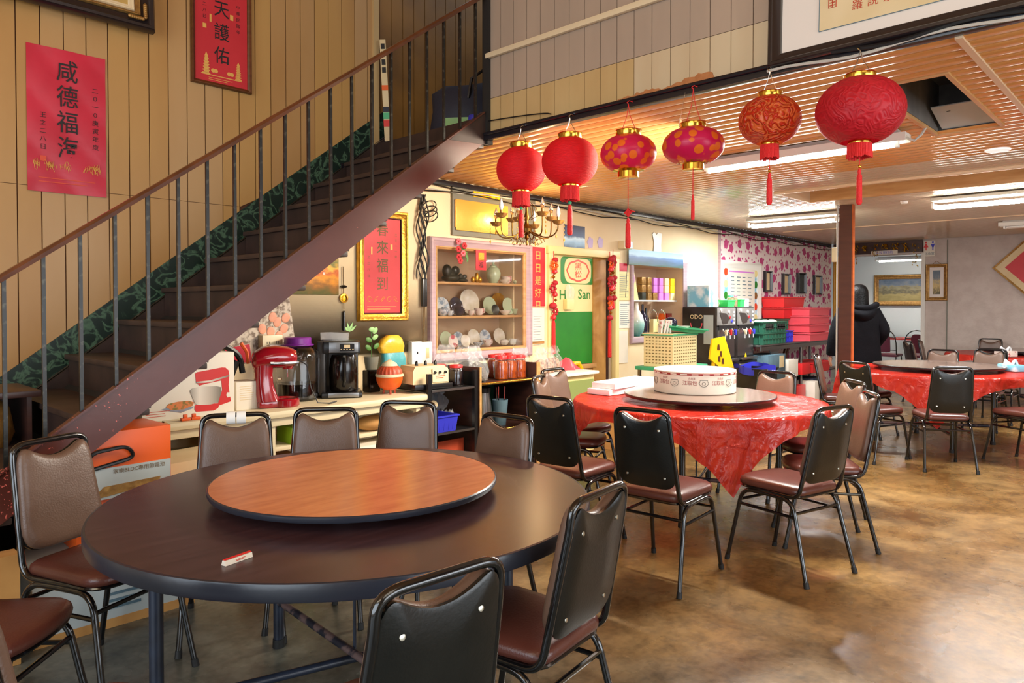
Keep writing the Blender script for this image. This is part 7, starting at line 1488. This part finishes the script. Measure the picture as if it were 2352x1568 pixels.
# ================================================================ PERSON
PX, PY = 9.13, 2.945; FA = radians(36)     # facing away from the camera
t = thing('person', 'person with black hair in a long dark hooded coat, seen from behind the brown column', 'person', (PX, PY, 0), FA-pi/2)
def skin_obj(name, verts, edges, radii, m_, parent, sub=2, root=0):
    me = bpy.data.meshes.new(name); me.from_pydata(verts, edges, []); o = bpy.data.objects.new(name, me); COL.objects.link(o)
    md = o.modifiers.new('skin', 'SKIN'); sv = me.skin_vertices[0].data
    for i, r in enumerate(radii): sv[i].radius = (r, r) if not isinstance(r, tuple) else r; sv[i].use_root = (i == root)
    s2 = o.modifiers.new('sub', 'SUBSURF'); s2.levels = sub; s2.render_levels = sub
    dg = bpy.context.evaluated_depsgraph_get(); me2 = bpy.data.meshes.new_from_object(o.evaluated_get(dg)); bpy.data.objects.remove(o)
    me2.materials.clear(); me2.materials.append(M[m_]); me2.name = name
    for p in me2.polygons: p.use_smooth = True
    o2 = bpy.data.objects.new(name, me2); COL.objects.link(o2); o2.parent = parent; return o2
# local: +y forward, +x the person's right
V = [(0, 0, .92), (0, 0, 1.05), (0, .0, 1.22), (0, -.01, 1.36), (0, .0, 1.42), (0, .02, 1.50), (0, .02, 1.58),
     (.09, 0, .86), (.10, .02, .48), (.10, -.01, .09), (.10, .10, .03), (-.09, 0, .86), (-.10, -.03, .48), (-.10, -.06, .09), (-.10, .05, .03),
     (.17, -.01, 1.34), (.25, -.04, 1.10), (.22, .10, .95), (-.17, -.01, 1.34), (-.25, .0, 1.08), (-.29, .04, .86), (-.30, .06, .80)]
E_ = [(0, 1), (1, 2), (2, 3), (3, 4), (4, 5), (5, 6), (0, 7), (7, 8), (8, 9), (9, 10), (0, 11), (11, 12), (12, 13), (13, 14), (3, 15), (15, 16), (16, 17), (3, 18), (18, 19), (19, 20), (20, 21)]
R_ = [.13, .12, .13, .12, .06, .085, .07, .085, .06, .045, .035, .085, .06, .045, .035, .055, .04, .03, .055, .04, .03, .03]
body = skin_obj('body', V, E_, R_, 'skin', t)
hv = [(-.30, .06, .80), (-.302, .07, .765)]; he = [(0, 1)]; hr = [.026, .024]
for k, (dx, dy, ln) in enumerate(((0, .030, .055), (.0, .012, .062), (.0, -.006, .058), (.0, -.022, .046))):
    b = len(hv); hv += [(-.303+dx, .07+dy, .735), (-.298+dx, .072+dy*1.1, .735-ln*.5), (-.285+dx, .072+dy*1.1, .735-ln)]; he += [(1, b), (b, b+1), (b+1, b+2)]; hr += [.0095, .009, .008]
b = len(hv); hv += [(-.290, .105, .755), (-.285, .115, .73)]; he += [(1, b), (b, b+1)]; hr += [.010, .009]
skin_obj('left_hand', hv, he, hr, 'skin', t)
hd = MB(); hd.ball((0, .03, 1.555), (.075, .095, .105), 20, 14); hd.ball((0, .13, 1.545), (.014, .022, .02), 8, 6)
for s in (-1, 1): hd.ball((s*.078, .03, 1.55), (.012, .02, .032), 8, 6)
build('head', hd, 'skin', t)
hb = MB()
def hairfn(u, v):
    a = u*2*pi; w = min(1, v/.42); r = sin(w*pi/2)**.8 if v < .42 else 1+.10*(v-.42)
    face = max(0, sin(a))*(1 if v > .30 else 0)*min(1, (v-.30)*6)
    x = cos(a)*.104*r*(1+.012*sin(a*23+v*5)); y = .018+sin(a)*.118*r*(1-.62*face)
    return (x, y-.012*v, 1.676-.105*(1-cos(w*pi/2)) - max(0, v-.42)*.46)
hb.grid(hairfn, 64, 22); build('hair', hb, 'hair', t)
co = MB()
def ring(z, a, b, y=0): return [(cos(2*pi*i/40)*a*(1+.015*sin(i*2.3+z*30)), y+sin(2*pi*i/40)*b, z) for i in range(40)]
rows = [(.50, .26, .20, 0), (.60, .262, .195, 0), (.80, .255, .18, 0), (1.00, .235, .165, -.005), (1.15, .24, .165, -.01), (1.28, .245, .155, -.01), (1.36, .22, .13, -.01), (1.40, .15, .10, -.01), (1.42, .09, .08, 0)]
vs = []; [vs.extend(ring(*r)) for r in rows]; n = 40; co.add(vs, [(j*n+i, j*n+(i+1) % n, (j+1)*n+(i+1) % n, (j+1)*n+i) for j in range(len(rows)-1) for i in range(n)])
co.tube(rounded([(.16, -.01, 1.36), (.27, -.06, 1.12), (.24, .12, .98)], .06), [.085]*7+[.062] if False else .075, 14); co.tube([(-.16, -.01, 1.36), (-.235, -.01, 1.20), (-.27, .0, 1.06), (-.295, .03, .90), (-.30, .05, .82)], [.085, .08, .075, .065, .055], 14)
build('coat', co, 'coat', t, angle=80)
ho = MB(); ho.grid(lambda u, v: (cos(pi+u*pi)*(.19-.03*v)*(1), -.05+sin(pi+u*pi)*(.10+.09*sin(pi*v)), 1.42-.17*v+.03*cos(u*2*pi)), 26, 10); ho.tube([(cos(pi+u*pi)*.18, -.04+sin(pi+u*pi)*.13, 1.41+.02*cos(u*2*pi)) for u in [k/16 for k in range(17)]], .035, 10); build('hood', ho, 'coat', t, angle=80)
tr_ = MB()
for s in (-1, 1): tr_.lathe([(.085, .75), (.075, .48), (.06, .12), (.062, .10)], (s*.10, -.01, 0), n=16)
build('trousers', tr_, 'trousers', t)
for s, y in ((1, .04), (-1, -.0)): sh_ = MB(); sh_.ball((s*.10, y, .045), (.048, .13, .045), 14, 8); sh_.box((s*.10, y, .008), (.09, .25, .016), bev=.006); build('shoe', sh_, 'black_plastic', t)

# ================================================================ CHANDELIER
t = thing('chandelier', 'aged brass chandelier with candle bulbs and crystal drops in front of the display cabinet', 'chandelier', (3.91, 3.58, 0), .3)
mb = MB(); mb.cyl((0, 0, 2.16), (0, 0, 2.52), .006, n=8); mb.lathe([(0, 2.50), (.05, 2.50), (.055, 2.52), (0, 2.52)], n=20); build('stem', mb, 'old_brass', t)
mb = MB(); mb.lathe([(0, 1.86), (.006, 1.865), (.010, 1.885), (.004, 1.90), (.018, 1.915), (.012, 1.935), (.036, 1.955), (.042, 1.985), (.020, 2.01), (.012, 2.04), (.022, 2.07), (.012, 2.10), (.008, 2.17), (0, 2.17)], n=20); build('body', mb, 'old_brass', t)
mb = MB(); mb.lathe([(0, 1.965), (.030, 1.967), (.040, 1.98), (.030, 1.992), (0, 1.994)], n=16); build('gold_collar', mb, 'brass', t)
for i in range(8):
    a = 2*pi*i/8+.2; c_, s_ = cos(a), sin(a); R0 = .235 if i % 2 == 0 else .215; dz = 0 if i % 2 == 0 else .045
    pts = [(.015, 1.97), (.07, 1.945), (.13, 1.915), (.20, 1.925), (R0, 1.975), (R0, 2.01+dz)]
    mb = MB(); mb.tube(rounded([(r*c_, r*s_, z) for r, z in pts], .05, 3), .0052, 7); ar = build('arm', mb, 'old_brass', t)
    mb = MB(); mb.lathe([(.004, 2.005+dz), (.030, 2.012+dz), (.046, 2.035+dz), (.048, 2.038+dz), (.020, 2.024+dz), (.0, 2.022+dz)], (R0*c_, R0*s_, 0), n=14); mb.cyl((R0*c_, R0*s_, 2.02+dz), (R0*c_, R0*s_, 2.065+dz), .010, n=10); build('candle_cup', mb, 'gold_paint', ar)
    mb = MB(); mb.lathe([(.008, 2.065+dz), (.017, 2.085+dz), (.015, 2.105+dz), (.006, 2.135+dz), (0, 2.15+dz)], (R0*c_, R0*s_, 0), n=12); build('candle_bulb', mb, 'glass' if i % 3 else 'white_plastic', ar)
    mb = MB(); x, y = (R0+.045)*c_, (R0+.045)*s_
    for k in range(4): mb.ball((x, y, 2.02+dz-.028*k), (.004, .004, .008), 6, 4)
    mb.lathe([(0, 1.875+dz), (.007, 1.895+dz), (0, 1.915+dz)], (x, y, 0), n=6); build('crystal_drop', mb, 'gold_leaf', ar)
    mb = MB(); mb.tube([((.10+.035*cos(q)*(1-q/9))*c_, (.10+.035*cos(q)*(1-q/9))*s_, 1.885+.035*sin(q)*(1-q/9)) for q in [.55*k for k in range(13)]], .0026, 5); build('scroll', mb, 'old_brass', ar)
for i in range(6):
    a = 2*pi*i/6; mb = MB(); mb.tube([(.01*cos(a), .01*sin(a), 2.19), (.07*cos(a), .07*sin(a), 2.14), (.085*cos(a), .085*sin(a), 2.08), (.03*cos(a), .03*sin(a), 2.05)], .003, 5); build('upper_scroll', mb, 'old_brass', t)
